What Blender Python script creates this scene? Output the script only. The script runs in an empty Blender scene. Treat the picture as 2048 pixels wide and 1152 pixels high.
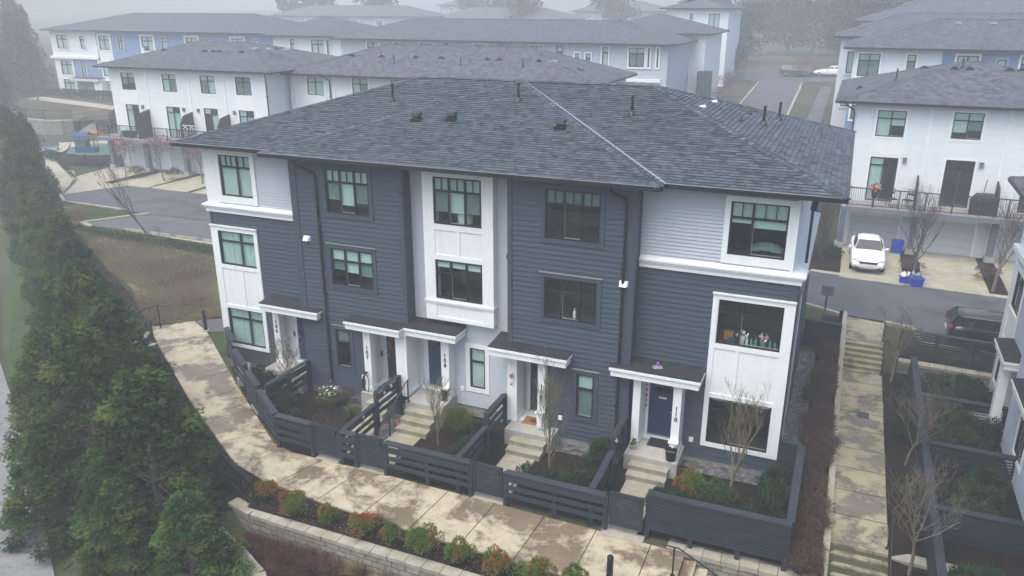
import bpy, math, random
from mathutils import Vector, Matrix, noise
R = math.radians
sc = bpy.context.scene
col = sc.collection
PI = math.pi
V = Vector
# ------------------------------------------------------------------ camera
CAMLOC = V((0.8, -24.0, 14.69))
TH, PSI, FPX = math.atan(1590 / 4430), R(22.83), 1590.0
cam = bpy.data.cameras.new('camera')
cam.sensor_width = 36.0
cam.lens = FPX / 2048 * 36
cam.clip_start = 0.5
cam.clip_end = 3000
camo = bpy.data.objects.new('camera', cam)
col.objects.link(camo)
camo.location = CAMLOC
camo.rotation_euler = (PI / 2 - TH, 0, PSI)
sc.camera = camo
FW = V((-math.sin(PSI) * math.cos(TH), math.cos(PSI) * math.cos(TH), -math.sin(TH)))
RT = V((math.cos(PSI), math.sin(PSI), 0))
UP = RT.cross(FW)


def ray(x, y):
    return FW * FPX + RT * (x - 1024) - UP * (y - 576)


def P(x, y, z=0.0):
    "survey point: where a sight line meets the level z"
    r = ray(x, y)
    return CAMLOC + r * ((z - CAMLOC.z) / r.z)


def PY(x, y, Y):
    r = ray(x, y)
    return CAMLOC + r * ((Y - CAMLOC.y) / r.y)


def PT(x, y):
    "survey point on the terrain"
    z = 0.0
    p = P(x, y, z)
    for i in range(25):
        z = 0.5 * z + 0.5 * min(H(p.x, p.y), 9.0)
        p = P(x, y, z)
    return p


def sstep(a, b, x):
    t = max(0.0, min(1.0, (x - a) / (b - a)))
    return t * t * (3 - 2 * t)


def lin(a, b, x):
    return max(0.0, min(1.0, (x - a) / (b - a)))


def SD(x, y):
    "distance from the outer edge of the slanting front path towards the lower road"
    return (x + 16.84) * -.553 + (y + 6.21) * -.833


def H(x, y):
    "height of the land"
    h = 0.5 * lin(8, 14, y) if x < -24 else 0.5 * lin(9.9, 12.3, y)
    h += 0.062 * max(0, y - 34) if y < 110 else 0.062 * 76 + 6.0 * sstep(110, 260, y)
    s = SD(x, y)
    if s > 0.2:
        fade = 1 - lin(20, 45, y)
        h += -2.0 * lin(0.2, 5.6, s) * fade
    if x > -15.6 and y < -8.0:
        h = min(h, -1.0 - 0.1 * (-8.0 - y))
    if x > -1.95 and y < -4.6:
        h = min(h, -1.0)
    if 1.6 < x < 9 and y < 12:
        h = min(h, -0.2 + 0.7 * lin(10.6, 12.2, y))
        if y < -2.4: h = min(h, -0.2 - 0.9 * lin(-2.4, -4.4, y))
    return h


# ------------------------------------------------------------------ tagging
def tag(o, label=None, cat=None, group=None, kind=None):
    if label: o['label'] = label
    if cat: o['category'] = cat
    if group: o['group'] = group
    if kind: o['kind'] = kind
    return o


def thing(name, label, cat, loc=(0, 0, 0), rz=0.0, group=None):
    o = bpy.data.objects.new(name, None)
    o.empty_display_size = 0.2
    col.objects.link(o)
    o.location = loc
    o.rotation_euler = (0, 0, rz)
    return tag(o, label, cat, group)


def copy_thing(root, loc, rz=0.0, label=None, scale=None):
    r = root.copy()
    col.objects.link(r)
    r.location = loc
    r.rotation_euler = (0, 0, rz)
    if scale is not None: r.scale = scale if not isinstance(scale, (int, float)) else (scale,) * 3
    if label: r['label'] = label
    for ch in list(root.children):
        c = ch.copy()
        col.objects.link(c)
        c.parent = r
        for g in list(ch.children):
            d = g.copy()
            col.objects.link(d)
            d.parent = c
    return r


# ------------------------------------------------------------------ mesh builder
class MB:
    def __init__(s):
        s.v, s.f, s.m, s.uv, s.tint = [], [], [], [], []

    def face(s, pts, m=0, uv=None, t=None):
        i = len(s.v)
        s.v.extend([tuple(p) for p in pts])
        s.f.append(tuple(range(i, i + len(pts))))
        s.m.append(m)
        s.uv.append(uv)
        s.tint.append(t)

    def box(s, x0, x1, y0, y1, z0, z1, m=0):
        s.hexa([(x0, y0, z0), (x1, y0, z0), (x1, y1, z0), (x0, y1, z0), (x0, y0, z1), (x1, y0, z1), (x1, y1, z1), (x0, y1, z1)], m)

    def hexa(s, c, m=0):
        i = len(s.v)
        s.v.extend([tuple(p) for p in c])
        for q in ((3, 2, 1, 0), (4, 5, 6, 7), (0, 1, 5, 4), (1, 2, 6, 5), (2, 3, 7, 6), (3, 0, 4, 7)):
            s.f.append(tuple(i + k for k in q))
            s.m.append(m); s.uv.append(None); s.tint.append(None)

    def beam(s, p, q, w, h, m=0, up=(0, 0, 1)):
        "box from p to q, width w sideways, height h upwards, centred on the line"
        p, q = V(p), V(q)
        d = (q - p).normalized()
        up = V(up)
        sd = d.cross(up)
        if sd.length < 1e-4: sd = d.cross(V((0, 1, 0)))
        sd.normalize()
        u = sd.cross(d).normalized()
        a, b = sd * (w / 2), u * (h / 2)
        s.hexa([p - a - b, p + a - b, q + a - b, q - a - b, p - a + b, p + a + b, q + a + b, q - a + b], m)

    def prism(s, poly, z0, z1, m=0):
        "vertical prism; z0/z1 number or function of (x,y); poly counter-clockwise"
        f0 = z0 if callable(z0) else (lambda x, y: z0)
        f1 = z1 if callable(z1) else (lambda x, y: z1)
        a = [(p[0], p[1], f0(p[0], p[1])) for p in poly]
        b = [(p[0], p[1], f1(p[0], p[1])) for p in poly]
        s.face(b, m)
        s.face(a[::-1], m)
        n = len(poly)
        for i in range(n):
            j = (i + 1) % n
            s.face([a[i], a[j], b[j], b[i]], m)

    def tube(s, pts, r, n=6, m=0, cap=True):
        pts = [V(p) for p in pts]
        rs = r if isinstance(r, (list, tuple)) else [r] * len(pts)
        base = len(s.v)
        prev = None
        for i, p in enumerate(pts):
            d = (pts[min(i + 1, len(pts) - 1)] - pts[max(i - 1, 0)])
            if d.length < 1e-7: d = V((0, 0, 1))
            d.normalize()
            if prev is None:
                a = d.cross(V((0.3, 0.1, 1)))
                if a.length < 1e-3: a = d.cross(V((1, 0, 0)))
            else:
                a = prev - d * prev.dot(d)
            a.normalize()
            prev = a
            b = d.cross(a)
            for k in range(n):
                t = 2 * PI * k / n
                s.v.append(tuple(p + (a * math.cos(t) + b * math.sin(t)) * rs[i]))
        for i in range(len(pts) - 1):
            for k in range(n):
                q = base + i * n
                s.f.append((q + k, q + (k + 1) % n, q + n + (k + 1) % n, q + n + k))
                s.m.append(m); s.uv.append(None); s.tint.append(None)
        if cap:
            for q in (base, base + (len(pts) - 1) * n):
                s.f.append(tuple(q + k for k in (range(n) if q != base else range(n - 1, -1, -1))))
                s.m.append(m); s.uv.append(None); s.tint.append(None)

    def lathe(s, prof, n=16, c=(0, 0, 0), m=0):
        base = len(s.v)
        for r, z in prof:
            for k in range(n):
                t = 2 * PI * k / n
                s.v.append((c[0] + r * math.cos(t), c[1] + r * math.sin(t), c[2] + z))
        for i in range(len(prof) - 1):
            for k in range(n):
                q = base + i * n
                s.f.append((q + k, q + (k + 1) % n, q + n + (k + 1) % n, q + n + k))
                s.m.append(m); s.uv.append(None); s.tint.append(None)
        s.f.append(tuple(base + (len(prof) - 1) * n + k for k in range(n)))
        s.m.append(m); s.uv.append(None); s.tint.append(None)

    def build(s, name, mats, parent=None, smooth=False, loc=None):
        me = bpy.data.meshes.new(name)
        me.from_pydata(s.v, [], s.f)
        if not isinstance(mats, (list, tuple)): mats = [mats]
        for m in mats: me.materials.append(m)
        if len(mats) > 1: me.polygons.foreach_set('material_index', s.m)
        if any(u is not None for u in s.uv):
            uvl = me.uv_layers.new(name='UVMap')
            for p, u in zip(me.polygons, s.uv):
                if u is None: continue
                for li, c in zip(p.loop_indices, u): uvl.data[li].uv = c
        if any(t is not None for t in s.tint):
            at = me.attributes.new('tint', 'FLOAT', 'FACE')
            at.data.foreach_set('value', [0.5 if t is None else t for t in s.tint])
        if smooth: me.polygons.foreach_set('use_smooth', [True] * len(me.polygons))
        me.update()
        o = bpy.data.objects.new(name, me)
        col.objects.link(o)
        if parent is not None: o.parent = parent
        if loc is not None: o.location = loc
        return o


def single(mb, name, mats, label, cat, group=None, kind=None, smooth=False):
    return tag(mb.build(name, mats, None, smooth), label, cat, group, kind)
# ------------------------------------------------------------------ materials
class NT:
    def __init__(s, name):
        s.mat = bpy.data.materials.new(name)
        s.mat.use_nodes = True
        s.t = s.mat.node_tree
        s.t.nodes.clear()
        s.out = s.n('ShaderNodeOutputMaterial')

    def n(s, typ, **kw):
        nd = s.t.nodes.new(typ)
        for k, v in kw.items(): setattr(nd, k, v)
        return nd

    def l(s, a, b):
        s.t.links.new(a, b)

    def coord(s, which='Object', scale=(1, 1, 1)):
        tc = s.n('ShaderNodeTexCoord')
        mp = s.n('ShaderNodeMapping')
        mp.inputs['Scale'].default_value = scale
        s.l(tc.outputs[which], mp.inputs['Vector'])
        return mp.outputs[0]

    def world(s, scale=(1, 1, 1)):
        g = s.n('ShaderNodeNewGeometry')
        mp = s.n('ShaderNodeMapping')
        mp.inputs['Scale'].default_value = scale
        s.l(g.outputs['Position'], mp.inputs['Vector'])
        return mp.outputs[0]

    def noise(s, vec, scale, detail=3, rough=.55, dist=0.0):
        nd = s.n('ShaderNodeTexNoise')
        nd.inputs['Scale'].default_value = scale
        nd.inputs['Detail'].default_value = detail
        nd.inputs['Roughness'].default_value = rough
        nd.inputs['Distortion'].default_value = dist
        s.l(vec, nd.inputs['Vector'])
        return nd.outputs['Fac']

    def ramp(s, fac, stops, interp='LINEAR'):
        nd = s.n('ShaderNodeValToRGB')
        cr = nd.color_ramp
        cr.interpolation = interp
        while len(cr.elements) < len(stops): cr.elements.new(0.5)
        for e, (p, c) in zip(cr.elements, stops):
            e.position = p
            e.color = (c if hasattr(c, '__len__') else (c, c, c)) + ((1,) if not hasattr(c, '__len__') or len(c) == 3 else ()) if hasattr(c, '__len__') else (c, c, c, 1)
        s.l(fac, nd.inputs[0])
        return nd.outputs[0]

    def mix(s, fac, a, b, blend='MIX'):
        nd = s.n('ShaderNodeMix', data_type='RGBA', blend_type=blend)
        for sock, val in ((nd.inputs[0], fac), (nd.inputs[6], a), (nd.inputs[7], b)):
            if isinstance(val, bpy.types.NodeSocket): s.l(val, sock)
            elif hasattr(val, '__len__'): sock.default_value = tuple(val) + ((1,) if len(val) == 3 else ())
            else: sock.default_value = val
        return nd.outputs[2]

    def math(s, op, a, b=None, c=None):
        nd = s.n('ShaderNodeMath', operation=op)
        for sock, val in zip(nd.inputs, (a, b, c)):
            if val is None: continue
            if isinstance(val, bpy.types.NodeSocket): s.l(val, sock)
            else: sock.default_value = val
        return nd.outputs[0]

    def bump(s, h, strength=.3, dist=.02):
        b = s.n('ShaderNodeBump')
        b.inputs['Strength'].default_value = strength
        b.inputs['Distance'].default_value = dist
        s.l(h, b.inputs['Height'])
        return b.outputs[0]

    def bsdf(s, base, rough=.7, spec=.3, metal=0, normal=None, coat=0):
        b = s.n('ShaderNodeBsdfPrincipled')
        if isinstance(base, bpy.types.NodeSocket): s.l(base, b.inputs['Base Color'])
        else: b.inputs['Base Color'].default_value = tuple(base) + (1,)
        if isinstance(rough, bpy.types.NodeSocket): s.l(rough, b.inputs['Roughness'])
        else: b.inputs['Roughness'].default_value = rough
        b.inputs['Specular IOR Level'].default_value = spec
        b.inputs['Metallic'].default_value = metal
        b.inputs['Coat Weight'].default_value = coat
        if normal is not None: s.l(normal, b.inputs['Normal'])
        s.l(b.outputs[0], s.out.inputs['Surface'])
        return s.mat


def m_plain(name, c, rough=.6, spec=.3, metal=0, var=.12, scale=3.0, coat=0, bump=0):
    "paint or solid colour with slight soiling"
    t = NT(name)
    co = t.world()
    f = t.noise(co, scale, 4, .6)
    lo = tuple(x * (1 - var) for x in c)
    hi = tuple(min(1, x * (1 + var)) for x in c)
    colr = t.ramp(f, [(.3, lo), (.7, hi)])
    nm = t.bump(t.noise(co, scale * 12, 2), bump, .01) if bump else None
    return t.bsdf(colr, rough, spec, metal, nm, coat)


def m_siding(name, c, var=.08):
    t = NT(name)
    co = t.world()
    w = t.noise(t.world((.35, .35, 5)), 2.0, 4, .6)        # board to board and along the board
    d = t.noise(t.world((3, 3, .35)), 1.2, 3, .6)          # faint run-off streaks
    a = t.ramp(w, [(.3, tuple(x * (1 - var) for x in c)), (.7, tuple(x * (1 + var) for x in c))])
    b = t.mix(t.math('MULTIPLY', t.ramp(d, [(.5, 0.0), (.75, 1.0)]), .15), a, tuple(x * .7 + .02 for x in c))
    nm = t.bump(t.noise(t.world((2, 2, 40)), 6.0, 2), .15, .004)
    return t.bsdf(b, .62, .3, 0, nm)


def m_white(name, c=(.74, .785, .79)):
    t = NT(name)
    d = t.noise(t.world((2.5, 2.5, .5)), 1.5, 5, .65)
    f = t.noise(t.world(), 9, 3, .6)
    a = t.mix(t.math('MULTIPLY', t.ramp(d, [(.45, 0.0), (.8, 1.0)]), .35), c, tuple(x * .72 for x in c))
    b = t.mix(.12, a, t.ramp(f, [(.3, .45), (.7, .9)]))
    return t.bsdf(b, .5, .35)


def m_shingle(name, dark, light, ncell=(.25, .165), sat=.0):
    t = NT(name)
    uv = t.n('ShaderNodeUVMap')
    def brick(w, h, off, vec):
        bk = t.n('ShaderNodeTexBrick')
        bk.offset = off
        bk.inputs['Color1'].default_value = (0, 0, 0, 1)
        bk.inputs['Color2'].default_value = (1, 1, 1, 1)
        bk.inputs['Mortar'].default_value = (0, 0, 0, 1)
        bk.inputs['Scale'].default_value = 1
        bk.inputs['Mortar Size'].default_value = .0
        bk.inputs['Brick Width'].default_value = w
        bk.inputs['Row Height'].default_value = h
        t.l(vec, bk.inputs['Vector'])
        return bk.outputs['Color']
    wob = t.n('ShaderNodeVectorMath', operation='ADD')
    t.l(uv.outputs[0], wob.inputs[0])
    b1 = brick(ncell[0], ncell[1], .37, uv.outputs[0])
    mp = t.n('ShaderNodeMapping')
    mp.inputs['Location'].default_value = (.13, 0, 0)
    t.l(uv.outputs[0], mp.inputs['Vector'])
    b2 = brick(ncell[0] * .62, ncell[1], .61, mp.outputs[0])
    sep = t.n('ShaderNodeSeparateXYZ')
    t.l(uv.outputs[0], sep.inputs[0])
    row = t.math('FRACT', t.math('DIVIDE', sep.outputs[1], ncell[1]))
    g = t.noise(uv.outputs[0], 60, 2, .7)
    big = t.noise(uv.outputs[0], .35, 4, .6)
    v = t.math('ADD', t.math('MULTIPLY', b1, .5), t.math('MULTIPLY', b2, .5))
    v = t.math('ADD', t.math('MULTIPLY', v, .80), t.math('MULTIPLY', g, .12))
    v = t.math('ADD', v, t.math('MULTIPLY', t.math('SUBTRACT', big, .5), .22))
    mid = tuple((a + b) / 2 for a, b in zip(dark, light))
    warm = (mid[0] * 1.12, mid[1] * 1.05, mid[2] * .86)
    c = t.ramp(v, [(.12, dark), (.5, mid), (.92, light)])
    c = t.mix(t.math('MULTIPLY', t.ramp(t.noise(uv.outputs[0], 1.7, 3), [(.5, 0.0), (.75, 1.0)]), .35), c, warm)
    # each course lies on the one below: a real step in the relief
    hgt = t.math('ADD', t.math('MULTIPLY', t.math('SUBTRACT', 1.0, row), .8), t.math('MULTIPLY', b2, .5))
    nm = t.bump(hgt, .9, .03)
    return t.bsdf(c, .85, .2, 0, nm)


def m_concrete(name, dry, wet, wscale=.55, lo=.46, hi=.52, moss=0.0, wet_rough=.25):
    t = NT(name)
    co = t.world()
    n1 = t.noise(co, wscale, 6, .68, .3)
    n2 = t.noise(co, 2.2, 6, .72)
    n3 = t.noise(co, 30, 3, .7)
    k = t.math('ADD', t.math('MULTIPLY', n1, .72), t.math('MULTIPLY', n2, .28))
    w = t.ramp(k, [(lo, 0.0), (hi, 1.0)])
    dr = t.mix(t.ramp(n2, [(.35, 0.0), (.7, 1.0)]), dry, tuple(x * .74 for x in dry))
    we = t.mix(t.ramp(t.noise(co, 1.3, 4), [(.35, 0.0), (.7, 1.0)]), wet, tuple(x * 1.45 for x in wet))
    c = t.mix(w, dr, we)
    if moss:
        mo = t.ramp(t.noise(co, 1.1, 5, .7), [(.45, 0.0), (.7, moss)])
        c = t.mix(mo, c, (.16, .17, .07))
    c = t.mix(.25, c, t.ramp(n3, [(.3, .25), (.7, .75)]), 'OVERLAY')
    r = t.ramp(w, [(0, .85), (1, wet_rough)])
    nm = t.bump(n3, .25, .004)
    return t.bsdf(c, r, .3, 0, nm)


def m_ground(name, cols, scale=.8, fine=14, rough=.95, bump=.6, dist=.05):
    "soil, mulch, lawn: stops of colour over two noises"
    t = NT(name)
    co = t.world()
    n1 = t.noise(co, scale, 6, .7)
    n2 = t.noise(co, fine, 4, .75)
    k = t.math('ADD', t.math('MULTIPLY', n1, .6), t.math('MULTIPLY', n2, .4))
    lo, hi = .36, .64
    st = [(lo + (hi - lo) * i / (len(cols) - 1), c) for i, c in enumerate(cols)]
    c = t.ramp(k, st)
    return t.bsdf(c, rough, .15, 0, t.bump(n2, bump, dist))


def m_leaf(name, cols, var=.25, rough=.6, trans=.25):
    "leaf colour by the face's own tint and by patches through the crown"
    t = NT(name)
    at = t.n('ShaderNodeAttribute', attribute_name='tint')
    oi = t.n('ShaderNodeObjectInfo')
    k = t.math('ADD', t.math('MULTIPLY', at.outputs['Fac'], .85), t.math('MULTIPLY', t.math('SUBTRACT', oi.outputs['Random'], .5), var))
    c = t.ramp(k, [(i / (len(cols) - 1), x) for i, x in enumerate(cols)])
    d = t.n('ShaderNodeBsdfPrincipled')
    t.l(c, d.inputs['Base Color'])
    d.inputs['Roughness'].default_value = rough
    d.inputs['Specular IOR Level'].default_value = .25
    tr = t.n('ShaderNodeBsdfTranslucent')
    t.l(c, tr.inputs['Color'])
    mx = t.n('ShaderNodeMixShader')
    mx.inputs[0].default_value = trans
    t.l(d.outputs[0], mx.inputs[1])
    t.l(tr.outputs[0], mx.inputs[2])
    t.l(mx.outputs[0], t.out.inputs['Surface'])
    return t.mat


def m_glass(name, tint=(.84, .93, .91), refl=.16):
    t = NT(name)
    lw = t.n('ShaderNodeLayerWeight')
    f = t.math('ADD', t.math('MULTIPLY', t.math('POWER', lw.outputs['Facing'], 4.0), .85), refl * .5)
    tp = t.n('ShaderNodeBsdfTransparent')
    tp.inputs[0].default_value = tint + (1,)
    gl = t.n('ShaderNodeBsdfGlossy')
    gl.inputs['Roughness'].default_value = .02
    gl.inputs['Color'].default_value = (.95, 1, .99, 1)
    mx = t.n('ShaderNodeMixShader')
    t.l(f, mx.inputs[0]); t.l(tp.outputs[0], mx.inputs[1]); t.l(gl.outputs[0], mx.inputs[2])
    t.l(mx.outputs[0], t.out.inputs['Surface'])
    return t.mat


def m_block(name, c, w=.45, h=.2, sc_=1.0):
    "split-face concrete blocks; UVs in metres"
    t = NT(name)
    uv = t.n('ShaderNodeUVMap')
    bk = t.n('ShaderNodeTexBrick')
    bk.offset = .5
    bk.inputs['Color1'].default_value = (0, 0, 0, 1)
    bk.inputs['Color2'].default_value = (1, 1, 1, 1)
    bk.inputs['Mortar'].default_value = (.5, .5, .5, 1)
    bk.inputs['Scale'].default_value = 1
    bk.inputs['Mortar Size'].default_value = .012
    bk.inputs['Mortar Smooth'].default_value = .3
    bk.inputs['Brick Width'].default_value = w
    bk.inputs['Row Height'].default_value = h
    t.l(uv.outputs[0], bk.inputs['Vector'])
    co = t.world()
    n2 = t.noise(co, 7, 5, .75)
    base = t.ramp(bk.outputs['Color'], [(0, tuple(x * .75 for x in c)), (1, tuple(x * 1.15 for x in c))])
    base = t.mix(t.math('MULTIPLY', t.ramp(n2, [(.4, 0.0), (.7, 1.0)]), .6), base, tuple(x * .5 for x in c))
    base = t.mix(bk.outputs['Fac'], base, tuple(x * .25 for x in c))
    mo = t.ramp(t.noise(co, 1.4, 4, .7), [(.5, 0.0), (.72, .45)])
    base = t.mix(mo, base, (.14, .14, .07))
    hg = t.math('SUBTRACT', n2, t.math('MULTIPLY', bk.outputs['Fac'], 1.2))
    return t.bsdf(base, .9, .2, 0, t.bump(hg, .8, .04))


M = {}
M['slate'] = m_siding('slate_siding', (.043, .062, .091))
M['slate_trim'] = m_plain('slate_trim', (.045, .062, .089), .55)
M['pale'] = m_siding('pale_siding', (.43, .475, .52), .05)
M['palegrey'] = m_siding('palegrey_siding', (.42, .465, .52), .05)
M['white_siding'] = m_siding('white_siding', (.65, .70, .73), .05)
M['blue'] = m_siding('blue_siding', (.16, .25, .42))
M['bluegrey'] = m_siding('bluegrey_siding', (.33, .38, .47))
M['white'] = m_white('white_trim')
M['panel'] = m_white('white_panel', (.72, .77, .78))
M['black'] = m_plain('black_metal', (.012, .013, .016), .4, .4)
M['frame'] = m_plain('window_black', (.010, .012, .015), .45, .4)
M['flash'] = m_plain('flashing_metal', (.42, .43, .46), .35, .5, .6)
M['soffit'] = m_plain('soffit_grey', (.05, .055, .065), .7)
M['shingle'] = m_shingle('roof_shingle', (.026, .035, .048), (.098, .120, .150))
M['shingle_far'] = m_shingle('roof_shingle_far', (.035, .04, .055), (.105, .122, .148), (.36, .25))
M['membrane'] = m_plain('canopy_membrane', (.020, .022, .026), .75, .3, var=.5, scale=4)
M['glass'] = m_glass('window_glass')
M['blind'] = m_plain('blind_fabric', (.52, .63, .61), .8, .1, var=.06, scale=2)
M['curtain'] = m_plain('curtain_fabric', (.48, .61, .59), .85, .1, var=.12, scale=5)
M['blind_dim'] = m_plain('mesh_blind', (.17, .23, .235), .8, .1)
M['room'] = m_plain('room_wall', (.07, .065, .06), .9, .1)
M['room_floor'] = m_plain('room_floor', (.06, .05, .042), .7, .2)
M['door_blue'] = m_plain('door_navy', (.010, .035, .10), .4, .4)
M['door_grey'] = m_plain('door_charcoal', (.022, .026, .032), .4, .4)
M['fence'] = m_siding('fence_stain', (.022, .030, .041), .25)
M['path'] = m_concrete('path_concrete', (.42, .375, .28), (.135, .108, .076), .5, .475, .545)
M['path2'] = m_concrete('side_path_concrete', (.32, .295, .205), (.115, .10, .082), .55, .48, .54, .35)
M['step'] = m_concrete('step_concrete', (.34, .325, .275), (.24, .22, .15), .8, .5, .6, .35, .6)
M['landing'] = m_concrete('landing_concrete', (.36, .36, .345), (.30, .29, .26), 1.2, .5, .65, 0, .7)
M['kerb'] = m_concrete('kerb_concrete', (.34, .325, .265), (.25, .23, .17), 1.4, .5, .6, .3, .6)
M['drive'] = m_concrete('drive_concrete', (.36, .34, .28), (.27, .25, .16), .35, .5, .6, .45, .5)
M['asphalt'] = m_concrete('asphalt', (.090, .096, .108), (.048, .052, .062), .32, .44, .58, 0, .45)
M['paver'] = m_concrete('dark_paving', (.105, .103, .112), (.07, .07, .08), .3, .45, .6, 0, .4)
M['road_low'] = m_concrete('worn_road', (.20, .21, .215), (.12, .12, .125), .5, .5, .6, 0, .6)
M['foundation'] = m_concrete('foundation_concrete', (.30, .30, .29), (.16, .16, .15), 1.2, .45, .6, .2, .7)
M['soil'] = m_ground('dark_mulch', [(.006, .004, .0035), (.014, .0095, .0075), (.034, .024, .017)], .7, 22, .95, .8)
M['earth'] = m_ground('bare_earth', [(.018, .011, .008), (.052, .034, .024), (.075, .050, .034), (.048, .062, .022), (.14, .10, .06), (.22, .165, .10)], .30, 5)
M['grass'] = m_ground('lawn_grass', [(.020, .032, .012), (.035, .062, .018), (.06, .075, .03)], .6, 18)
M['land'] = m_ground('open_land', [(.03, .028, .02), (.05, .058, .028), (.085, .08, .05)], .12, 3)
M['gravel'] = m_ground('gravel_strip', [(.03, .03, .035), (.12, .12, .13), (.32, .32, .34)], 5, 40, .9, 1.0)
M['block'] = m_block('retaining_block', (.29, .275, .235))
M['cap'] = m_concrete('wall_cap', (.34, .325, .275), (.22, .20, .15), .9, .48, .6, .35, .7)
M['deckwood'] = m_plain('deck_membrane', (.30, .27, .28), .8)
M['post'] = m_plain('post_grey', (.13, .15, .19), .6)
M['garage'] = m_plain('garage_door', (.52, .55, .60), .5, .3, var=.05)
M['litter'] = m_leaf('leaf_litter', [(.05, .03, .02), (.14, .08, .04), (.24, .15, .08), (.34, .28, .20)])
M['rough'] = m_leaf('rough_grass', [(.03, .05, .012), (.06, .075, .022), (.12, .085, .045), (.22, .165, .095), (.32, .25, .15)])
M['bark'] = m_plain('grey_bark', (.16, .14, .115), .9, .1, var=.4, scale=20)
M['bark_pale'] = m_plain('pale_bark', (.18, .16, .10), .9, .1, var=.3, scale=20)
M['twig'] = m_plain('brown_twig', (.085, .062, .055), .9, .1, var=.4, scale=20)
M['cedar'] = m_leaf('cedar_spray', [(.006, .026, .005), (.020, .064, .008), (.046, .104, .012), (.100, .146, .022), (.10, .068, .025)])
M['yew'] = m_leaf('yew_spray', [(.012, .032, .014), (.028, .062, .026), (.055, .10, .035)])
M['nandina'] = m_leaf('nandina_leaf', [(.018, .055, .008), (.045, .12, .012), (.10, .15, .018), (.26, .09, .022), (.34, .028, .016)])
M['barberry'] = m_leaf('barberry_twig', [(.035, .022, .02), (.095, .058, .05), (.15, .10, .08), (.085, .10, .03)])
M['redbrown'] = m_leaf('russet_twig', [(.06, .024, .022), (.14, .055, .048), (.20, .10, .075)])
M['straw'] = m_leaf('dry_grass', [(.15, .095, .045), (.30, .20, .10), (.42, .33, .20)])
M['greenblade'] = m_leaf('green_blade', [(.03, .06, .015), (.08, .12, .03), (.18, .2, .08)])
M['redleaf'] = m_leaf('red_leaf', [(.10, .03, .035), (.20, .07, .075), (.28, .13, .12)])
M['conifer'] = m_leaf('far_conifer', [(.012, .022, .014), (.024, .04, .022), (.04, .055, .03)])
M['blossom'] = m_plain('white_blossom', (.75, .75, .70), .7)
M['numeral'] = m_plain('numeral_black', (.01, .011, .013), .4, .5)
M['rubber'] = m_plain('rubber', (.012, .012, .013), .8, .2)
M['blueplastic'] = m_plain('blue_plastic', (.010, .045, .42), .4, .5)
M['terracotta'] = m_plain('terracotta', (.35, .16, .08), .8)
M['coir'] = m_plain('coir_mat', (.34, .14, .05), .95, .1, var=.25, scale=30)
M['matdark'] = m_plain('dark_mat', (.025, .022, .024), .95, .1)
M['brick'] = m_plain('red_brick', (.28, .14, .10), .9)
M['chrome'] = m_plain('satin_metal', (.65, .66, .68), .25, .5, 1.0)
M['red'] = m_plain('red_plastic', (.45, .02, .03), .5)
M['orange'] = m_plain('orange_plastic', (.65, .27, .06), .5)
M['playgreen'] = m_plain('play_mat_green', (.05, .13, .10), .9)
M['playblue'] = m_plain('play_blue', (.012, .05, .14), .7)
M['purple'] = m_plain('purple_toy', (.22, .06, .30), .6)
M['paper'] = m_plain('white_paper', (.75, .74, .72), .8)
M['carwhite'] = m_plain('car_paint_white', (.78, .79, .80), .22, .5, 0, .02, 1, .6)
M['cardark'] = m_plain('car_paint_dark', (.018, .020, .026), .2, .5, .2, .05, 1, .8)
M['carglass'] = m_plain('car_glass', (.012, .014, .017), .06, .6, 0, 0)
M['lamp_glass'] = m_plain('lamp_glass', (.35, .36, .38), .15, .6)
M['lamp_red'] = m_plain('tail_lamp', (.35, .01, .015), .2, .6)
M['tarp'] = m_plain('dark_cover', (.030, .033, .038), .7, .2, var=.3)
M['bottle'] = m_plain('bottle_green', (.10, .30, .25), .2, .5)
M['pink'] = m_plain('pink_blossom', (.75, .42, .55), .7)
# ------------------------------------------------------------------ building pieces (local frame: facade looks to -y)
def strips(u0, u1, z0, z1, holes):
    us = sorted({u0, u1} | {max(u0, min(u1, k)) for h in holes for k in h[:2]})
    for a, b in zip(us, us[1:]):
        if b - a < 1e-4: continue
        m = (a + b) / 2
        cuts = sorted((max(z0, h[2]), min(z1, h[3])) for h in holes if h[0] < m < h[1] and h[3] > z0 and h[2] < z1)
        z = z0
        for c, d in cuts:
            if c > z + 1e-4: yield a, b, z, c
            z = max(z, d)
        if z < z1 - 1e-4: yield a, b, z, z1


def wall(name, parent, u0, u1, z0, z1, holes, mat, exp=.175, org=(0, 0), du=(1, 0), dn=(0, -1), lip=.034, mb=None):
    own = mb is None
    mb = mb or MB()
    o, du, dn = V((org[0], org[1], 0)), V((du[0], du[1], 0)), V((dn[0], dn[1], 0))
    q = lambda u, w, z: o + du * u + dn * w + V((0, 0, z))
    for a, b, c, d in strips(u0, u1, z0, z1, holes):
        if not exp:
            mb.face([q(a, 0, c), q(b, 0, c), q(b, 0, d), q(a, 0, d)])
            continue
        k = int(math.floor((c - z0) / exp + 1e-6))
        while z0 + k * exp < d - 1e-4:
            zb, zt = z0 + k * exp, z0 + (k + 1) * exp
            lo, hi = max(zb, c), min(zt, d)
            w = lambda z: lip * (1 - (z - zb) / exp) - .006
            mb.face([q(a, w(lo), lo), q(b, w(lo), lo), q(b, w(hi), hi), q(a, w(hi), hi)])
            if lo == zb: mb.face([q(a, 0, lo), q(b, 0, lo), q(b, w(lo), lo), q(a, w(lo), lo)])
            k += 1
    if own: return mb.build(name, mat, parent)


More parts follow.
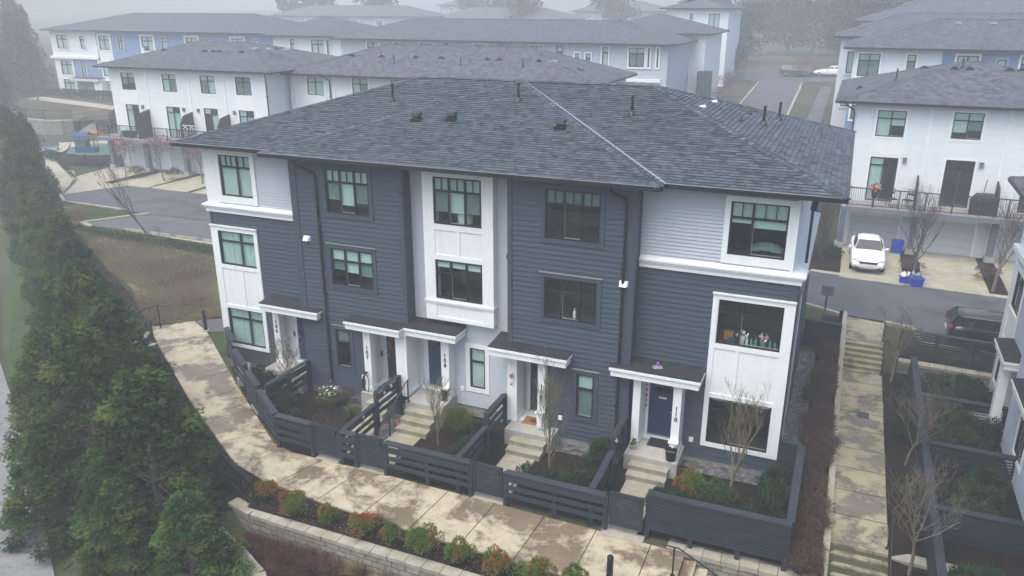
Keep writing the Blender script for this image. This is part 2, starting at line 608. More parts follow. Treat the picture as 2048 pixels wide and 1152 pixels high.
def board_frame(mb, u0, u1, z0, z1, y, w, t, bot=None, top=None):
    "four boards round a hole u0..u1, z0..z1, standing t proud of plane y"
    bot = w if bot is None else bot
    top = w if top is None else top
    mb.box(u0 - w, u0, y - t, y, z0, z1)
    mb.box(u1, u1 + w, y - t, y, z0, z1)
    mb.box(u0 - w, u1 + w, y - t - .004, y, z0 - bot, z0)
    mb.box(u0 - w, u1 + w, y - t - .004, y, z1, z1 + top)


def window(parent, u0, u1, z0, z1, y, cols=(1,), tr=.28, munt=None, blind=None, tblind=None, depth=1.1, room=True, mats=None, fw=.055, bmat='blind', extra=None):
    """cols: relative widths; tr: share of the height in the transom row; munt: glazing bars per transom light;
    blind: per column the covered share of the main light; tblind: the same above"""
    fm = mats or M['frame']
    mb = MB()
    yo, yi = y - .012, y + .06
    zt = z1 - (z1 - z0) * tr if tr else z1
    mb.box(u0, u0 + fw, yo, yi, z0, z1)
    mb.box(u1 - fw, u1, yo, yi, z0, z1)
    mb.box(u0 + fw, u1 - fw, yo, yi, z0, z0 + fw)
    mb.box(u0 + fw, u1 - fw, yo, yi, z1 - fw, z1)
    tot = sum(cols)
    edges, c = [], u0
    for k in cols:
        edges.append((c, c + (u1 - u0) * k / tot))
        c += (u1 - u0) * k / tot
    for a, b in edges[1:]: mb.box(a - fw * .62, a + fw * .62, yo + .002, yi, z0 + fw, z1 - fw)
    if tr:
        for i, (a, b) in enumerate(edges):
            la = a + (fw if i == 0 else fw * .62)
            lb = b - (fw if i == len(edges) - 1 else fw * .62)
            mb.box(la, lb, yo + .004, yi, zt - fw * .6, zt + fw * .6)
            for j in range((munt[i] if munt else 0)):
                um = la + (lb - la) * (j + 1) / (munt[i] + 1)
                mb.box(um - .011, um + .011, yo + .012, yi - .01, zt + fw * .6, z1 - fw)
    # pale gasket line of the opening light
    i = 1 if len(edges) > 2 else len(edges) - 1
    a, b = edges[i]
    mb2 = MB()
    o = mb.build('window', fm, parent)
    mb2.box(a + fw * .8, b - fw * .8, y + .01, y + .03, z0 + fw, z0 + fw + .022)
    mb2.box(a + fw * .62, a + fw * .62 + .014, y + .012, y + .03, z0 + fw + .022, zt - fw)
    mb2.build('sash_bead', M['flash'], o)
    mb = MB()
    mb.face([(u0 + .02, y + .035, z0 + .02), (u1 - .02, y + .035, z0 + .02), (u1 - .02, y + .035, z1 - .02), (u0 + .02, y + .035, z1 - .02)])
    mb.build('pane', M['glass'], o)
    if blind or tblind:
        mb = MB()
        for i, (a, b) in enumerate(edges):
            yy = y + .062 + .012 * (i % 2)
            for share, zb, ze in (((blind[i] if blind else 0), z0, zt), ((tblind[i] if tblind else 0), zt, z1)):
                if not share: continue
                dim = share < 0
                share = abs(share)
                lo = ze - (ze - zb) * share
                if bmat == 'curtain':
                    n = max(4, int((b - a) / .06))
                    for k in range(n):
                        ua, ub = a + (b - a) * k / n, a + (b - a) * (k + 1) / n
                        mb.face([(ua, yy + .02 * math.sin(k * 2.4), lo), (ub, yy + .02 * math.sin((k + 1) * 2.4), lo), (ub, yy + .02 * math.sin((k + 1) * 2.4), ze), (ua, yy + .02 * math.sin(k * 2.4), ze)])
                else:
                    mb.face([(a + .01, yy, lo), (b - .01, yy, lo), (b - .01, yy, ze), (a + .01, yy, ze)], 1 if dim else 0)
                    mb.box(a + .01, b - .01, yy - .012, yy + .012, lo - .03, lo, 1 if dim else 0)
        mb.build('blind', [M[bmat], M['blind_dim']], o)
    if room:
        mb = MB()
        a, b, ya, yb = u0 - .02, u1 + .02, y + .065, y + depth
        c, d = z0 - .02, z1 + .02
        mb.face([(a, yb, c), (b, yb, c), (b, yb, d), (a, yb, d)])
        mb.face([(a, ya, c), (a, yb, c), (a, yb, d), (a, ya, d)])
        mb.face([(b, yb, c), (b, ya, c), (b, ya, d), (b, yb, d)])
        mb.face([(a, ya, d), (b, ya, d), (b, yb, d), (a, yb, d)])
        mb.face([(a, ya, c), (b, ya, c), (b, yb, c), (a, yb, c)], 1)
        mb.build('room_interior', [M['room'], M['room_floor']], o)
    return o


def flat_window(parent, u0, u1, z0, z1, y, cols=(1, 1), tr=.28, blind=None, tblind=None, trimw=.12, tmat='white', bot=None, deep=.25, fw=.05):
    "window of a farther building, standing in a shallow box behind the facade sheet"
    if trimw:
        mb = MB()
        board_frame(mb, u0, u1, z0, z1, y, trimw, .03, bot)
        tr_o = mb.build('window_trim', M[tmat], parent)
    return window(parent, u0, u1, z0, z1, y, cols, tr, None, blind, tblind, depth=deep, fw=fw)


def uvface(mb, pts, m=0, t=None):
    "roof plane with UVs along the eave and up the slope, in metres"
    ps = [V(p) for p in pts]
    n = (ps[1] - ps[0]).cross(ps[2] - ps[0]).normalized()
    if n.z < 0:
        ps = ps[::-1]
        n = -n
    e = V((-n.y, n.x, 0))
    if e.length < 1e-5: e = V((1, 0, 0))
    e.normalize()
    s = n.cross(e)
    mb.face(ps, m, [(p.dot(e) + 50, p.dot(s) + 50) for p in ps], t)


def course_face(mb, pts, rh=.165, lift=.022):
    "roof plane laid in courses: every course starts a little proud of the one below"
    ps = [V(p) for p in pts]
    n = (ps[1] - ps[0]).cross(ps[2] - ps[0]).normalized()
    if n.z < 0: ps, n = ps[::-1], -n
    e = V((-n.y, n.x, 0)).normalized()
    s = n.cross(e)
    uv = lambda p: (p.dot(e) + 50, p.dot(s) + 50)
    v0 = min(p.dot(s) for p in ps)
    v1 = max(p.dot(s) for p in ps)
    k0 = math.floor((v0 + 50) / rh)
    def clip(poly, lo, sg):
        out = []
        for a, b in zip(poly, poly[1:] + poly[:1]):
            da, db = (a.dot(s) - lo) * sg, (b.dot(s) - lo) * sg
            if da >= 0: out.append(a)
            if da * db < 0: out.append(a.lerp(b, da / (da - db)))
        return out
    k = k0
    while k * rh - 50 < v1:
        lo, hi = k * rh - 50, (k + 1) * rh - 50
        poly = clip(clip(ps, lo, 1), hi, -1) if True else ps
        if len(poly) >= 3:
            q = [p + n * (lift * (1 - (p.dot(s) - lo) / rh)) for p in poly]
            mb.face(q, 0, [uv(p) for p in poly])
            low = [(p, r) for p, r in zip(poly, q) if p.dot(s) < lo + 1e-4]
            if len(low) == 2 and (low[0][0] - low[1][0]).length > .02:
                (a, qa), (b, qb) = low
                mb.face([a, b, qb, qa] if (b - a).dot(e) > 0 else [b, a, qa, qb], 0, [uv(a), uv(b), uv(b), uv(a)])
        k += 1


def ridge_cap(mb, a, b, w=.30, step=.21, h=.03):
    "row of overlapping cap shingles along a hip or ridge"
    a, b = V(a), V(b)
    d = b - a
    n = max(1, int(d.length / step))
    du = d.normalized()
    sd = du.cross(V((0, 0, 1))).normalized()
    drop = .055
    for i in range(n):
        p, q = a + d * (i / n), a + d * (min(n, i + 1.25) / n)
        l0, l1 = h + .016, h
        k = random.uniform(0, 50)
        mid0, mid1 = p + V((0, 0, l0)), q + V((0, 0, l1))
        for sg in (1, -1):
            e0, e1 = p + sd * sg * w / 2 + V((0, 0, l0 - drop)), q + sd * sg * w / 2 + V((0, 0, l1 - drop))
            pts = [mid0, mid1, e1, e0] if sg < 0 else [mid0, e0, e1, mid1]
            mb.face(pts, 0, [(k, k), (k, k + .15), (k + .1, k + .15), (k + .1, k)])
            mb.face([mid0, e0, p + sd * sg * w / 2 + V((0, 0, -drop)), p] if sg < 0 else [mid0, p, p + sd * sg * w / 2 + V((0, 0, -drop)), e0])


def hip_roof(parent, x0, x1, y0, y1, ze, zr, hl, hr, mat='shingle_far', gut=True, wallin=.6, yr=None):
    "plain hip roof: eaves rectangle, ridge from x0+hl to x1-hr"
    yr = yr if yr is not None else (y0 + y1) / 2
    A, B, C_, D = V((x0, y0, ze)), V((x1, y0, ze)), V((x1, y1, ze)), V((x0, y1, ze))
    E, F = V((x0 + hl, yr, zr)), V((x1 - hr, yr, zr))
    mb = MB()
    for f in ([A, B, F, E], [B, C_, F], [C_, D, E, F], [D, A, E]): uvface(mb, f)
    o = mb.build('roof', M[mat], parent)
    mb = MB()
    for p, q in ((A, E), (B, F), (C_, F), (D, E), (E, F)): ridge_cap(mb, p, q, .3, .5)
    mb.build('ridge_cap', M[mat], o)
    mb = MB()
    mb.face([(x0, y0, ze - .14), (x0, y1, ze - .14), (x1, y1, ze - .14), (x1, y0, ze - .14)])
    mb.build('soffit', M['soffit'], o)
    mb = MB()
    for p, q in ((A, B), (B, C_), (C_, D), (D, A)): mb.beam(p - V((0, 0, .07)), q - V((0, 0, .07)), .12, .15)
    mb.build('gutter', M['black'], o)
    return o


def box_vent(parent, p, s=1.0, name='roof_vent'):
    mb = MB()
    x, y, z = p
    a = .16 * s
    mb.box(x - a * 1.5, x + a * 1.5, y - a * 1.6, y + a * 1.6, z - .05, z + .06)
    mb.box(x - a, x + a, y - a, y + a, z + .06, z + .2 * s)
    mb.hexa([(x - a * 1.3, y - a * 1.4, z + .2 * s), (x + a * 1.3, y - a * 1.4, z + .2 * s), (x + a * 1.3, y + a * 1.3, z + .24 * s), (x - a * 1.3, y + a * 1.3, z + .24 * s),
             (x - a, y - a * 1.1, z + .33 * s), (x + a, y - a * 1.1, z + .33 * s), (x + a, y + a, z + .36 * s), (x - a, y + a, z + .36 * s)])
    return mb.build(name, M['black'], parent)


def pipe_vent(parent, p, h=.6, r=.05):
    mb = MB()
    x, y, z = p
    mb.lathe([(.16, -.04), (.13, .03), (.07, .12), (r, .14), (r, h), (r * .8, h)], 10, (x, y, z))
    return mb.build('vent_pipe', M['black'], parent)


def low_vent(parent, p, rz=0, mat='black', k=.8):
    "low slant-back vent: rounded hood on a flange"
    mb = MB()
    x, y, z = p
    c, s = math.cos(rz), math.sin(rz)
    tr = lambda a, b, h: (x + (a * c - b * s) * k, y + (a * s + b * c) * k, z + h * k)
    n = 8
    arc = [(.24 * math.cos(PI * k_ / n), .17 * math.sin(PI * k_ / n)) for k_ in range(n + 1)]
    for (a, h), (a2, h2) in zip(arc, arc[1:]):
        mb.face([tr(a, -.2, h), tr(a2, -.2, h2), tr(a2 * .9, .3, h2 * .5), tr(a * .9, .3, h * .5)])
    mb.face([tr(a, -.2, h) for a, h in arc][::-1])
    mb.hexa([tr(-.32, -.26, -.06), tr(.32, -.26, -.06), tr(.32, .4, -.04), tr(-.32, .4, -.04), tr(-.32, -.26, .015), tr(.32, -.26, .015), tr(.32, .4, .03), tr(-.32, .4, .03)])
    return mb.build('roof_vent', M[mat], parent)


def number(parent, text, x, ztop, y, size=.215, mat='numeral'):
    cu = bpy.data.curves.new('house_number', 'FONT')
    cu.body = '\n'.join(text)
    cu.align_x = 'CENTER'
    cu.size = size
    cu.space_line = .92
    cu.extrude = .006
    cu.offset = .004
    tmp = bpy.data.objects.new('house_number', cu)
    col.objects.link(tmp)
    me = bpy.data.meshes.new_from_object(tmp.evaluated_get(bpy.context.evaluated_depsgraph_get()))
    bpy.data.objects.remove(tmp)
    me.materials.clear()
    me.materials.append(M[mat])
    me.transform(Matrix.Rotation(PI / 2, 4, 'X'))
    zs = [v.co.z for v in me.vertices]
    me.transform(Matrix.Translation((0, 0, -max(zs))))
    o = bpy.data.objects.new('house_number', me)
    col.objects.link(o)
    o.parent = parent
    o.location = (x, y, ztop)
    return o


def front_door(parent, x0, x1, z0, y, mat, glass=True, flip=False):
    "door leaf with panels, glazed lights at the top, white casing, sill and lever"
    zt = z0 + 2.06
    mb = MB()
    mb.box(x0, x1, y - .03, y + .02, z0 + .03, zt)
    w = x1 - x0
    for a, b in ((.12, .46), (.54, .88)):
        for c, d in ((.08, .58),):
            xa, xb, za, zb = x0 + w * a, x0 + w * b, z0 + .03 + 2.03 * c, z0 + .03 + 2.03 * d
            mb.box(xa, xb, y - .042, y - .03, za, zb)
    o = mb.build('front_door', M[mat], parent)
    if glass:
        mb = MB()
        n = 8
        xc, zb, wd = (x0 + x1) / 2, z0 + 1.66, w * .33
        pts = [(xc + wd, y - .036, zb)] + [(xc + wd * math.cos(PI * k / n), y - .036, zb + .1 + .14 * math.sin(PI * k / n)) for k in range(n + 1)] + [(xc - wd, y - .036, zb)]
        mb.face(pts)
        mb.build('door_glass', M['carglass'], o)
    mb = MB()
    hx = x0 + .09 if flip else x1 - .09
    mb.box(hx - .03, hx + .03, y - .05, y - .03, z0 + .95, z0 + 1.08)
    mb.tube([(hx, y - .05, z0 + 1.0), (hx, y - .09, z0 + 1.0), (hx + (.12 if flip else -.12), y - .09, z0 + 1.0)], .012, 6)
    mb.lathe([(.03, 0), (.03, .02)], 10, (hx, y - .05, z0 + 1.18))
    mb.build('door_handle', M['chrome'], o)
    mb = MB()
    mb.box(x0 - .09, x0, y - .06, y + .02, z0, zt + .09)
    mb.box(x1, x1 + .09, y - .06, y + .02, z0, zt + .09)
    mb.box(x0, x1, y - .06, y + .02, zt, zt + .09)
    mb.build('door_casing', M['white'], o)
    mb = MB()
    mb.box(x0 - .02, x1 + .02, y - .1, y + .02, z0, z0 + .03)
    mb.build('door_sill', M['flash'], o)
    return o


def canopy(parent, poly, zf, zb, yb):
    "flat porch roof: white stepped fascia under a dark membrane; poly counter-clockwise seen from above"
    mb = MB()
    cx = sum(p[0] for p in poly) / len(poly)
    def inset(k):
        out = []
        n = len(poly)
        for i, p in enumerate(poly):
            a, b = V(poly[i - 1]), V(poly[(i + 1) % n])
            p = V(p)
            d1, d2 = (p - a).normalized(), (b - p).normalized()
            n1, n2 = V((-d1.y, d1.x)), V((-d2.y, d2.x))
            out.append((p.x + (n1.x + n2.x) * k, min(yb(p.x) if callable(yb) else 99, p.y + (n1.y + n2.y) * k)))
        return out
    mb.prism(inset(.05), zf - .31, zf - .10)
    mb.prism(inset(.0), zf - .10, zf - .02)
    mb.prism(inset(.025), zf - .022, zf + .002)
    o = mb.build('porch_canopy', M['white'], parent)
    ys = [p[1] for p in poly]
    y0, y1 = min(ys), max(ys)
    zz = lambda x, y: zf + (zb - zf) * (y - y0) / (y1 - y0)
    mb = MB()
    mb.prism(inset(.012), zf + .002, lambda x, y: zz(x, y) + .02)
    mb.build('canopy_roof', M['membrane'], o)
    return o


def niche(parent, x0, x1, z0, z1, yf, yb, left=True, right=True):
    "white lined door recess"
    mb = MB()
    mb.face([(x0, yb, z0), (x1, yb, z0), (x1, yb, z1), (x0, yb, z1)])
    mb.face([(x0, yf, z0), (x0, yb, z0), (x0, yb, z1), (x0, yf, z1)])
    mb.face([(x1, yb, z0), (x1, yf, z0), (x1, yf, z1), (x1, yb, z1)])
    mb.face([(x0, yf, z1), (x1, yf, z1), (x1, yb, z1), (x0, yb, z1)])
    mb.face([(x0, yf, z0 + .004), (x1, yf, z0 + .004), (x1, yb, z0 + .004), (x0, yb, z0 + .004)])
    return mb.build('porch_recess', M['white'], parent)


def column(parent, x0, x1, y0, y1, z0, z1):
    mb = MB()
    mb.box(x0, x1, y0, y1, z0 + .14, z1 - .1)
    mb.box(x0 - .02, x1 + .02, y0 - .02, y1 + .02, z0, z0 + .14)
    mb.box(x0 - .025, x1 + .025, y0 - .025, y1 + .025, z1 - .1, z1)
    return mb.build('porch_column', M['white'], parent)


def wall_vent(parent, x, y, z, w=.3, mat='white'):
    mb = MB()
    mb.box(x - w / 2 - .03, x + w / 2 + .03, y - .025, y, z - .03, z + w * .72)
    mb.hexa([(x - w / 2, y - .16, z), (x + w / 2, y - .16, z), (x + w / 2, y - .02, z), (x - w / 2, y - .02, z), (x - w / 2, y - .06, z + w * .62), (x + w / 2, y - .06, z + w * .62), (x + w / 2, y - .02, z + w * .65), (x - w / 2, y - .02, z + w * .65)])
    return mb.build('wall_vent', M[mat], parent)


def downspout(parent, pts, r=.05, mat='black'):
    mb = MB()
    mb.tube(pts, r, 8)
    mb2 = mb
    for a, b in zip(pts, pts[1:]):
        if abs(a[2] - b[2]) > 2:
            for k in (.25, .55, .85):
                p = V(a).lerp(V(b), k)
                mb.box(p.x - r * 1.3, p.x + r * 1.3, p.y - r * 1.3, p.y + r * 1.6, p.z - .03, p.z + .03)
    return mb.build('downspout', M[mat], parent)
# ------------------------------------------------------------------ the slate and white townhouse row
random.seed(4)
TH_ = thing('townhouse_row', 'slate grey and white three storey townhouse row in the foreground, doors numbered 106 to 110', 'building')
ZT = 9.47
W3 = dict(cols=(1, 1, 1), tr=.29, munt=(1, 1, 1))
holesA = [(-21.7, -20.18, 7.52, 9.15), (-22.17, -20.37, 4.63, 6.06), (-22.17, -20.40, 1.12, 2.73), (-19.62, -17.95, .75, 3.15)]
holesB = [(-16.34, -14.53, 7.50, 9.12), (-16.34, -14.53, 4.72, 6.17), (-16.40, -15.77, 1.31, 2.90), (-14.98, -13.2, .75, 3.2)]
holesC = [(-12.5, -9.86, 3.9, 9.2), (-10.97, -10.36, 1.20, 2.81), (-13.18, -11.92, .75, 3.2)]
holesD = [(-7.88, -6.03, 7.48, 9.12), (-7.88, -6.05, 4.70, 6.15), (-6.65, -6.04, 1.20, 2.83), (-9.16, -7.95, .55, 3.2)]
holesE = [(-2.16, -.485, 7.45, 9.12), (-2.25, -.30, 4.48, 5.98), (-2.28, -.32, .90, 2.56), (-4.45, -3.33, .55, 3.1)]
# siding
wall('slate_wall', TH_, -22.49, -17.9, .33, 6.9, holesA, M['slate'])
wall('pale_wall', TH_, -22.42, -17.9, 7.0, ZT, holesA, M['pale'], .118)
wall('slate_wall', TH_, -17.9, -13.2, .30, ZT, holesB, M['slate'], org=(0, -.6))
wall('pale_wall', TH_, -13.2, -9.2, .42, ZT, holesC, M['pale'], .118)
wall('slate_wall', TH_, -9.2, -4.87, .30, ZT, holesD, M['slate'], org=(0, -.6))
wall('slate_wall', TH_, -4.87, 0, .22, 6.8, holesE, M['slate'])
wall('pale_wall', TH_, -4.87, -.25, 6.95, ZT, holesE, M['pale'], .118)
# returns of the two projecting bays, both ends, back
wall('slate_wall', TH_, 0, .6, 3.2, ZT, [], M['slate'], org=(-13.2, -.6), du=(0, 1), dn=(1, 0))
wall('slate_wall', TH_, 0, .6, .30, ZT, [], M['slate'], org=(-4.87, -.6), du=(0, 1), dn=(1, 0))
wall('slate_wall', TH_, 0, .6, 3.2, ZT, [], M['slate'], org=(-17.9, 0), du=(0, -1), dn=(-1, 0))
wall('slate_wall', TH_, 0, .6, 3.2, ZT, [], M['slate'], org=(-9.2, 0), du=(0, -1), dn=(-1, 0))
wall('slate_wall', TH_, 0, 12, .22, 6.8, [], M['slate'], org=(0, 0), du=(0, 1), dn=(1, 0))
wall('pale_wall', TH_, 0, 12, 6.95, ZT, [], M['pale'], .118, org=(-.25, 0), du=(0, 1), dn=(1, 0))
wall('slate_wall', TH_, 0, 12, .33, 6.9, [], M['slate'], org=(-22.49, 12), du=(0, -1), dn=(-1, 0))
wall('pale_wall', TH_, 0, 12, 7.0, ZT, [], M['pale'], .118, org=(-22.49, 12), du=(0, -1), dn=(-1, 0))
wall('white_wall', TH_, -22.49, 0, .3, ZT, [], M['white_siding'], .118, org=(-22.49, 12), du=(-1, 0), dn=(0, 1))
mb = MB()
mb.box(-22.46, -.03, .02, 11.97, -.6, .36)
mb.box(-17.87, -13.24, -.57, .02, -.3, .32)
mb.box(-9.17, -4.9, -.57, .02, -.3, .32)
mb.build('foundation', M['foundation'], TH_)
# slate corner boards and window casings
def cboard(x, y, z0, z1, sx=0, w=.13):
    m_ = MB()
    m_.box(x - w / 2 + sx * w / 2, x + w / 2 + sx * w / 2, y - .045, y + .0, z0, z1)
    if sx < 0 and y < 0: m_.box(x + .002, x + .047, y - .045, y + .14, z0, z1)
    m_.build('corner_board', M['slate_trim'], TH_)
cboard(-17.9, -.6, 3.25, ZT, 1, .28); cboard(-13.2, -.6, 3.3, ZT, -1); cboard(-9.2, -.6, 3.3, ZT, 1, .16); cboard(-4.87, -.6, .3, ZT, -1, .16)
cboard(-17.9, -.6, .3, .75, 1, .16)
cboard(-22.49, 0, 6.27, 6.86, 1); cboard(0, 0, 6.2, 6.75, -1)
mb = MB()
mb.box(.0, .045, .0, .14, .3, 6.75)
mb.build('corner_board', M['slate_trim'], TH_)
def casing(h, y, w=.15, mat='slate_trim', t=.03, cap=False, bot=None):
    m_ = MB()
    board_frame(m_, h[0], h[1], h[2], h[3], y, w, t + .015, bot)
    o = m_.build('window_trim', M[mat], TH_)
    if cap:
        m_ = MB()
        m_.box(h[0] - w - .03, h[1] + w + .03, y - .07, y, h[3] + w, h[3] + w + .03)
        m_.build('drip_cap', M['flash'], o)
for h in holesB[:3]: casing(h, -.6, cap=h[3] < 8)
for h in holesD[:3]: casing(h, -.6, cap=h[3] < 8)
casing(holesC[1], 0, .17, 'white')
casing(holesA[0], 0, .21, 'white', .05, bot=.27)
casing(holesE[0], 0, .17, 'white', .05, bot=.27)
mb = MB()
mb.box(-22.47, -21.92, -.06, 0, 7.12, ZT - .02)
mb.build('corner_board', M['white'], TH_)
mb = MB()
mb.box(-.315, -.205, -.06, 0, 7.12, ZT - .02)          # white board running on to the corner
mb.box(-.25, -.20, 0, .3, 7.12, ZT - .02)
mb.build('corner_board', M['white'], TH_)


def white_panel(x0, x1, z0, z1, holes, y=-.045, frame=.2, mids=(), side=None):
    wall('white_panel', TH_, x0, x1, z0, z1, holes, M['panel'], None, org=(0, y))
    m_ = MB()
    t = .028
    top = z1
    h2, h1 = holes
    m_.box(x0, h1[0], y - t, y, z0, z1)
    m_.box(max(h1[1], h2[1]), x1, y - t, y, z0, z1)
    xa, xb = h1[0], max(h1[1], h2[1])
    for za, zb in ((z0, h1[2]), (h1[3], h1[3] + .16), (h2[2] - .16, h2[2]), (h2[3], z1)):
        m_.box(xa, xb, y - t - .003, y, za, zb)
    for xm in mids: m_.box(xm - .05, xm + .05, y - t, y, h1[3] + .16, h2[2] - .16)
    m_.box(x0 - .02, x1 + .02, y - t - .05, y, z1, z1 + .05)
    m_.box(x0, x0 + .02, y, 0, z0, z1)
    m_.box(x1 - .02, x1, y, 0, z0, z1)
    m_.box(x0, x1, y, 0, z0 - .02, z0)
    o = m_.build('panel_boards', M['white'], TH_)
white_panel(-22.51, -20.2, .98, 6.24, (holesA[1], holesA[2]), mids=(-21.15,))
white_panel(-2.44, .02, .74, 6.15, (holesE[1], holesE[2]), mids=(-1.55,))
# belt course with stepped profile
def belt(xa, xb, zt, wraps):
    m_ = MB()
    segs = [((xa, 0), (xb, 0))]
    for d, zlo, zhi in ((.10, zt - .32, zt - .16), (.15, zt - .16, zt - .08), (.20, zt - .08, zt - .03)):
        m_.box(xa - (d if 'l' in wraps else 0), xb + (d if 'r' in wraps else 0), -d, 0, zlo, zhi)
        if 'r' in wraps: m_.box(xb, xb + d, 0, 5.6, zlo, zhi)
        if 'l' in wraps: m_.box(xa - d, xa, 0, 5.6, zlo, zhi)
    xl, xr = xa - (.2 if 'l' in wraps else 0), xb + (.2 if 'r' in wraps else 0)
    m_.hexa([(xl, -.2, zt - .03), (xr, -.2, zt - .03), (xb - (.26 if 'r' in wraps else 0), 0, zt - .03), (xa, 0, zt - .03), (xl, -.2, zt - .022), (xr, -.2, zt - .022), (xb - (.26 if 'r' in wraps else 0), 0, zt + .07), (xa, 0, zt + .07)])
    if 'r' in wraps: m_.hexa([(xb - .26, 0, zt - .03), (xr, -.2, zt - .03), (xr, 8.2, zt - .03), (xb - .26, 8.2, zt - .03), (xb - .26, 0, zt + .07), (xr, -.2, zt - .022), (xr, 8.2, zt - .022), (xb - .26, 8.2, zt + .07)])
    if 'l' in wraps: m_.hexa([(xl, -.2, zt - .03), (xa, 0, zt - .03), (xa, 5.6, zt - .03), (xl, 5.6, zt - .03), (xl, -.2, zt - .022), (xa, 0, zt + .07), (xa, 5.6, zt + .07), (xl, 5.6, zt - .022)])
    return m_.build('belt_course', M['white'], TH_)
belt(-22.49, -17.93, 7.15, 'l')
belt(-4.84, 0.0, 7.06, 'r')
mb = MB()                                              # white bay on the right-hand side
mb.box(-.25, -.205, .3, 7.6, 7.1, ZT - .02)
mb.box(.0, .05, 1.2, 3.6, .8, 6.2)
mb.build('white_panel', M['panel'], TH_)
# bay window of 108
yb = -.35
hC3, hC2 = (-12.1, -10.28, 7.47, 9.12), (-12.1, -10.28, 4.71, 6.16)
wall('white_panel', TH_, -12.53, -9.85, 3.86, ZT, [hC3, hC2], M['panel'], None, org=(0, yb + .03))
mb = MB()
mb.box(-12.53, -12.1, yb, 0, 3.86, ZT - .01)
mb.box(-10.28, -9.85, yb, 0, 3.86, ZT - .01)
for za, zb in ((9.12, ZT - .01), (7.25, 7.47), (6.16, 6.34), (4.55, 4.71)): mb.box(-12.1, -10.28, yb - .002, yb + .028, za, zb)
for xm in (-11.18,): mb.box(xm - .06, xm + .06, yb, yb + .03, 6.34, 7.25)
mb.box(-12.56, -9.82, yb - .05, 0, 4.56, 4.62)
mb.box(-12.545, -9.835, yb - .03, 0, 4.50, 4.56)
mb.box(-12.1, -10.28, yb + .005, yb + .03, 3.86, 4.0)
mb.box(-12.1, -10.28, yb + .03, 0, 3.86, 3.9)
mb.build('bay_window', M['white'], TH_)
# windows
full2 = (1, 1)
window(TH_, *holesA[0], 0, cols=(1.25, 1), tr=.29, munt=(2, 1), blind=(1, 1), tblind=(1, 1))
window(TH_, *holesA[1], 0, cols=(1.5, 1), tr=.30, blind=(1, 1), tblind=(1, 1), bmat='curtain')
window(TH_, *holesA[2], 0, cols=(1.5, 1), tr=.27, blind=(1, 1), tblind=(1, 1), bmat='curtain')
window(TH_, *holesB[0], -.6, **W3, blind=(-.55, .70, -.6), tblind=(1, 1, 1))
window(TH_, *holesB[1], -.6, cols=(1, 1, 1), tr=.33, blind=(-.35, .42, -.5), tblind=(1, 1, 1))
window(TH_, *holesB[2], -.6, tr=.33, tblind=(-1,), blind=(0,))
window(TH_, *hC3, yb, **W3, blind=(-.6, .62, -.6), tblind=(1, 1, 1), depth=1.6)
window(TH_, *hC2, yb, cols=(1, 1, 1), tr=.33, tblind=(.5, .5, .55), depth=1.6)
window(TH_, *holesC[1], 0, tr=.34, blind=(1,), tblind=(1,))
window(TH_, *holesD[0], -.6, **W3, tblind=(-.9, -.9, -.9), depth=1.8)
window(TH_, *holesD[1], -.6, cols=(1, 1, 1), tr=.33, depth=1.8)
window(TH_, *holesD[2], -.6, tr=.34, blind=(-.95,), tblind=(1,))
window(TH_, *holesE[0], 0, cols=(1, 1.55), tr=.30, munt=(1, 2), blind=(.12, .22), tblind=(1, 1), depth=1.6)
window(TH_, *holesE[1], 0, cols=(1, 1.8), tr=.30, depth=1.6)
window(TH_, *holesE[2], 0, cols=(1, 1.9), tr=.28, tblind=(.2, .2), depth=1.6)
# porches
niche(TH_, -19.60, -17.95, .78, 3.15, -.02, .35)
front_door(TH_, -18.95, -18.03, .78, .33, 'door_blue', flip=True)
niche(TH_, -14.95, -13.22, .75, 3.2, -.58, .25)
front_door(TH_, -14.66, -13.74, .75, .23, 'door_grey', flip=True)
niche(TH_, -13.16, -11.94, .75, 3.2, -.02, .42)
front_door(TH_, -12.92, -12.0, .75, .40, 'door_blue')
niche(TH_, -8.86, -7.93, .57, 3.2, -.58, .30) if False else niche(TH_, -9.14, -7.72, .57, 3.2, -.58, .36)
front_door(TH_, -8.70, -7.78, .57, .34, 'door_grey')
niche(TH_, -4.43, -3.30, .55, 3.1, -.02, .38)
front_door(TH_, -4.33, -3.39, .55, .36, 'door_blue')
column(TH_, -19.66, -19.36, -.30, -.02, .78, 3.30)
column(TH_, -14.98, -14.68, -.92, -.60, .75, 3.25)
column(TH_, -13.62, -13.16, -.86, -.0, .75, 3.28)
column(TH_, -11.92, -11.60, -.50, -.02, .75, 3.25)
column(TH_, -9.19, -8.83, -.70, -.0, .57, 3.22)
column(TH_, -7.98, -7.70, -.86, -.60, .57, 3.22)
column(TH_, -4.68, -4.43, -.62, -.0, .55, 3.10)
column(TH_, -3.33, -3.06, -.72, -.02, .55, 3.10)
for (txt, x, z, y) in (('106', -19.51, 2.65, -.31), ('107', -14.83, 2.58, -.93), ('108', -11.76, 2.62, -.51), ('109', -7.84, 2.30, -.87), ('110', -3.195, 2.34, -.73)):
    number(TH_, txt, x, z, y)
canopy(TH_, [(-19.75, -.95), (-16.97, -.95), (-16.97, -.6), (-17.9, -.6), (-17.9, 0), (-19.75, 0)], 3.56, 3.66, None)
canopy(TH_, [(-15.60, -1.24), (-13.20, -1.24), (-13.20, -.93), (-11.08, -.93), (-11.08, 0), (-13.2, 0), (-13.2, -.6), (-15.60, -.6)], 3.57, 3.66, None)
canopy(TH_, [(-9.72, -1.24), (-6.82, -1.24), (-6.82, -.6), (-9.2, -.6), (-9.2, 0), (-9.72, 0)], 3.54, 3.64, None)
canopy(TH_, [(-5.46, -.95), (-2.47, -.95), (-2.47, 0), (-4.87, 0), (-4.87, -.6), (-5.46, -.6)], 3.43, 3.55, None)
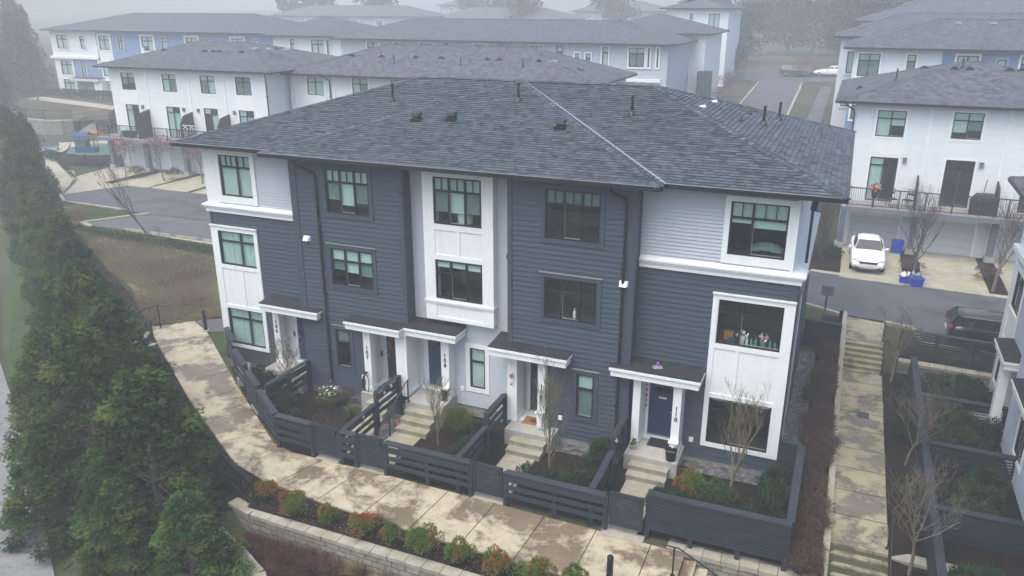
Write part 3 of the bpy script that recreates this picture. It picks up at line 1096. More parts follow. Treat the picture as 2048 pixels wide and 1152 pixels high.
# roof
EZ, RZ, YE, YF, YB, YR = 9.60, 11.79, -.66, -1.22, 12.6, 5.97
A0, A1, A2, A3 = V((-23.36, YE, EZ)), V((.98, YE, EZ)), V((.98, YB, EZ)), V((-23.36, YB, EZ))
RL, RR = V((-15.95, YR, RZ)), V((-6.05, YR, RZ))
F0, F1, AP = V((-18.72, YF, EZ)), V((-4.09, YF, EZ)), V((-11.35, YR, RZ))
G0, G1 = V((-18.72, YE, EZ)), V((-4.09, YE, EZ))
mb = MB()
ROOFP = {}
for k, f in (('mainl', [A0, G0, AP, RL]), ('mainr', [G1, A1, RR, AP]), ('front', [F0, F1, AP]), ('sider', [F1, G1, AP]), ('sidel', [G0, F0, AP]),
             ('right', [A1, A2, RR]), ('back', [A2, A3, RL, RR]), ('left', [A3, A0, RL])):
    course_face(mb, f)
    ROOFP[k] = (f[0], (f[1] - f[0]).cross(f[2] - f[0]).normalized())
roof = mb.build('roof', M['shingle'], TH_)
mb = MB()
for p, q in ((F1, AP), (F0, AP), (A1, RR), (A0, RL), (A2, RR), (A3, RL), (RL, RR)): ridge_cap(mb, p, q, .34)
mb.build('ridge_cap', M['shingle'], roof)
mb = MB()
up = V((0, 0, .012))
mb.beam(G1 + up + V((.02, 0, 0)), AP + up + V((.02, 0, 0)), .07, .03)
mb.beam(G0 + up, AP + up, .07, .03)
for p, q in ((F0, F1), (G1, A1), (A0, G0)): mb.beam(p + V((0, -.02, .012)), q + V((0, -.02, .012)), .05, .012)
mb.build('flashing', M['flash'], roof)
mb = MB()
zs = ZT + .008
mb.face([(A0.x, YE, zs), (A0.x, YB, zs), (A1.x, YB, zs), (A1.x, YE, zs)])
mb.face([(F0.x, YF, zs), (F0.x, YE, zs), (F1.x, YE, zs), (F1.x, YF, zs)])
mb.build('soffit', M['soffit'], roof)
mb = MB()
for p, q in ((F0, F1), (F1, G1), (G1, A1), (A1, A2), (A2, A3), (A3, A0), (A0, G0), (G0, F0)):
    mb.beam(V(p) - V((0, 0, .065)), V(q) - V((0, 0, .065)), .12, .13)
mb.build('gutter', M['black'], roof)
def on_roof(x, y, k):
    o, n = ROOFP[k]
    r = ray(x, y)
    return CAMLOC + r * ((o - CAMLOC).dot(n) / r.dot(n))
for x, y in ((834, 240), (904, 239), (1122, 256)): box_vent(roof, on_roof(x, y, 'front'), .8)
for x, y, k in ((786, 202, 'mainl'), (1037, 203, 'front'), (1264, 230, 'mainr'), (1527, 250, 'right'), (1558, 240, 'right')): pipe_vent(roof, on_roof(x, y, k), .68)
for x, y, mt in ((1405, 214, 'flash'), (1428, 204, 'flash'), (1476, 240, 'black'), (1496, 226, 'black'), (1505, 222, 'black')): low_vent(roof, on_roof(x, y, 'right'), PI / 2, mt, .6)
# rainwater and small fittings
downspout(TH_, [(-17.42, -1.12, 9.47), (-17.42, -1.05, 9.30), (-16.75, -.69, 8.9), (-16.72, -.68, 8.7), (-16.72, -.68, .75), (-16.72, -.82, .62)])
downspout(TH_, [(-5.66, -1.12, 9.47), (-5.66, -1.05, 9.35), (-5.22, -.69, 8.98), (-5.20, -.68, 8.8), (-5.20, -.68, .75), (-5.20, -.82, .62)])
downspout(TH_, [(.55, .4, 9.47), (.12, .5, 9.2), (.12, .5, 7.3)], .045)
downspout(TH_, [(.25, .42, 7.1), (.13, .45, 6.7), (.08, .45, 6.2), (.08, .45, .6)], .04, 'flash')
wall_vent(TH_, -17.34, -.62, 6.34, .23)
wall_vent(TH_, -5.18, -.62, 6.20, .23)
mb = MB(); mb.box(-9.42, -9.24, -.22, -.02, 6.45, 6.62); mb.build('wall_lamp', M['black'], TH_)
for x, y, z in ((-2.75, -.02, .78), (-7.2, -.62, .95), (-11.3, -.02, 1.0), (-15.25, -.62, 1.0)):
    mb = MB(); mb.box(x - .07, x + .07, y - .05, y, z, z + .16); mb.box(x - .045, x + .045, y - .062, y - .05, z + .02, z + .14); mb.build('outlet_cover', M['white'], TH_)
mb = MB(); mb.box(-19.2, -19.12, .33, .348, 1.75, 1.95)
mb.box(-14.84, -14.80, .0, .1, 1.75, 1.95); mb.build('doorbell', M['black'], TH_)
# ------------------------------------------------------------------ land, paths, streets
from mathutils.geometry import delaunay_2d_cdt
def frange(a, b, s):
    n = max(1, int(round((b - a) / s)))
    return [a + (b - a) * i / n for i in range(n)]
gx = frange(-330, -150, 20) + frange(-150, -90, 4) + frange(-90, -50, 2) + frange(-50, -24, 1) + frange(-24, 10, .5) + frange(10, 60, 4) + frange(60, 160, 10) + [160]
gy = frange(-40, -14, 2) + frange(-14, -8.2, .5) + [-8.12, -7.9] + frange(-7.7, -4.8, .5) + [-4.66, -4.54] + frange(-4.3, 14, .5) + frange(14, 40, 1.5) + frange(40, 420, 8) + [420]
mb = MB()
nx = len(gx)
mb.v = [(x, y, H(x, y) - .07 + (0.02 * noise.noise(V((x * .6, y * .6, 0))) if y > -4 and x < -24 else 0)) for y in gy for x in gx]
for j in range(len(gy) - 1):
    for i in range(nx - 1):
        mb.f.append((j * nx + i, j * nx + i + 1, (j + 1) * nx + i + 1, (j + 1) * nx + i)); mb.m.append(0); mb.uv.append(None); mb.tint.append(None)
tag(mb.build('ground', M['land'], None, True), kind='structure')


def patch(name, poly, mat, dz=.0, step=1.5, zf=None, rim=.0, kind='structure', parent=None, jit=0.0):
    "surface sheet draped over the land inside an outline"
    zf = zf or (lambda x, y: H(x, y))
    pts = []
    n = len(poly)
    for i in range(n):
        a, b = V(poly[i][:2]), V(poly[(i + 1) % n][:2])
        k = max(1, int((b - a).length / step))
        for j in range(k): pts.append(a.lerp(b, j / k))
    nb = len(pts)
    if jit:
        for p in pts: p += V((random.uniform(-jit, jit), random.uniform(-jit, jit)))
    xs, ys = [p.x for p in pts], [p.y for p in pts]
    x = min(xs) + step * .5
    while x < max(xs):
        y = min(ys) + step * .5
        while y < max(ys):
            pts.append(V((x + .01 * step, y)))
            y += step
        x += step
    vs, es, fs, *_ = delaunay_2d_cdt(pts, [], [list(range(nb))], 1, 1e-5)
    mb = MB()
    mb.v = [(p.x, p.y, zf(p.x, p.y) + dz) for p in vs]
    for f in fs:
        a, b, c = (vs[f[0]], vs[f[1]], vs[f[2]])
        if (b - a).cross(c - a) < 0: f = f[::-1]
        mb.f.append(tuple(f)); mb.m.append(0); mb.uv.append(None); mb.tint.append(None)
    if rim:
        for i in range(nb):
            p, q = pts[i], pts[(i + 1) % nb]
            zp, zq = zf(p.x, p.y) + dz, zf(q.x, q.y) + dz
            mb.face([(p.x, p.y, zp - rim), (q.x, q.y, zq - rim), (q.x, q.y, zq), (p.x, p.y, zp)])
    o = mb.build(name, mat, parent)
    if kind and parent is None: tag(o, kind=kind)
    return o
flat = lambda z: (lambda x, y: z)
# --- front path
out_l = [(-4.75, -7.12), (-8.3, -7.06), (-12.8, -6.84), (-15.4, -6.55), (-16.9, -6.12), (-21.7, -3.18), (-27.0, .40), (-29.0, 1.85)]
inn_l = [(-1.93, -4.92), (-4.2, -4.86), (-7.6, -4.80), (-12.2, -4.74), (-15.6, -4.80), (-16.5, -4.58), (-20.6, -1.65), (-25.9, 2.35)]
fp = patch('front_path', inn_l[::-1] + [(-1.93, -7.35)] + out_l + [(-27.6, 3.3)], M['path'], .0, 1.0, flat(0), .12)
jm = MB()
for (a, b) in (((-2.9, -4.88), (-2.9, -7.3)), ((-4.55, -4.85), (-4.6, -7.15)), ((-6.2, -4.82), (-6.3, -7.12)), ((-7.85, -4.8), (-8.0, -7.08)), ((-9.5, -4.78), (-9.7, -7.0)), ((-11.1, -4.76), (-11.4, -6.93)), ((-12.7, -4.75), (-13.1, -6.82)),
               ((-14.3, -4.78), (-14.9, -6.62)), ((-15.9, -4.75), (-16.75, -6.2)), ((-17.3, -4.0), (-18.35, -5.25)), ((-18.9, -2.87), (-20.0, -4.25)), ((-20.5, -1.72), (-21.6, -3.25)), ((-22.1, -.53), (-23.2, -2.18)), ((-23.7, .68), (-24.9, -1.03)), ((-25.2, 1.83), (-26.5, .07))):
    jm.face([(a[0] - .012, a[1], .004), (b[0] - .012, b[1], .004), (b[0] + .012, b[1], .004), (a[0] + .012, a[1], .004)])
jm.build('expansion_joint', M['soil'], fp)
patch('cross_path', [(-27.55, 3.35), (-25.95, 2.38), (-21.5, 5.2), (-22.6, 6.8)], M['paver'], .012, 1.0, flat(0), .1)
# --- beds and yards
patch('yard_soil', [(-22.4, -.1), (-20.7, -1.5), (-16.4, -4.5), (-15.6, -4.7), (.72, -4.42), (.72, 0), (-4.9, .1), (-4.9, -.5), (-9, -.5), (-9, .1), (-13.3, .1), (-13.3, -.5), (-17.8, -.5), (-17.8, .1)], M['soil'], -.03, .8, flat(0))
patch('front_bed', [(-1.98, -7.37), (-1.98, -7.9), (-14.9, -7.9), (-15.3, -6.62), (-12.8, -6.88), (-8.3, -7.1), (-4.75, -7.15)], M['soil'], -.035, .8, flat(0))
patch('slope_bed', [(-15.3, -6.6), (-14.9, -7.9), (-15.6, -8.0), (-19.5, -9.6), (-26, -5.3), (-34, 0.4), (-46, 9.5), (-45.5, 12.0), (-41, 9.2), (-33.6, 5.0), (-29.1, 1.9), (-27.0, .38), (-21.7, -3.22), (-16.9, -6.16)], M['soil'], -.02, 1.0, lambda x, y: H(x, y) if y > -8 or x < -15.6 else H(x, -7.8))
patch('lower_bed', [(-16.5, -8.25), (-15.0, -8.2), (-2.0, -8.2), (-2.0, -13), (-11.0, -13), (-12.2, -9.65), (-13.3, -9.25), (-15.2, -8.6)], M['soil'], -.03, .8, lambda x, y: -1.0 - .1 * (-8.0 - y))
patch('side_bed', [(.75, -4.5), (1.66, -4.5), (1.66, 14.8), (.75, 14.8)], M['soil'], -.0, 1.0, lambda x, y: -.04 + .52 * lin(9.7, 12.4, y))
patch('garden_soil', [(3.44, -5.5), (7.6, -5.5), (7.6, 10.6), (3.44, 10.6)], M['soil'], .02, 1.0, lambda x, y: min(-.2, H(x, y)))
patch('gravel_strip', [(.05, .1), (.66, .1), (.66, 10.5), (.05, 10.5)], M['gravel'], .0, 1.0, lambda x, y: .02 + .3 * lin(8, 11, y))
patch('gravel_strip', [(-13.7, -2.9), (-13.05, -2.9), (-13.05, -1.0), (-13.7, -1.0)], M['gravel'], .0, 1.0, flat(.0))
patch('gravel_strip', [(-17.0, -1.15), (-15.1, -1.15), (-15.1, -.58), (-17.0, -.58)], M['gravel'], .0, 1.0, flat(.02))
patch('gravel_strip', [(-7.2, -1.2), (-4.95, -1.2), (-4.95, -.58), (-7.2, -.58)], M['gravel'], .0, 1.0, flat(.02))
patch('gravel_strip', [(-2.9, -.65), (-.1, -.65), (-.1, -.0), (-2.9, -.0)], M['gravel'], .0, 1.0, flat(.02))
patch('lawn', [P(x, y) for x, y in ((418, 668), (452, 657), (462, 692), (452, 708), (432, 703))], M['grass'], -.01, .5, flat(0))
patch('field', [(-45.4, 11.7), (-41.2, 9.4), (-33.8, 5.2), (-29.0, 2.1), (-27.5, 3.4), (-22.7, 6.9), (-22.8, 11.0), (-34, 11.3)], M['earth'], .03, .8, None, 0, 'structure', None, .12)
# --- lower road on the left
patch('lower_road', [(-14.0, -15.2), (-20.1, -10.9), (-27.5, -6.1), (-36.6, -.75), (-43.0, 3.9), (-62, 17.5), (-66, 12.0), (-47, -1), (-36, -9), (-22, -19)], M['road_low'], .02, 1.5)
patch('verge', [(-20.0, -10.7), (-27.2, -5.7), (-36.4, -.4), (-42.8, 4.4), (-61, 18.0), (-59.5, 19.6), (-45.8, 9.7), (-34, .6), (-26, -5.1), (-19.5, -9.4)], M['grass'], .0, 1.2)
# --- street behind, car park, drives
zr = lambda x, y: .5
road = [(-63, 22.4), (-55.2, 18.6), (-53.1, 17.2), (-46.9, 17.0), (-44.7, 16.75), (-34, 17.2), (-22, 16.2), (0.1, 15.9), (1.8, 15.0), (3.6, 14.7), (4.7, 14.5), (5.0, 12.75), (40, 12.2), (40, 20.5), (9.1, 20.75), (0, 21.6), (-20, 22.6), (-44, 23.2), (-53.2, 22.9), (-56, 23.2)]
patch('street', road, M['asphalt'], .0, 2.0, flat(.5))
patch('car_park', [(-44.7, 16.72), (-34, 17.15), (-30, 16.9), (-30, 12.9), (-34.9, 12.7), (-44.9, 12.65), (-46.6, 13.2)], M['paver'], .0, 1.5, flat(.485))
mb = MB()
def kerb_line(mb, pts, w=.16, h=.13, zf=None):
    for a, b in zip(pts, pts[1:]):
        za, zb = ((zf or H)(a[0], a[1]), (zf or H)(b[0], b[1]))
        mb.beam((a[0], a[1], za + h / 2 - .03), (b[0], b[1], zb + h / 2 - .03), w, h + .06)
kerb_line(mb, [(-55.4, 18.5), (-53.2, 17.05), (-47.2, 16.85), (-46.9, 17.0)], .2, .12, zr)
kerb_line(mb, [(-44.5, 16.8), (-46.8, 13.2), (-44.9, 12.5), (-34.9, 12.55), (-30, 12.7)], .28, .12, flat(.47))
kerb_line(mb, [(-22, 16.1), (.1, 15.8), (1.75, 14.95)], .2, .1, flat(.5))
kerb_line(mb, [(3.5, 14.75), (4.65, 14.45), (4.95, 12.7), (40, 12.1)], .2, .1, flat(.5))
tag(mb.build('kerb', M['kerb']), kind='structure')
for i in range(5):
    mb = MB()
    x = -42.8 + i * 2.25
    mb.hexa([(x, 13.0, .45), (x + 1.8, 13.0, .45), (x + 1.8, 13.16, .45), (x, 13.16, .45), (x + .05, 13.03, .6), (x + 1.75, 13.03, .6), (x + 1.75, 13.13, .6), (x + .05, 13.13, .6)])
    tag(mb.build('wheel_stop', M['kerb']), 'concrete wheel stop, number %s along the edge of the empty parking bays' % ('one', 'two', 'three', 'four', 'five')[i], 'wheel stop', 'wheel stops in the parking bays')
patch('island_lawn', [(-54.6, 18.0), (-53.1, 17.0), (-47.0, 16.8), (-44.9, 16.6), (-46.8, 13.2), (-46.5, 12.6), (-49, 13.2)], M['earth'], .02, 1.0, zr)
patch('island_grass', [(-49.5, 16.2), (-46.6, 16.75), (-44.9, 16.55), (-46.6, 13.6), (-48.2, 14.6)], M['grass'], .05, .8, zr, 0, 'structure', None, .08)
# drives: slabs with planting strips between, on both sides of the gap
Lg = [(-59.9, -56.45), (-54.85, -51.6), (-50.75, -47.45), (-46.4, -43.2)]
for a, b in Lg: patch('driveway', [(a, 29.2), (a - .3, 23.2), (b + .3, 23.2), (b, 29.2)], M['drive'], .02, 1.5, flat(.5), .1)
Rg = [(1.35, 4.55), (5.5, 8.6), (9.5, 12.6), (13.6, 16.7)]
for a, b in Rg: patch('driveway', [(a, 28), (a, 21.1), (b, 20.9), (b, 28)], M['drive'], .02, 1.5, flat(.5), .1)
patch('planting_strip', [(-66, 23.5), (-42, 23.5), (-42, 29.3), (-66, 29.3)], M['soil'], -.02, 2, flat(.5))
patch('planting_strip', [(-.9, 21.8), (20, 20.6), (20, 28), (-.9, 28)], M['soil'], -.02, 2, flat(.5))
patch('gutter_strip', [(-.9, 21.55), (9.1, 20.7), (20, 20.3), (20, 20.75), (9.1, 21.15), (-.9, 21.95)], M['kerb'], .03, 2, flat(.5), .03)
for x0 in (-56.1, -51.3, -47.1): patch('grass_strip', [(x0, 24.0), (x0 + .9, 24.0), (x0 + .9, 25.6), (x0, 25.6)], M['grass'], .01, .6, flat(.5))
# playground
pp = [(-55.4, 18.6), (-57.2, 20.8), (-59.2, 22.8), (-66.4, 27.2), (-70.0, 29.6), (-72.5, 33.2), (-75.3, 35.9), (-78, 34.6), (-76.8, 32.4), (-72.4, 30.3), (-71.6, 28.9), (-70.2, 27.6), (-62.5, 22.6)]
patch('curved_path', pp, M['kerb'], .12, 1.0)
patch('forecourt', [(-55.4, 18.7), (-57.2, 20.9), (-58.8, 22.9), (-63.5, 25.2), (-61.0, 28.2), (-59.9, 29.2), (-59.9, 23.2), (-53.4, 23.1)], M['drive'], .03, 1.5, flat(.5))
patch('play_plaza', [(-72.2, 33.2), (-75.3, 36.0), (-71.5, 38), (-67, 37.5), (-68.8, 34.0)], M['kerb'], .13, 1.0)
patch('play_mat', [(-73.0, 34.0), (-71.6, 36.4), (-68, 36.6), (-63.6, 33.5), (-63.8, 30.4), (-66.4, 28.9), (-69.3, 30.0), (-70.3, 31.2)], M['playgreen'], .16, 1.0)
patch('play_lawn', [(-65.6, 27.4), (-58.6, 22.9), (-63.2, 25.1), (-61.4, 27.6), (-62.4, 28.6)], M['grass'], .04, .8, flat(.5))
patch('play_lawn', [(-64.5, 27.2), (-60.4, 24.0), (-61.0, 28.2), (-62.5, 29.0)], M['grass'], .035, .8, flat(.5))
# far street climbing away on the right
zf_ = lambda x, y: H(x, y)
patch('far_street', [(-12.2, 21.5), (-11.7, 95), (-30, 99), (-30, 107), (25, 107), (25, 98), (-6.0, 96), (-5.6, 21.5)], M['asphalt'], .03, 3.0)
patch('sidewalk', [(-4.0, 26), (-3.5, 92), (-2.1, 92), (-2.2, 26)], M['paver'], .05, 3.0)
patch('verge_lawn', [(-5.5, 30), (-5.6, 92), (-3.6, 92), (-4.1, 30)], M['land'], .02, 3.0)
patch('verge_lawn', [(-15.6, 44), (-15.4, 93), (-11.9, 93), (-12.3, 44)], M['earth'], .02, 3.0)
mb = MB()
kerb_line(mb, [(-12.1, 30), (-11.75, 60), (-11.7, 94)], .25, .16)
kerb_line(mb, [(-5.6, 26), (-5.7, 60), (-6.0, 95)], .25, .16)
tag(mb.build('kerb', M['kerb']), kind='structure')
# --- right-hand side path with steps
zp = -.2
sp = patch('side_path', [(1.87, -2.45), (3.42, -2.45), (3.42, 10.5), (1.87, 10.5)], M['path2'], .0, 1.0, flat(zp), .1)
jm = MB()
for y in (-.9, .55, 2.0, 3.4, 4.85, 6.3, 7.7, 9.1): jm.face([(1.87, y - .014, zp + .004), (3.42, y - .014, zp + .004), (3.42, y + .014, zp + .004), (1.87, y + .014, zp + .004)])
jm.build('expansion_joint', M['soil'], sp)
patch('side_path', [(1.87, 12.0), (3.42, 12.0), (3.5, 14.95), (1.8, 15.1)], M['path2'], .0, 1.0, flat(.5), .1)
patch('lower_landing', [(1.87, -9), (3.42, -9), (3.42, -4.2), (1.87, -4.2)], M['path2'], .0, 1.0, flat(-1.18), .1)
for y0 in (6.55, 2.55, -1.9): patch('garden_path', [(3.43, y0), (4.42, y0), (4.42, y0 + .95), (3.43, y0 + .95)], M['path2'], .0, .7, flat(zp - .01), .08)
mb = MB(); mb.box(2.52, 2.92, 5.9, 6.4, zp, zp + .012); tag(mb.build('drain_cover', M['soffit']), 'dark square drain cover set in the stepped side path', 'drain cover')


def steps(name, label, x0, x1, ys, z0, dz, mat='step', land=None, lmat='landing'):
    "concrete flight; ys: front edges from the lowest step up, all running back to the last"
    t = thing(name, label, 'steps')
    for i, y in enumerate(ys[:-1]):
        mb = MB()
        y2 = ys[i + 1]
        mb.box(x0, x1, y, y2, z0 - .1, z0 + dz * (i + 1) - .012)
        mb.box(x0 - .012, x1 + .012, y - .02, y2, z0 + dz * (i + 1) - .05, z0 + dz * (i + 1))
        mb.build('tread', M[mat], t)
    if land:
        mb = MB()
        mb.box(land[0], land[1], land[2], land[3], z0 - .1, land[4])
        mb.build('landing', M[lmat], t)
    return t
steps('porch_steps', 'concrete porch steps up to the navy door numbered 110', -4.47, -3.2, (-1.9, -1.59, -1.28), 0, .185, 'step', (-4.72, -2.95, -1.28, .35, .55))
steps('porch_steps', 'concrete porch steps up to the charcoal door numbered 109 with the orange mat', -8.7, -7.45, (-2.0, -1.68, -1.36), 0, .19, 'step', (-9.02, -7.25, -1.36, .33, .57))
steps('porch_steps', 'concrete porch steps beside the black handrail at door 108', -12.95, -11.72, (-2.2, -1.87, -1.54, -1.20), 0, .187, 'step', (-13.1, -11.56, -1.20, .38, .75))
steps('porch_steps', 'mossy concrete porch steps at the charcoal door 107 with red wreath', -14.6, -13.7, (-2.2, -1.87, -1.54, -1.22), 0, .187, 'step', (-15.02, -13.66, -1.22, .22, .75))
steps('porch_steps', 'concrete porch steps behind slatted fence at door 106', -19.3, -18.2, (-1.9, -1.6, -1.3, -1.0), 0, .19, 'step', (-19.72, -17.95, -1.0, .3, .78))
for x0, x1, y0 in ((-4.43, -3.4, -1.92), (-8.68, -7.6, -2.02), (-13.0, -11.9, -2.22), (-14.6, -13.7, -2.22), (-19.2, -18.3, -1.92)):
    patch('garden_path', [(x0, max(-4.8, -4.8 if x0 > -17 else -2.6)), (x1, max(-4.8, -4.8 if x0 > -17 else -3.2)), (x1, y0), (x0, y0)], M['step'], .02, .7, flat(0), .08)
mb = MB(); mb.box(-4.35, -3.15, -5.0, -4.6, -.05, .012); tag(mb.build('gate_sill', M['step']), kind='structure')
t = thing('stairs', 'five mossy concrete steps at the street end of the side path', 'steps')
for i in range(5):
    mb = MB(); y = 10.5 + i * .30
    mb.box(1.87, 3.40, y, y + .34, -.4, zp + .14 * (i + 1) - .02); mb.box(1.86, 3.41, y - .02, y + .06, zp + .14 * (i + 1) - .05, zp + .14 * (i + 1)); mb.build('tread', M['path2'], t)
t = thing('stairs', 'steps going down at the near end of the side path', 'steps')
for i in range(7):
    mb = MB(); y = -2.45 - (i + 1) * .31
    mb.box(1.87, 3.42, y, y + .33, -1.4, zp - .14 * (i + 1) - .02); mb.box(1.86, 3.43, y - .02, y + .06, zp - .14 * (i + 1) - .05, zp - .14 * (i + 1)); mb.build('tread', M['path2'], t)
t = thing('stairs', 'steps descending from the end of the front path beside the block wall', 'steps')
for i in range(6):
    mb = MB(); x = -1.93 + i * .33
    mb.box(x, x + .35, -7.35, -4.93, -1.2, -.16 * (i + 1) - .02); mb.box(x - .001 + .29, x + .352, -7.36, -4.92, -.16 * (i + 1) - .05, -.16 * (i + 1)); mb.build('tread', M['path'], t)
# --- kerb wall of the side path and timber edging
mb = MB()
for y0, y1, a, b in ((-9, -4.3, -1.0, -1.0), (-4.3, -2.4, -.75, .08), (-2.4, 9.5, .08, .10), (9.5, 12.3, .10, .64), (12.3, 15.2, .64, .66)):
    mb.hexa([(1.66, y0, -1.5), (1.86, y0, -1.5), (1.86, y1, -1.5), (1.66, y1, -1.5), (1.66, y0, a), (1.86, y0, a), (1.86, y1, b), (1.66, y1, b)])
tag(mb.build('concrete_kerb', M['kerb']), 'long mossy concrete kerb between side path and brown hedge', 'kerb')
mb = MB(); mb.box(.66, .72, .05, 10.5, -.2, .14)
tag(mb.build('timber_edging', M['bark_pale']), 'pale timber edging of the gravel strip by the end wall', 'edging')


def block_wall(label, pts, ztop, zbot, w=.36, cap=.12, parent=None, step=.55):
    "retaining wall of split-face blocks along a polyline, capstones laid one by one"
    t = thing('retaining_wall', label, 'wall')
    mb = MB()
    d = 0.0
    L = [V(p) for p in pts]
    zt = ztop if callable(ztop) else (lambda x, y: ztop)
    zb = zbot if callable(zbot) else (lambda x, y: zbot)
    for a, b in zip(L, L[1:]):
        dr = (b - a).normalized()
        nr = V((-dr.y, dr.x)) * (w / 2 - .03)
        l = (b - a).length
        for sg in (1, -1):
            p, q = a + nr * sg, b + nr * sg
            f = [(p.x, p.y, zb(p.x, p.y)), (q.x, q.y, zb(q.x, q.y)), (q.x, q.y, zt(q.x, q.y) - cap), (p.x, p.y, zt(p.x, p.y) - cap)]
            uv = [(d, f[0][2]), (d + l, f[1][2]), (d + l, f[2][2]), (d, f[3][2])]
            if sg > 0: f, uv = f[::-1], uv[::-1]
            mb.face(f, 0, uv)
        for p in (a, b):
            mb.face([(p.x + nr.x, p.y + nr.y, zb(p.x, p.y)), (p.x - nr.x, p.y - nr.y, zb(p.x, p.y)), (p.x - nr.x, p.y - nr.y, zt(p.x, p.y) - cap), (p.x + nr.x, p.y + nr.y, zt(p.x, p.y) - cap)], 0, [(0, zb(p.x, p.y)), (w, zb(p.x, p.y)), (w, zt(p.x, p.y)), (0, zt(p.x, p.y))])
        d += l
    mb.build('block_courses', M['block'], t)
    mb = MB()
    for a, b in zip(L, L[1:]):
        l = (b - a).length
        n = max(1, int(l / step))
        for i in range(n):
            p, q = a.lerp(b, (i + .015) / n), a.lerp(b, (i + .985) / n)
            dr = (q - p).normalized()
            o = V((-dr.y, dr.x)) * random.uniform(-.012, .012)
            p, q = p + o, q + o
            mb.beam((p.x, p.y, zt(p.x, p.y) - cap / 2), (q.x, q.y, zt(q.x, q.y) - cap / 2), w + .02, cap)
    mb.build('capstones', M['cap'], t)
    return t
block_wall('long split-face block retaining wall below the front shrub bed', [(-15.6, -7.75), (-14.6, -7.98), (-12.5, -8.02), (-8, -8.08), (-1.8, -8.1)], -.06, -1.6)
block_wall('low curved mossy block wall beside the cedars', [(-17.2, -8.0), (-15.9, -8.45), (-14.4, -9.05), (-13.1, -9.65), (-12.1, -10.6), (-11.4, -12)], lambda x, y: -.62, -2.2, .36, .12, None, .6)
block_wall('pale block wall under the solid fence of 110', [(-2.48, -4.58), (1.6, -4.56)], -.03, -1.4, .44, .15, None, .5)
bw = [PT(x, y) for x, y in ((27, 235), (38, 250), (60, 264), (95, 268), (130, 268), (150, 266))]
block_wall('long grey retaining wall curving behind the playground', [(p.x, p.y) for p in bw], lambda x, y: 2.35, .2, .4, .15, None, 1.2)
bw2 = [PT(x, y) for x, y in ((168, 262), (185, 252), (220, 250))]
block_wall('short retaining wall beside the stairs above the playground', [(p.x, p.y) for p in bw2], 2.2, .2, .4, .15, None, 1.2)
patch('terrace', [(p.x, p.y) for p in bw] + [(-76, 44), (-80, 56), (-104, 56), (-103, 46)], M['earth'], .0, 3, flat(2.2))
patch('upper_path', [(-104, 53), (-92, 50.5), (-80, 48), (-80, 50), (-92, 53), (-104, 55.5)], M['kerb'], .03, 2, flat(2.25))
mb = MB()
mb.hexa([(-23.35, .95, -.1), (-20.75, -1.5, -.1), (-20.35, -1.1, -.1), (-22.5, 1.2, -.1), (-23.35, .95, .30), (-20.75, -1.5, .30), (-20.35, -1.1, .30), (-22.5, 1.2, .30)])
tag(mb.build('concrete_upstand', M['landing']), 'low grey concrete upstand under the stepped fence by 106', 'low wall')
# ------------------------------------------------------------------ fences, gates, rails
def fence_post(t, x, y, z0, z1, w=.13, name='post'):
    mb = MB()
    mb.box(x - w / 2, x + w / 2, y - w / 2, y + w / 2, z0 - .1, z1)
    mb.build(name, M['fence'], t)


def rail_fence(label, p, q, n, z=1.2, zb=.0, group='board fences round the front gardens', rails=((.34, .49), (.62, .77)), top=(.90, 1.12), ends=(1, 1), side=-1):
    "posts, two lower boards, a deep top board and a sloping cap rail"
    t = thing('board_fence', label, 'fence', group=group)
    p, q = V(p), V(q)
    d = (q - p).normalized()
    nr = V((d.y, -d.x)) * .075
    for i in range(n + 1):
        if (i == 0 and not ends[0]) or (i == n and not ends[1]): continue
        c = p.lerp(q, i / n)
        fence_post(t, c.x, c.y, zb, zb + z - .05)
    for a, b in rails + (top,):
        mb = MB()
        s = random.uniform(-.006, .006)
        mb.beam((p.x + nr.x, p.y + nr.y, zb + (a + b) / 2 + s), (q.x + nr.x, q.y + nr.y, zb + (a + b) / 2 + s), .035, b - a)
        mb.build('rail_board', M['fence'], t)
    mb = MB()
    k = nr * 1.5
    a0, a1, b0, b1 = p + k, q + k, p - k * .9, q - k * .9
    zt = zb + z
    mb.hexa([(a0.x, a0.y, zt - .075), (a1.x, a1.y, zt - .075), (b1.x, b1.y, zt - .045), (b0.x, b0.y, zt - .045),
             (a0.x, a0.y, zt - .03), (a1.x, a1.y, zt - .03), (b1.x, b1.y, zt), (b0.x, b0.y, zt)])
    mb.build('cap_rail', M['fence'], t)
    return t


def slat_fence(label, p, q, n, z0, z1, zb=0.0, gap=.02, group='board fences round the front gardens', bw=.105, cap=True, name='board_fence'):
    "close boarded fence: horizontal slats on posts, cap rail"
    t = thing(name, label, 'fence', group=group)
    p, q = V(p), V(q)
    d = (q - p).normalized()
    nr = V((d.y, -d.x)) * .08
    for i in range(n + 1):
        c = p.lerp(q, (i + (.04 if i == 0 else -.04 if i == n else 0)) / n)
        fence_post(t, c.x, c.y, zb, zb + z1 - .05)
    mb = MB()
    z = z0
    while z < z1 - .1:
        o = random.uniform(-.003, .003)
        mb.beam((p.x + nr.x, p.y + nr.y, zb + z + bw / 2), (q.x + nr.x, q.y + nr.y, zb + z + bw / 2 + o), .03, bw - gap)
        z += bw
    mb.build('slat_panel', M['fence'], t)
    if cap:
        mb = MB()
        k = nr * 1.45
        a0, a1, b0, b1 = p + k, q + k, p - k, q - k
        zt = zb + z1
        mb.hexa([(a0.x, a0.y, zt - .06), (a1.x, a1.y, zt - .06), (b1.x, b1.y, zt - .05), (b0.x, b0.y, zt - .05), (a0.x, a0.y, zt - .015), (a1.x, a1.y, zt - .015), (b1.x, b1.y, zt), (b0.x, b0.y, zt)])
        mb.build('cap_rail', M['fence'], t)
    return t


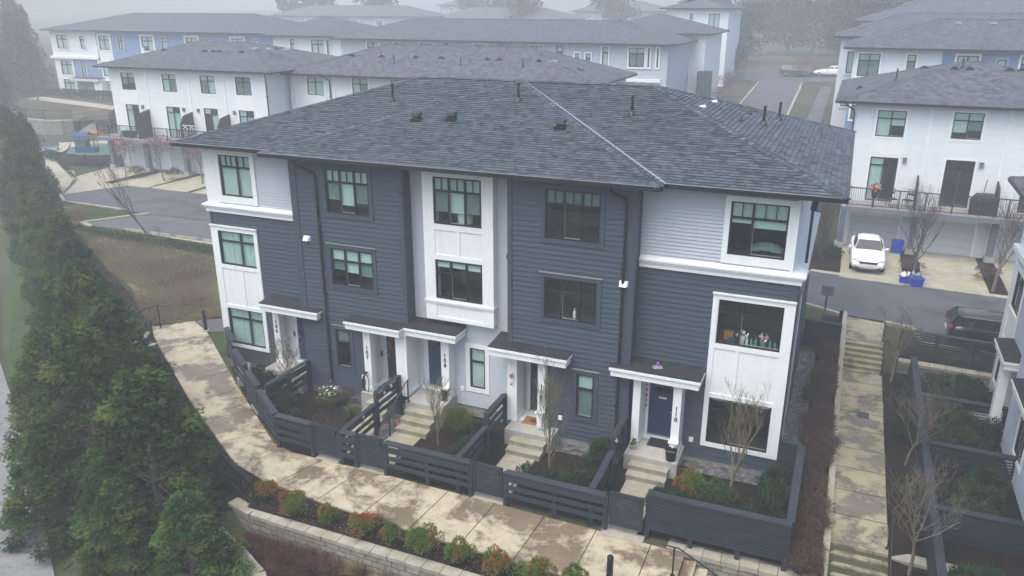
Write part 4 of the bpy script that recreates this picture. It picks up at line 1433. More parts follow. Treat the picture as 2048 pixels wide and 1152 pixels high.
def gate(label, p, q, z0=.22, z1=1.28):
    "slatted garden gate in a frame with a staggered group of open slits"
    t = thing('garden_gate', label, 'gate', group='garden gates on the front path')
    p, q = V(p), V(q)
    d = (q - p)
    L = d.length
    d.normalize()
    f = lambda s, z: (p.x + d.x * s, p.y + d.y * s, z)
    mb = MB()
    for s in (.035, L - .035): mb.beam(f(s, z0), f(s, z1), .07, .06, 0, (d.x, d.y, 0))
    mb.beam(f(.07, z1 - .05), f(L - .07, z1 - .05), .06, .1)
    mb.beam(f(.07, z0 + .04), f(L - .07, z0 + .04), .06, .08)
    mb.build('gate_frame', M['fence'], t)
    mb = MB()
    n = 9
    hgt = (z1 - .1 - z0 - .08) / n
    slits = {3: (.3, .62), 4: (.25, .55, .75, .9), 5: (.18, .45, .55, .92), 6: (.2, .68), 7: (.35, .75)}
    for i in range(n):
        za = z0 + .08 + i * hgt
        mb.beam(f(.07, za + hgt / 2), f(L - .07, za + hgt / 2), .025, hgt - .022)
        s = slits.get(i, ())
        xs = [.07] + [.07 + (L - .14) * k for k in s] + [L - .07]
        for a, b in zip(xs[::2], xs[1::2]): mb.beam(f(a, za + hgt), f(b, za + hgt), .022, .024)
    mb.build('gate_slats', M['fence'], t)
    mb = MB()
    mb.beam(f(L - .12, z1 - .28), f(L - .12, z1 - .12), .03, .14)
    mb.build('latch', M['black'], t)
    return t
FY = -4.72
slat_fence('solid slatted dark fence in front of the yard of 110', (-3.17, -4.55), (.76, -4.5), 3, .30, 1.50)
gate('slatted gate between the solid fence of 110 and the corner post', (-4.24, FY), (-3.22, FY), .24, 1.36)
rail_fence('three-board fence along the front of the yard of 109', (-7.52, FY), (-4.34, FY), 2, 1.22)
gate('slatted gate leading to the yard of 109 and its orange mat', (-8.62, FY), (-7.62, FY))
rail_fence('three-board fence along the front of the yard of 108', (-11.80, FY), (-8.72, FY), 2, 1.26)
gate('slatted gate leading to the yard of 108 with gravel behind', (-12.86, FY), (-11.88, FY), .2, 1.32)
rail_fence('short three-board fence piece between two neighbouring gates', (-13.52, FY), (-12.94, FY), 1, 1.28)
gate('slatted gate leading to the yard of 107', (-14.62, FY), (-13.6, FY), .2, 1.32)
rail_fence('three-board fence bending round the corner of the yard of 107', (-16.2, -4.66), (-14.7, FY), 1, 1.3, ends=(1, 1))
rail_fence('slanting three-board fence along the path beside the yard of 107', (-18.0, -3.38), (-16.28, -4.6), 1, 1.3, ends=(1, 0))
slat_fence('closed fence panel along the path between two open board fences', (-19.35, -2.42), (-18.1, -3.31), 1, .2, 1.36, .05)
rail_fence('stepped board fence at the far end of the slanting path', (-21.0, -1.25), (-19.5, -2.32), 1, 1.3, .25)
rail_fence('highest stepped board fence by the corner window of 106', (-22.3, -.15), (-21.05, -1.15), 1, 1.3, .55, ends=(1, 0))
# between the yards
rail_fence('lower board fence running back from the gates of 107 and 108', (-13.5, -2.62), (-13.5, -4.62), 1, 1.28)
rail_fence('raised board fence with lights between the steps of 107 and 108', (-13.46, -1.0), (-13.5, -2.52), 1, 1.36, .32)
rail_fence('lower board fence running back between yards 108 and 109', (-9.2, -2.5), (-9.2, -4.62), 1, 1.26)
rail_fence('raised board fence beside the white column of 109', (-9.22, -.85), (-9.22, -2.42), 1, 1.3, .38)
rail_fence('lower board fence running back between yards 109 and 110', (-4.84, -2.4), (-4.80, -4.62), 1, 1.26)
rail_fence('raised board fence beside the landing of 110', (-4.88, -.75), (-4.86, -2.32), 1, 1.3, .36)
rail_fence('board fence between the yards of 106 and 107', (-17.75, -.75), (-17.85, -3.1), 2, 1.2, .2, rails=((.2, .36), (.46, .62)), top=(.75, 1.0))
slat_fence('tall slatted fence on the right side of the yard of 110', (.72, -.06), (.72, -4.40), 3, .1, 1.46)
slat_fence('short slatted return fence at the end wall of 110', (.06, .06), (.68, .06), 1, .1, 1.44)
slat_fence('dark slatted fence across the hedge bed near the street', (.1, 11.3), (1.62, 11.1), 1, .25, 1.5, .0)
# neighbour's yards, on the far side of the side path
slat_fence('long dark fence along the neighbouring yards', (4.5, 10.2), (4.5, -4.4), 8, -.1, .98, -.1, .03)
slat_fence('dark slatted fence between neighbouring yards and street', (4.0, 11.6), (8.2, 11.3), 3, .25, 1.5, 0, .03)
slat_fence('first cross fence in the neighbouring yards, nearest the street', (4.55, 6.55), (7.4, 6.45), 2, .2, .98, -.05, .14)
slat_fence('second cross fence in the neighbouring yards, behind the grass strip', (4.55, 2.8), (7.2, 2.75), 2, .2, .98, -.05, .14)
slat_fence('third cross fence in the neighbouring yards, nearest the camera', (4.55, -1.15), (7.2, -1.1), 2, -.1, .98, -.05, .012)
mb = MB()
block_wall('pale block wall behind the neighbouring yard by the street', [(4.0, 10.9), (7.6, 10.7)], .35, -.3, .4, .13)
block_wall('mossy block edging under the third cross fence', [(3.5, -2.35), (7.6, -2.3)], -.22, -1.3, .4, .12)


def metal_rail(name, label, pts, posts, bars=None, r=.022, cat='handrail', h=.95):
    t = thing(name, label, cat)
    mb = MB()
    mb.tube(pts, r, 8)
    mb.build('top_rail', M['black'], t)
    for x, y, za, zb in posts:
        mb = MB()
        mb.box(x - .022, x + .022, y - .022, y + .022, za, zb)
        mb.box(x - .06, x + .06, y - .06, y + .06, za, za + .012)
        mb.build('post', M['black'], t)
    if bars:
        a, b, za, zb, n = bars
        a, b = V(a), V(b)
        mb = MB()
        for z in (za, zb): mb.beam((a.x, a.y, z), (b.x, b.y, z), .03, .03)
        for i in range(n):
            p = a.lerp(b, (i + .5) / n)
            mb.beam((p.x, p.y, za), (p.x, p.y, zb), .016, .016, 0, (1, 0, 0))
        mb.build('balusters', M['black'], t)
    return t
metal_rail('handrail', 'black metal handrail on the steps of 108', [(-12.98, -2.62, .80), (-12.98, -2.58, .9), (-12.98, -1.35, 1.58), (-12.98, -1.1, 1.62)], [(-12.98, -2.55, 0, .92), (-12.98, -1.18, .75, 1.6)])
metal_rail('handrail', 'black metal handrail at the stairs where the front path ends', [(-2.36, -5.95, .92), (-1.95, -5.95, .92), (-.2, -5.95, .0), (.2, -5.95, -.1)], [(-2.06, -5.95, 0, .92), (-.1, -5.95, -.9, -.04)])
metal_rail('handrail', 'black handrail on the upper steps of the side path', [(3.38, 12.6, 1.42), (3.38, 12.1, 1.40), (3.38, 10.3, .62), (3.38, 9.9, .6)], [(3.38, 12.3, .5, 1.4), (3.38, 10.2, zp, .62)])
metal_rail('handrail', 'black handrail on the lower steps of the side path', [(3.40, -1.6, .72), (3.40, -2.3, .72), (3.40, -4.3, -.2), (3.4, -4.7, -.25)], [(3.40, -2.15, zp, .72), (3.40, -4.3, -1.1, -.2)])
a, b = (-14.62, -7.86), (-16.7, -6.95)
metal_rail('guard_rail', 'black metal guard rail at the wall end beside the cedars', [(a[0], a[1], .95), (b[0], b[1], .95)], [(a[0], a[1], -.1, .98), (b[0], b[1], -.1, .98)], (a, b, .1, .86, 12), .025, 'railing')
a, b = (-28.9, .55), (-27.35, .50)
metal_rail('guard_rail', 'black metal guard rail at the top of the side stairs by the lawn', [(a[0], a[1], 1.05), (b[0], b[1], 1.05)], [(a[0], a[1], -.6, 1.08), (b[0], b[1], -.1, 1.08)], (a, b, .1, .96, 12), .025, 'railing')
a, b = (-29.6, 1.9), (-28.2, 1.95)
metal_rail('handrail', 'black curved handrail behind the guard rail by the lawn', [(-30.4, 1.7, .2), (-29.2, 1.85, .85), (-28.5, 1.95, 1.15), (-27.9, 2.0, 1.18)], [(-28.4, 1.95, -.05, 1.15), (-29.6, 1.8, -.5, .62)])
t = thing('stairs', 'pale concrete stairs going down by the black guard rail', 'steps')
for i in range(6):
    p = V((-28.6, 1.5)) + V((-.83, -.55)) * (.36 * i)
    q = p + V((.62, -.95)) * 1.35
    mb = MB(); d = V((-.83, -.55)) * .36
    mb.hexa([(p.x, p.y, -2), (q.x, q.y, -2), (q.x + d.x, q.y + d.y, -2), (p.x + d.x, p.y + d.y, -2), (p.x, p.y, -.03 - .17 * i), (q.x, q.y, -.03 - .17 * i), (q.x + d.x, q.y + d.y, -.03 - .17 * i), (p.x + d.x, p.y + d.y, -.03 - .17 * i)])
    mb.build('tread', M['landing'], t)
mb = MB(); mb.hexa([(-28.9, .2, -.6), (-27.15, .15, -.4), (-27.1, .45, -.4), (-28.85, .5, -.6), (-28.9, .2, -.02), (-27.15, .15, .02), (-27.1, .45, .02), (-28.85, .5, -.02)])
tag(mb.build('concrete_upstand', M['landing']), 'concrete curb carrying the black guard rail by the lawn', 'low wall')


def bollard(label, x, y, h=.95, r=.075, base=True):
    t = thing('bollard_light', label, 'bollard', (x, y, H(x, y)))
    mb = MB(); mb.lathe([(r, 0), (r, h * .8), (r * .8, h * .8), (r * .8, h * .88), (r, h * .88), (r, h * .95), (r * .7, h * .99), (.01, h)], 14)
    mb.build('shaft', M['black'], t)
    if base:
        mb = MB(); mb.lathe([(r * 2, -.1), (r * 2, .04), (.02, .05)], 14); mb.build('footing', M['landing'], t)
    return t
bollard('black bollard light on the small lawn by 106', *P(412, 661, .0)[:2], 1.05, .085)
bl = bollard('black round-topped bollard at the lower edge of the front path', -3.55, -6.95, .95, .09, False)
bl.location.z = -.02
bollard('black post at the street end of the side path', 1.55, 12.8, 1.1, .09, False).location.z = .45
# ------------------------------------------------------------------ plants
def rv(s=1.0): return V((random.uniform(-s, s), random.uniform(-s, s), random.uniform(-s, s)))


def leaf(mb, o, d, n, L, W, t, droop=.0):
    "one folded leaf: two triangles meeting on the midrib"
    d = d.normalized()
    s = d.cross(n)
    if s.length < 1e-3: s = d.cross(V((1, 0, 0)))
    s.normalize()
    tip = o + d * L - V((0, 0, droop * L))
    m = o + d * (L * .45)
    mb.face([o, m - s * W / 2, tip, m + s * W / 2], 0, None, t)


def cedar_mesh(seed, h=6.0, rm=2.2, nc=95, per=250):
    "upright cedar: tapering stem, boughs, and clumps of short flat sprays over a cone"
    random.seed(seed)
    fo, tr = MB(), MB()
    lean = V((random.uniform(-.2, .2), random.uniform(-.2, .2), 0))
    axis = lambda z: V((lean.x * (z / h) ** 2, lean.y * (z / h) ** 2, z))
    tr.tube([axis(h * k / 8) - V((0, 0, .3 if k == 0 else 0)) for k in range(9)], [.16 * (1 - k / 8.6) + .01 for k in range(9)], 7)
    for i in range(nc):
        k = .05 + .95 * ((i + random.random()) / nc) ** 1.15
        z = h * min(.985, k)
        az = i * 2.39996 + random.uniform(-.5, .5)
        prof = (1 - k) ** .66 * (.70 + .30 * min(1, k / .18))
        Rr = rm * prof * random.uniform(.72, 1.10) + .03
        out = V((math.cos(az), math.sin(az), 0))
        sd = V((-out.y, out.x, 0))
        c = axis(z) + out * Rr * random.uniform(.66, .98)
        cr = (.28 + .22 * prof) * random.uniform(.75, 1.3)
        tr.tube([axis(max(.1, z - .25)), axis(z).lerp(c, .5), c], [.03 * (1 - k) + .008, .018 * (1 - k) + .006, .005], 4, 0, False)
        ct = random.choice((.06, .16, .26, .36, .46, .56)) + .10 * noise.noise(V((out.x * 1.3 + seed, out.y * 1.3, z * .5)))
        brown = random.random() < .07
        for j in range(int(per * (cr / .5) ** 2) + 40):
            d = rv()
            while d.length > 1 or d.length < .1: d = rv()
            d.normalize()
            if d.dot(out) < -.35 and random.random() < .8: continue
            # flattened, hanging clump
            e = out * d.dot(out) * 1.15 + sd * d.dot(sd) * 1.05 + V((0, 0, d.z * .72))
            rr = cr * random.uniform(.45, 1.08) * (1 + .22 * noise.noise(d * 2.3 + V((i, seed, 0))))
            o = c + e * rr - V((0, 0, .22 * cr * max(0, d.dot(out))))
            g = (out * .75 + e * .8 + V((0, 0, random.uniform(-.45, .45))) + rv(.4)).normalized()
            nn = (e + V((0, 0, .8)) + rv(.45)).normalized()
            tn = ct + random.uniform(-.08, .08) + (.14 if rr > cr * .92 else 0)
            if brown: tn = random.uniform(.72, 1.0)
            ss = g.cross(nn)
            if ss.length < 1e-3: continue
            ss.normalize()
            L = random.uniform(.10, .17)
            for f in (-.6, 0, .6):
                leaf(fo, o, (g + ss * f + rv(.1)).normalized(), nn, L * (1 - .2 * abs(f)), .045, max(0, min(1, tn + random.uniform(-.04, .06))), .22)
    return fo, tr


def tree_thing(name, label, cat, fo, tr, fmat, tmat, loc, rz=0, group=None, crown='crown'):
    t = thing(name, label, cat, loc, rz, group)
    tr.build('trunk', tmat, t, True)
    if fo: fo.build(crown, fmat, t)
    return t
ced = [cedar_mesh(s, 6.0, r_, b_) for s, r_, b_ in ((11, 2.15, 95), (23, 2.35, 100), (37, 2.0, 90))]
ord_ = ['first', 'second', 'third', 'fourth', 'fifth', 'sixth', 'seventh', 'eighth', 'ninth', 'tenth', 'eleventh', 'twelfth', 'thirteenth', 'fourteenth', 'fifteenth', 'sixteenth', 'seventeenth', 'eighteenth', 'nineteenth', 'twentieth']
rows = [(-3.9, 2.3, 3.2, .72), (-.6, 2.5, 5.5, 1.08), (-2.4, 3.7, 3.4, .66), (2.4, 5.2, 3.9, .82), (2.9, 3.7, 6.4, 1.05), (5.6, 2.3, 5.7, .98), (7.2, 4.6, 5.2, .9), (8.9, 2.8, 6.3, .95), (12.0, 3.4, 5.4, .92),
        (15.0, 2.6, 5.6, .9), (18.2, 3.2, 5.0, .85), (21.4, 2.7, 5.5, .9), (25.2, 3.2, 4.9, .88), (29.0, 2.9, 5.4, .92), (33.2, 3.2, 5.0, .9), (37.6, 3.0, 6.2, .95), (42.5, 3.2, 6.8, 1.0), (47.5, 2.6, 7.2, 1.05), (53, 3.4, 7.6, 1.1)]
cedars = []
random.seed(5)
for i, (t_, s_, h_, w_) in enumerate(rows):
    x, y = -16.84 - .833 * t_ - .553 * s_, -6.21 + .553 * t_ - .833 * s_
    lab = '%s dense green cedar from the near end of the row between road and path' % ord_[i]
    loc = (x, y, H(x, y) - .1)
    rz = random.uniform(0, 6.28)
    scl = (w_, w_, h_ / 6.0)
    if i < 3:
        c = tree_thing('cedar_tree', lab, 'tree', *ced[i], M['cedar'], M['bark'], loc, rz, 'cedars in the row between road and path')
        c.scale = scl
        cedars.append(c)
    else:
        c = copy_thing(cedars[i % 3], loc, rz, lab, scl)


def bush_mesh(seed, rx, ry, h, n, L, W, tint, up=.3, base=.0, nclump=9):
    "dome of leaves gathered in clumps on hidden stems; tint(clump value, height share) gives the leaf tint"
    random.seed(seed)
    mb = MB()
    cl = []
    for i in range(nclump):
        a = i * 2.4 + random.uniform(-.5, .5)
        r = math.sqrt((i + .5) / nclump) * .72
        cl.append((V((math.cos(a) * r, math.sin(a) * r, random.uniform(.35, .75) * (1 - .45 * r * r))), random.uniform(.30, .48), random.random()))
    for i in range(n):
        c, cr, cv = random.choice(cl)
        d = rv().normalized()
        d.z = abs(d.z) * .9 - .25
        p = c + d * cr * random.uniform(.55, 1.08)
        k = max(0, min(1, p.z))
        o = V((p.x * rx, p.y * ry, max(.02, base + p.z * (h - base))))
        dd = (V((d.x, d.y, d.z)) + V((0, 0, up)) + rv(.55)).normalized()
        leaf(mb, o, dd, (d + V((0, 0, .6)) + rv(.5)).normalized(), L * random.uniform(.7, 1.3), W * random.uniform(.7, 1.2), max(0, min(1, tint(cv, k))), .15)
    for i in range(nclump):
        c = cl[i][0]
        mb.tube([(0, 0, -.05), (c.x * rx * .4, c.y * ry * .4, c.z * h * .5), (c.x * rx, c.y * ry, c.z * h)], [.012, .009, .005], 4)
    return mb


def twig_mesh(seed, r, h, n, leafn=0, wid=.007, spread=1.0):
    "many fine arching stems from one base, branching once, some with leaf scraps"
    random.seed(seed)
    mb = MB()
    for i in range(n):
        a = random.uniform(0, 6.283)
        k = math.sqrt(random.random()) * spread
        b = V((math.cos(a) * .12 * r, math.sin(a) * .12 * r, 0)) + rv(.03)
        b.z = 0
        e = V((math.cos(a) * k * r, math.sin(a) * k * r, h * random.uniform(.6, 1.05) * (1 - .35 * k * k)))
        m = b.lerp(e, .5) + V((0, 0, h * .16)) + rv(.04)
        tn = random.uniform(.1, .75)
        def ribbon(pts, w0, tn):
            for p, q, w1, w2 in zip(pts, pts[1:], (w0, w0 * .8), (w0 * .8, w0 * .4)):
                s = (q - p).cross(V((random.uniform(-1, 1), random.uniform(-1, 1), .4))).normalized()
                mb.face([p - s * w1, q - s * w2, q + s * w2, p + s * w1], 0, None, tn)
        ribbon([b, m, e], wid, tn)
        for j in range(3):
            u = random.uniform(.35, .95)
            p = m.lerp(e, u) if u > .5 else b.lerp(m, u * 2)
            q = p + (V((math.cos(a), math.sin(a), .8)) + rv(.9)).normalized() * random.uniform(.1, .28) * r * 1.6
            ribbon([p, p.lerp(q, .5) + rv(.01), q], wid * .7, max(0, tn + random.uniform(-.15, .15)))
            for l in range(leafn):
                pp = p.lerp(q, random.random())
                leaf(mb, pp, rv().normalized(), rv().normalized(), random.uniform(.03, .06), .03, random.uniform(.3, 1.0))
    return mb


def bare_tree_mesh(seed, h, r0, levels=4, spread=.55, stem=.3, nlimb=5, upness=.5, tipleaf=None):
    "leafless young tree: tapering trunk, limbs, twigs"
    random.seed(seed)
    tr, tw = MB(), MB()
    def grow(p, d, L, r, lev):
        n = 4 if lev < 2 else 3
        pts = [p]
        q = p
        dd = d.normalized()
        for i in range(n):
            dd = (dd + rv(.16) + V((0, 0, upness * .22))).normalized()
            q = q + dd * L / n
            pts.append(q)
        rs = [max(.003, r * (1 - .62 * i / n)) for i in range(n + 1)]
        (tr if lev < 2 else tw).tube(pts, rs, 6 if lev < 1 else 4 if lev < 2 else 3, 0, False)
        if lev >= levels: return
        kids = nlimb if lev == 0 else random.randint(3, 4)
        for i in range(kids):
            u = (stem + (1 - stem) * (i + .5) / kids) if lev == 0 else random.uniform(.3, 1)
            j = min(n - 1, int(u * n))
            b = pts[j].lerp(pts[j + 1], u * n - j)
            az = random.uniform(0, 6.283) if lev else i * 2.4 + seed
            sd = V((math.cos(az), math.sin(az), 0))
            nd = (dd * (1 - spread) + sd * spread + V((0, 0, upness * .5)) + rv(.1)).normalized()
            grow(b, nd, L * random.uniform(.48, .68) * (1.0 if lev else (1.1 - .35 * u)), max(.004, rs[j] * .58), lev + 1)
    grow(V((0, 0, -.05)), V((random.uniform(-.05, .05), random.uniform(-.05, .05), 1)), h * .62, r0, 0)
    return tr, tw


def bare_tree(label, loc, rz, proto, tmat, wmat, cat='tree', group=None, name='bare_tree', lean=None):
    t = thing(name, label, cat, loc, rz, group)
    proto[0].build('trunk', tmat, t, True)
    proto[1].build('twigs', wmat, t, True)
    if lean: t.rotation_euler = (lean[0], lean[1], rz)
    return t


def tuft_mesh(seed, r, h, n, w=.012, tint=(.1, .9), arch=.7):
    random.seed(seed)
    mb = MB()
    for i in range(n):
        a = random.uniform(0, 6.283)
        k = random.uniform(.15, 1.0)
        d = V((math.cos(a), math.sin(a), 0))
        s = V((-d.y, d.x, 0))
        L = h * random.uniform(.6, 1.1)
        pts = [d * .05 * r * random.random()]
        for u in (.33, .66, 1.0):
            pts.append(d * r * k * u ** 1.4 + V((0, 0, L * (u - arch * k * .55 * u * u))))
        tn = random.uniform(*tint)
        for (p, q, w1, w2) in zip(pts, pts[1:], (w, w * .9, w * .6), (w * .9, w * .6, w * .1)):
            mb.face([p - s * w1, q - s * w2, q + s * w2, p + s * w1], 0, None, tn)
    return mb
# --- red and green bushes in the front bed
nand = [(532, 1000, .55, .75, .80), (590, 1028, .58, .72, .42), (658, 1046, .42, .62, .45), (724, 1072, .52, .68, .85), (780, 1084, .36, .55, 1.0), (848, 1102, .64, .72, .55), (914, 1132, .52, .70, .30), (995, 1144, .60, .66, .80), (1072, 1160, .62, .60, .70), (1150, 1176, .55, .6, .35)]
what = ['green and scarlet bush at the cedar end of the front bed', 'round green bush with red tips beside the scarlet end bush', 'small round yellow-green bush, third from the guard rail', 'round red and green bush beside the dry grass tuft',
        'smallest bush of the front bed, mostly red', 'largest round bush of the front bed, green with orange specks', 'plain bright green bush between two larger reddish ones', 'wide rust-red bush below the yard of 109', 'wide green bush with a crimson middle near the bollard', 'low green bush nearest the bollard']
for i, (x, y, r, h, red) in enumerate(nand):
    p = P(x, y, 0)
    r *= .84
    mb = bush_mesh(60 + i, r, r, h * 1.15, int(2100 * r / .5), .075, .033, lambda cv, k, red=red: (.28 + .34 * k + random.uniform(-.16, .16)) if cv > red * .52 else (.55 + .4 * k + random.uniform(-.2, .2)), .35, .02, 10)
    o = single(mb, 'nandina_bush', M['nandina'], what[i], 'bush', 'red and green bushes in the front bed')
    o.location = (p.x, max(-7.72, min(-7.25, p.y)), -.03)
# --- yew hedges
yew = [bush_mesh(200 + i, .36, .36, .95, 1300, .12, .026, lambda cv, k: .25 + .5 * cv + random.uniform(-.2, .25), 1.1, .02, 8) for i in range(3)]
yw = [y_.build('yew_shrub', M['yew']) for y_ in yew]
yused = [0]
def yew_at(x, y, s, h, lab, grp, z=0):
    i = yused[0] % 3
    if yused[0] < 3: o = yw[i]
    else:
        o = yw[i].copy(); col.objects.link(o)
    yused[0] += 1
    o.location = (x, y, z - .04)
    o.rotation_euler = (0, 0, random.uniform(0, 6.28))
    o.scale = (s, s, h)
    tag(o, lab, 'shrub', grp)
random.seed(8)
for k in range(5): yew_at(-7.2 + k * .60, -4.0 + random.uniform(-.08, .08), 1.15, random.uniform(1.1, 1.35), 'dark clipped yew in the hedge behind the front fence of 109', 'yew hedge along the fence of 109')
for k in range(5): yew_at(-5.3 + random.uniform(-.08, .08), -3.5 + k * .60, 1.25, random.uniform(1.2, 1.5), 'dark clipped yew in the hedge dividing 109 from 110', 'yew hedge between 109 and 110')
for k in range(6): yew_at(-2.95 + k * .62, -3.75 + random.uniform(-.08, .08), 1.25, random.uniform(1.3, 1.55), 'dark clipped yew in the hedge behind the solid fence of 110', 'yew hedge behind the fence of 110')
for k in range(4): yew_at(.15 + random.uniform(-.08, .08), -3.3 + k * .72, 1.45, random.uniform(1.4, 1.8), 'tall dark yew in the corner hedge by the right fence of 110', 'yew hedge by the side fence of 110')
for k in range(5): yew_at(-9.7 + random.uniform(-.06, .06), -3.9 + k * .64, 1.1, random.uniform(1.0, 1.25), 'dark yew in the hedge beside the sloping fence of 108', 'yew hedge between 108 and 109')
for k in range(4): yew_at(-11.5 + k * .55, -4.0 + random.uniform(-.06, .06), 1.0, random.uniform(.8, 1.05), 'low dark yew behind the front fence of 108', 'low yews along the fence of 108')
for k in range(5): yew_at(-18.9 + k * .62 + random.uniform(-.1, .1), -1.6 - k * .48, 1.15, random.uniform(1.0, 1.35), 'dark shrub behind the slanting fence in the yard of 106', 'dark shrubs along the slanting fence')
# --- other garden plants
def put(mb, name, mats, label, cat, loc, group=None, smooth=False):
    o = single(mb, name, mats, label, cat, group, None, smooth)
    o.location = loc
    return o
gr = lambda lo, hi: (lambda cv, k: lo + (hi - lo) * random.random())
put(bush_mesh(301, .62, .6, .85, 1500, .09, .035, lambda cv, k: .2 + .35 * random.random() + (.45 if cv > .75 and k > .5 else 0), .3, .02, 9), 'garden_bush', M['nandina'], 'green bush with rusty top by the steps of 110', 'bush', (-2.35, -2.15, 0))
put(bush_mesh(302, .52, .5, .75, 1300, .09, .035, lambda cv, k: .12 + .35 * random.random(), .3, .02, 9), 'garden_bush', M['nandina'], 'plain green bush in front of the window of 110', 'bush', (-1.45, -1.95, 0))
put(bush_mesh(303, .3, .3, .45, 420, .08, .03, lambda cv, k: .5 + .45 * random.random(), .3, .02, 6), 'garden_bush', M['nandina'], 'small rust-coloured plant beside the black bucket of 110', 'bush', (-2.55, -1.1, 0))
put(twig_mesh(304, .62, .95, 320, 3), 'garden_bush', M['nandina'], 'twiggy rust and green shrub against the wall of 108', 'bush', (-10.9, -1.4, 0))
mbf = bush_mesh(305, .6, .5, .6, 1000, .08, .032, lambda cv, k: .15 + .35 * random.random(), .3, .02, 8)
o = put(mbf, 'flowering_bush', M['nandina'], 'green bush with white flowers in the yard of 107', 'bush', (*P(664, 806, 0)[:2], 0))
fb = MB()
for i in range(46):
    a = random.uniform(0, 6.28); r = random.uniform(.1, .62)
    p = V((math.cos(a) * r, math.sin(a) * r * .8, .62 - .35 * r * r + random.uniform(-.05, .06)))
    for q in range(5): leaf(fb, p, V((math.cos(q * 1.26), math.sin(q * 1.26), .3)), V((0, 0, 1)), .035, .028, .5)
fb.build('blossom', M['blossom'], o)
put(tuft_mesh(306, .55, .62, 90, .016, (.1, 1.0), .8), 'yucca', M['greenblade'], 'spiky strap-leaved plant in the yard of 107', 'plant', (*P(705, 836, 0)[:2], 0))
put(twig_mesh(307, .5, .8, 150, 1), 'garden_bush', M['barberry'], 'thin twiggy shrub under the window of 107', 'bush', (-15.9, -1.2, 0))
put(bush_mesh(308, .45, .4, .5, 700, .1, .03, gr(.0, .6), .5, .02, 7), 'garden_bush', M['yew'], 'dark green clump by the concrete edge of 106', 'bush', (-20.3, -.75, .2))
t106 = bare_tree_mesh(41, 3.0, .04, 4, .55, .08, 12, .6)
bare_tree('multi-stemmed bare shrub behind the slanting fence of 106', (*P(577, 806, 0)[:2], 0), 0, t106, M['bark_pale'], M['bark_pale'])
bare_tree('small bare forked tree in the yard of 108', (*P(877, 888, 0)[:2], 0), .6, bare_tree_mesh(42, 2.9, .045, 4, .5, .16, 10, .65), M['bark_pale'], M['bark_pale'])
bare_tree('slender bare pale tree in the yard of 109', (*P(1100, 934, 0)[:2], 0), 1.5, bare_tree_mesh(43, 3.9, .045, 4, .40, .08, 13, .8), M['bark_pale'], M['bark_pale'])
bare_tree('bare yellowish tree before the lower window of 110', (*P(1459, 994, 0)[:2], 0), 2.2, bare_tree_mesh(44, 3.7, .05, 4, .45, .20, 12, .75), M['bark_pale'], M['bark_pale'])
# --- tufts and russet shrubs below
put(tuft_mesh(311, .55, .6, 260, .008, (.2, 1.0), .75), 'grass_tuft', M['straw'], 'pale dry grass tuft between two red bushes in the front bed', 'grass', (*P(757, 1050, 0)[:2], -.02))
for x, y, s, lab in ((672, 1142, 1.0, 'straw grass tuft below the block wall, nearest the russet shrubs'), (722, 1150, 1.15, 'broad straw grass tuft below the block wall, in the middle'), (778, 1165, 1.1, 'straw grass tuft below the block wall, farthest from the cedars')):
    o = put(tuft_mesh(int(x), .65, .75, 300, .009, (.1, .9), .8), 'grass_tuft', M['straw'], lab, 'grass', (*P(x, y + 12, -1.1)[:2], -1.1), 'dry grass tufts below the block wall')
    o.scale = (s, s, s)
for i, (x, y, s) in enumerate(((512, 1078, .8), (548, 1098, .95), (590, 1118, 1.1), (636, 1144, 1.15), (556, 1142, .9))):
    o = put(twig_mesh(330 + i, .62, .62, 420, 0, .006), 'russet_shrub', M['redbrown'], 'leafless russet shrub under the block wall, %s from the curved low wall' % ord_[i], 'shrub', (*P(x, y + 16, -1.1)[:2], -1.12), 'russet shrubs below the block wall')
    o.scale = (s * 1.1, s * 1.1, s)
# --- brown hedge along the end wall
bb = [twig_mesh(350 + i, .62, .95, 520, 2, .007).build('barberry_shrub', M['barberry']) for i in range(3)]
n = 0
random.seed(9)
for k in range(22):
    y = -4.4 + k * .70
    for x in ((1.20,) if k % 3 else (1.08, 1.28)):
        o = bb[n] if n < 3 else bb[n % 3].copy()
        if n >= 3: col.objects.link(o)
        n += 1
        o.location = (x + random.uniform(-.08, .08), y + random.uniform(-.1, .1), -.1 + .6 * lin(8, 14, y))
        o.rotation_euler = (0, 0, random.uniform(0, 6.28))
        s = random.uniform(.85, 1.1)
        o.scale = (s * .62, s, s * random.uniform(.8, 1.05))
        tag(o, 'brown leafless barberry in the long hedge between end wall and kerb', 'shrub', 'barberry hedge along the end wall')
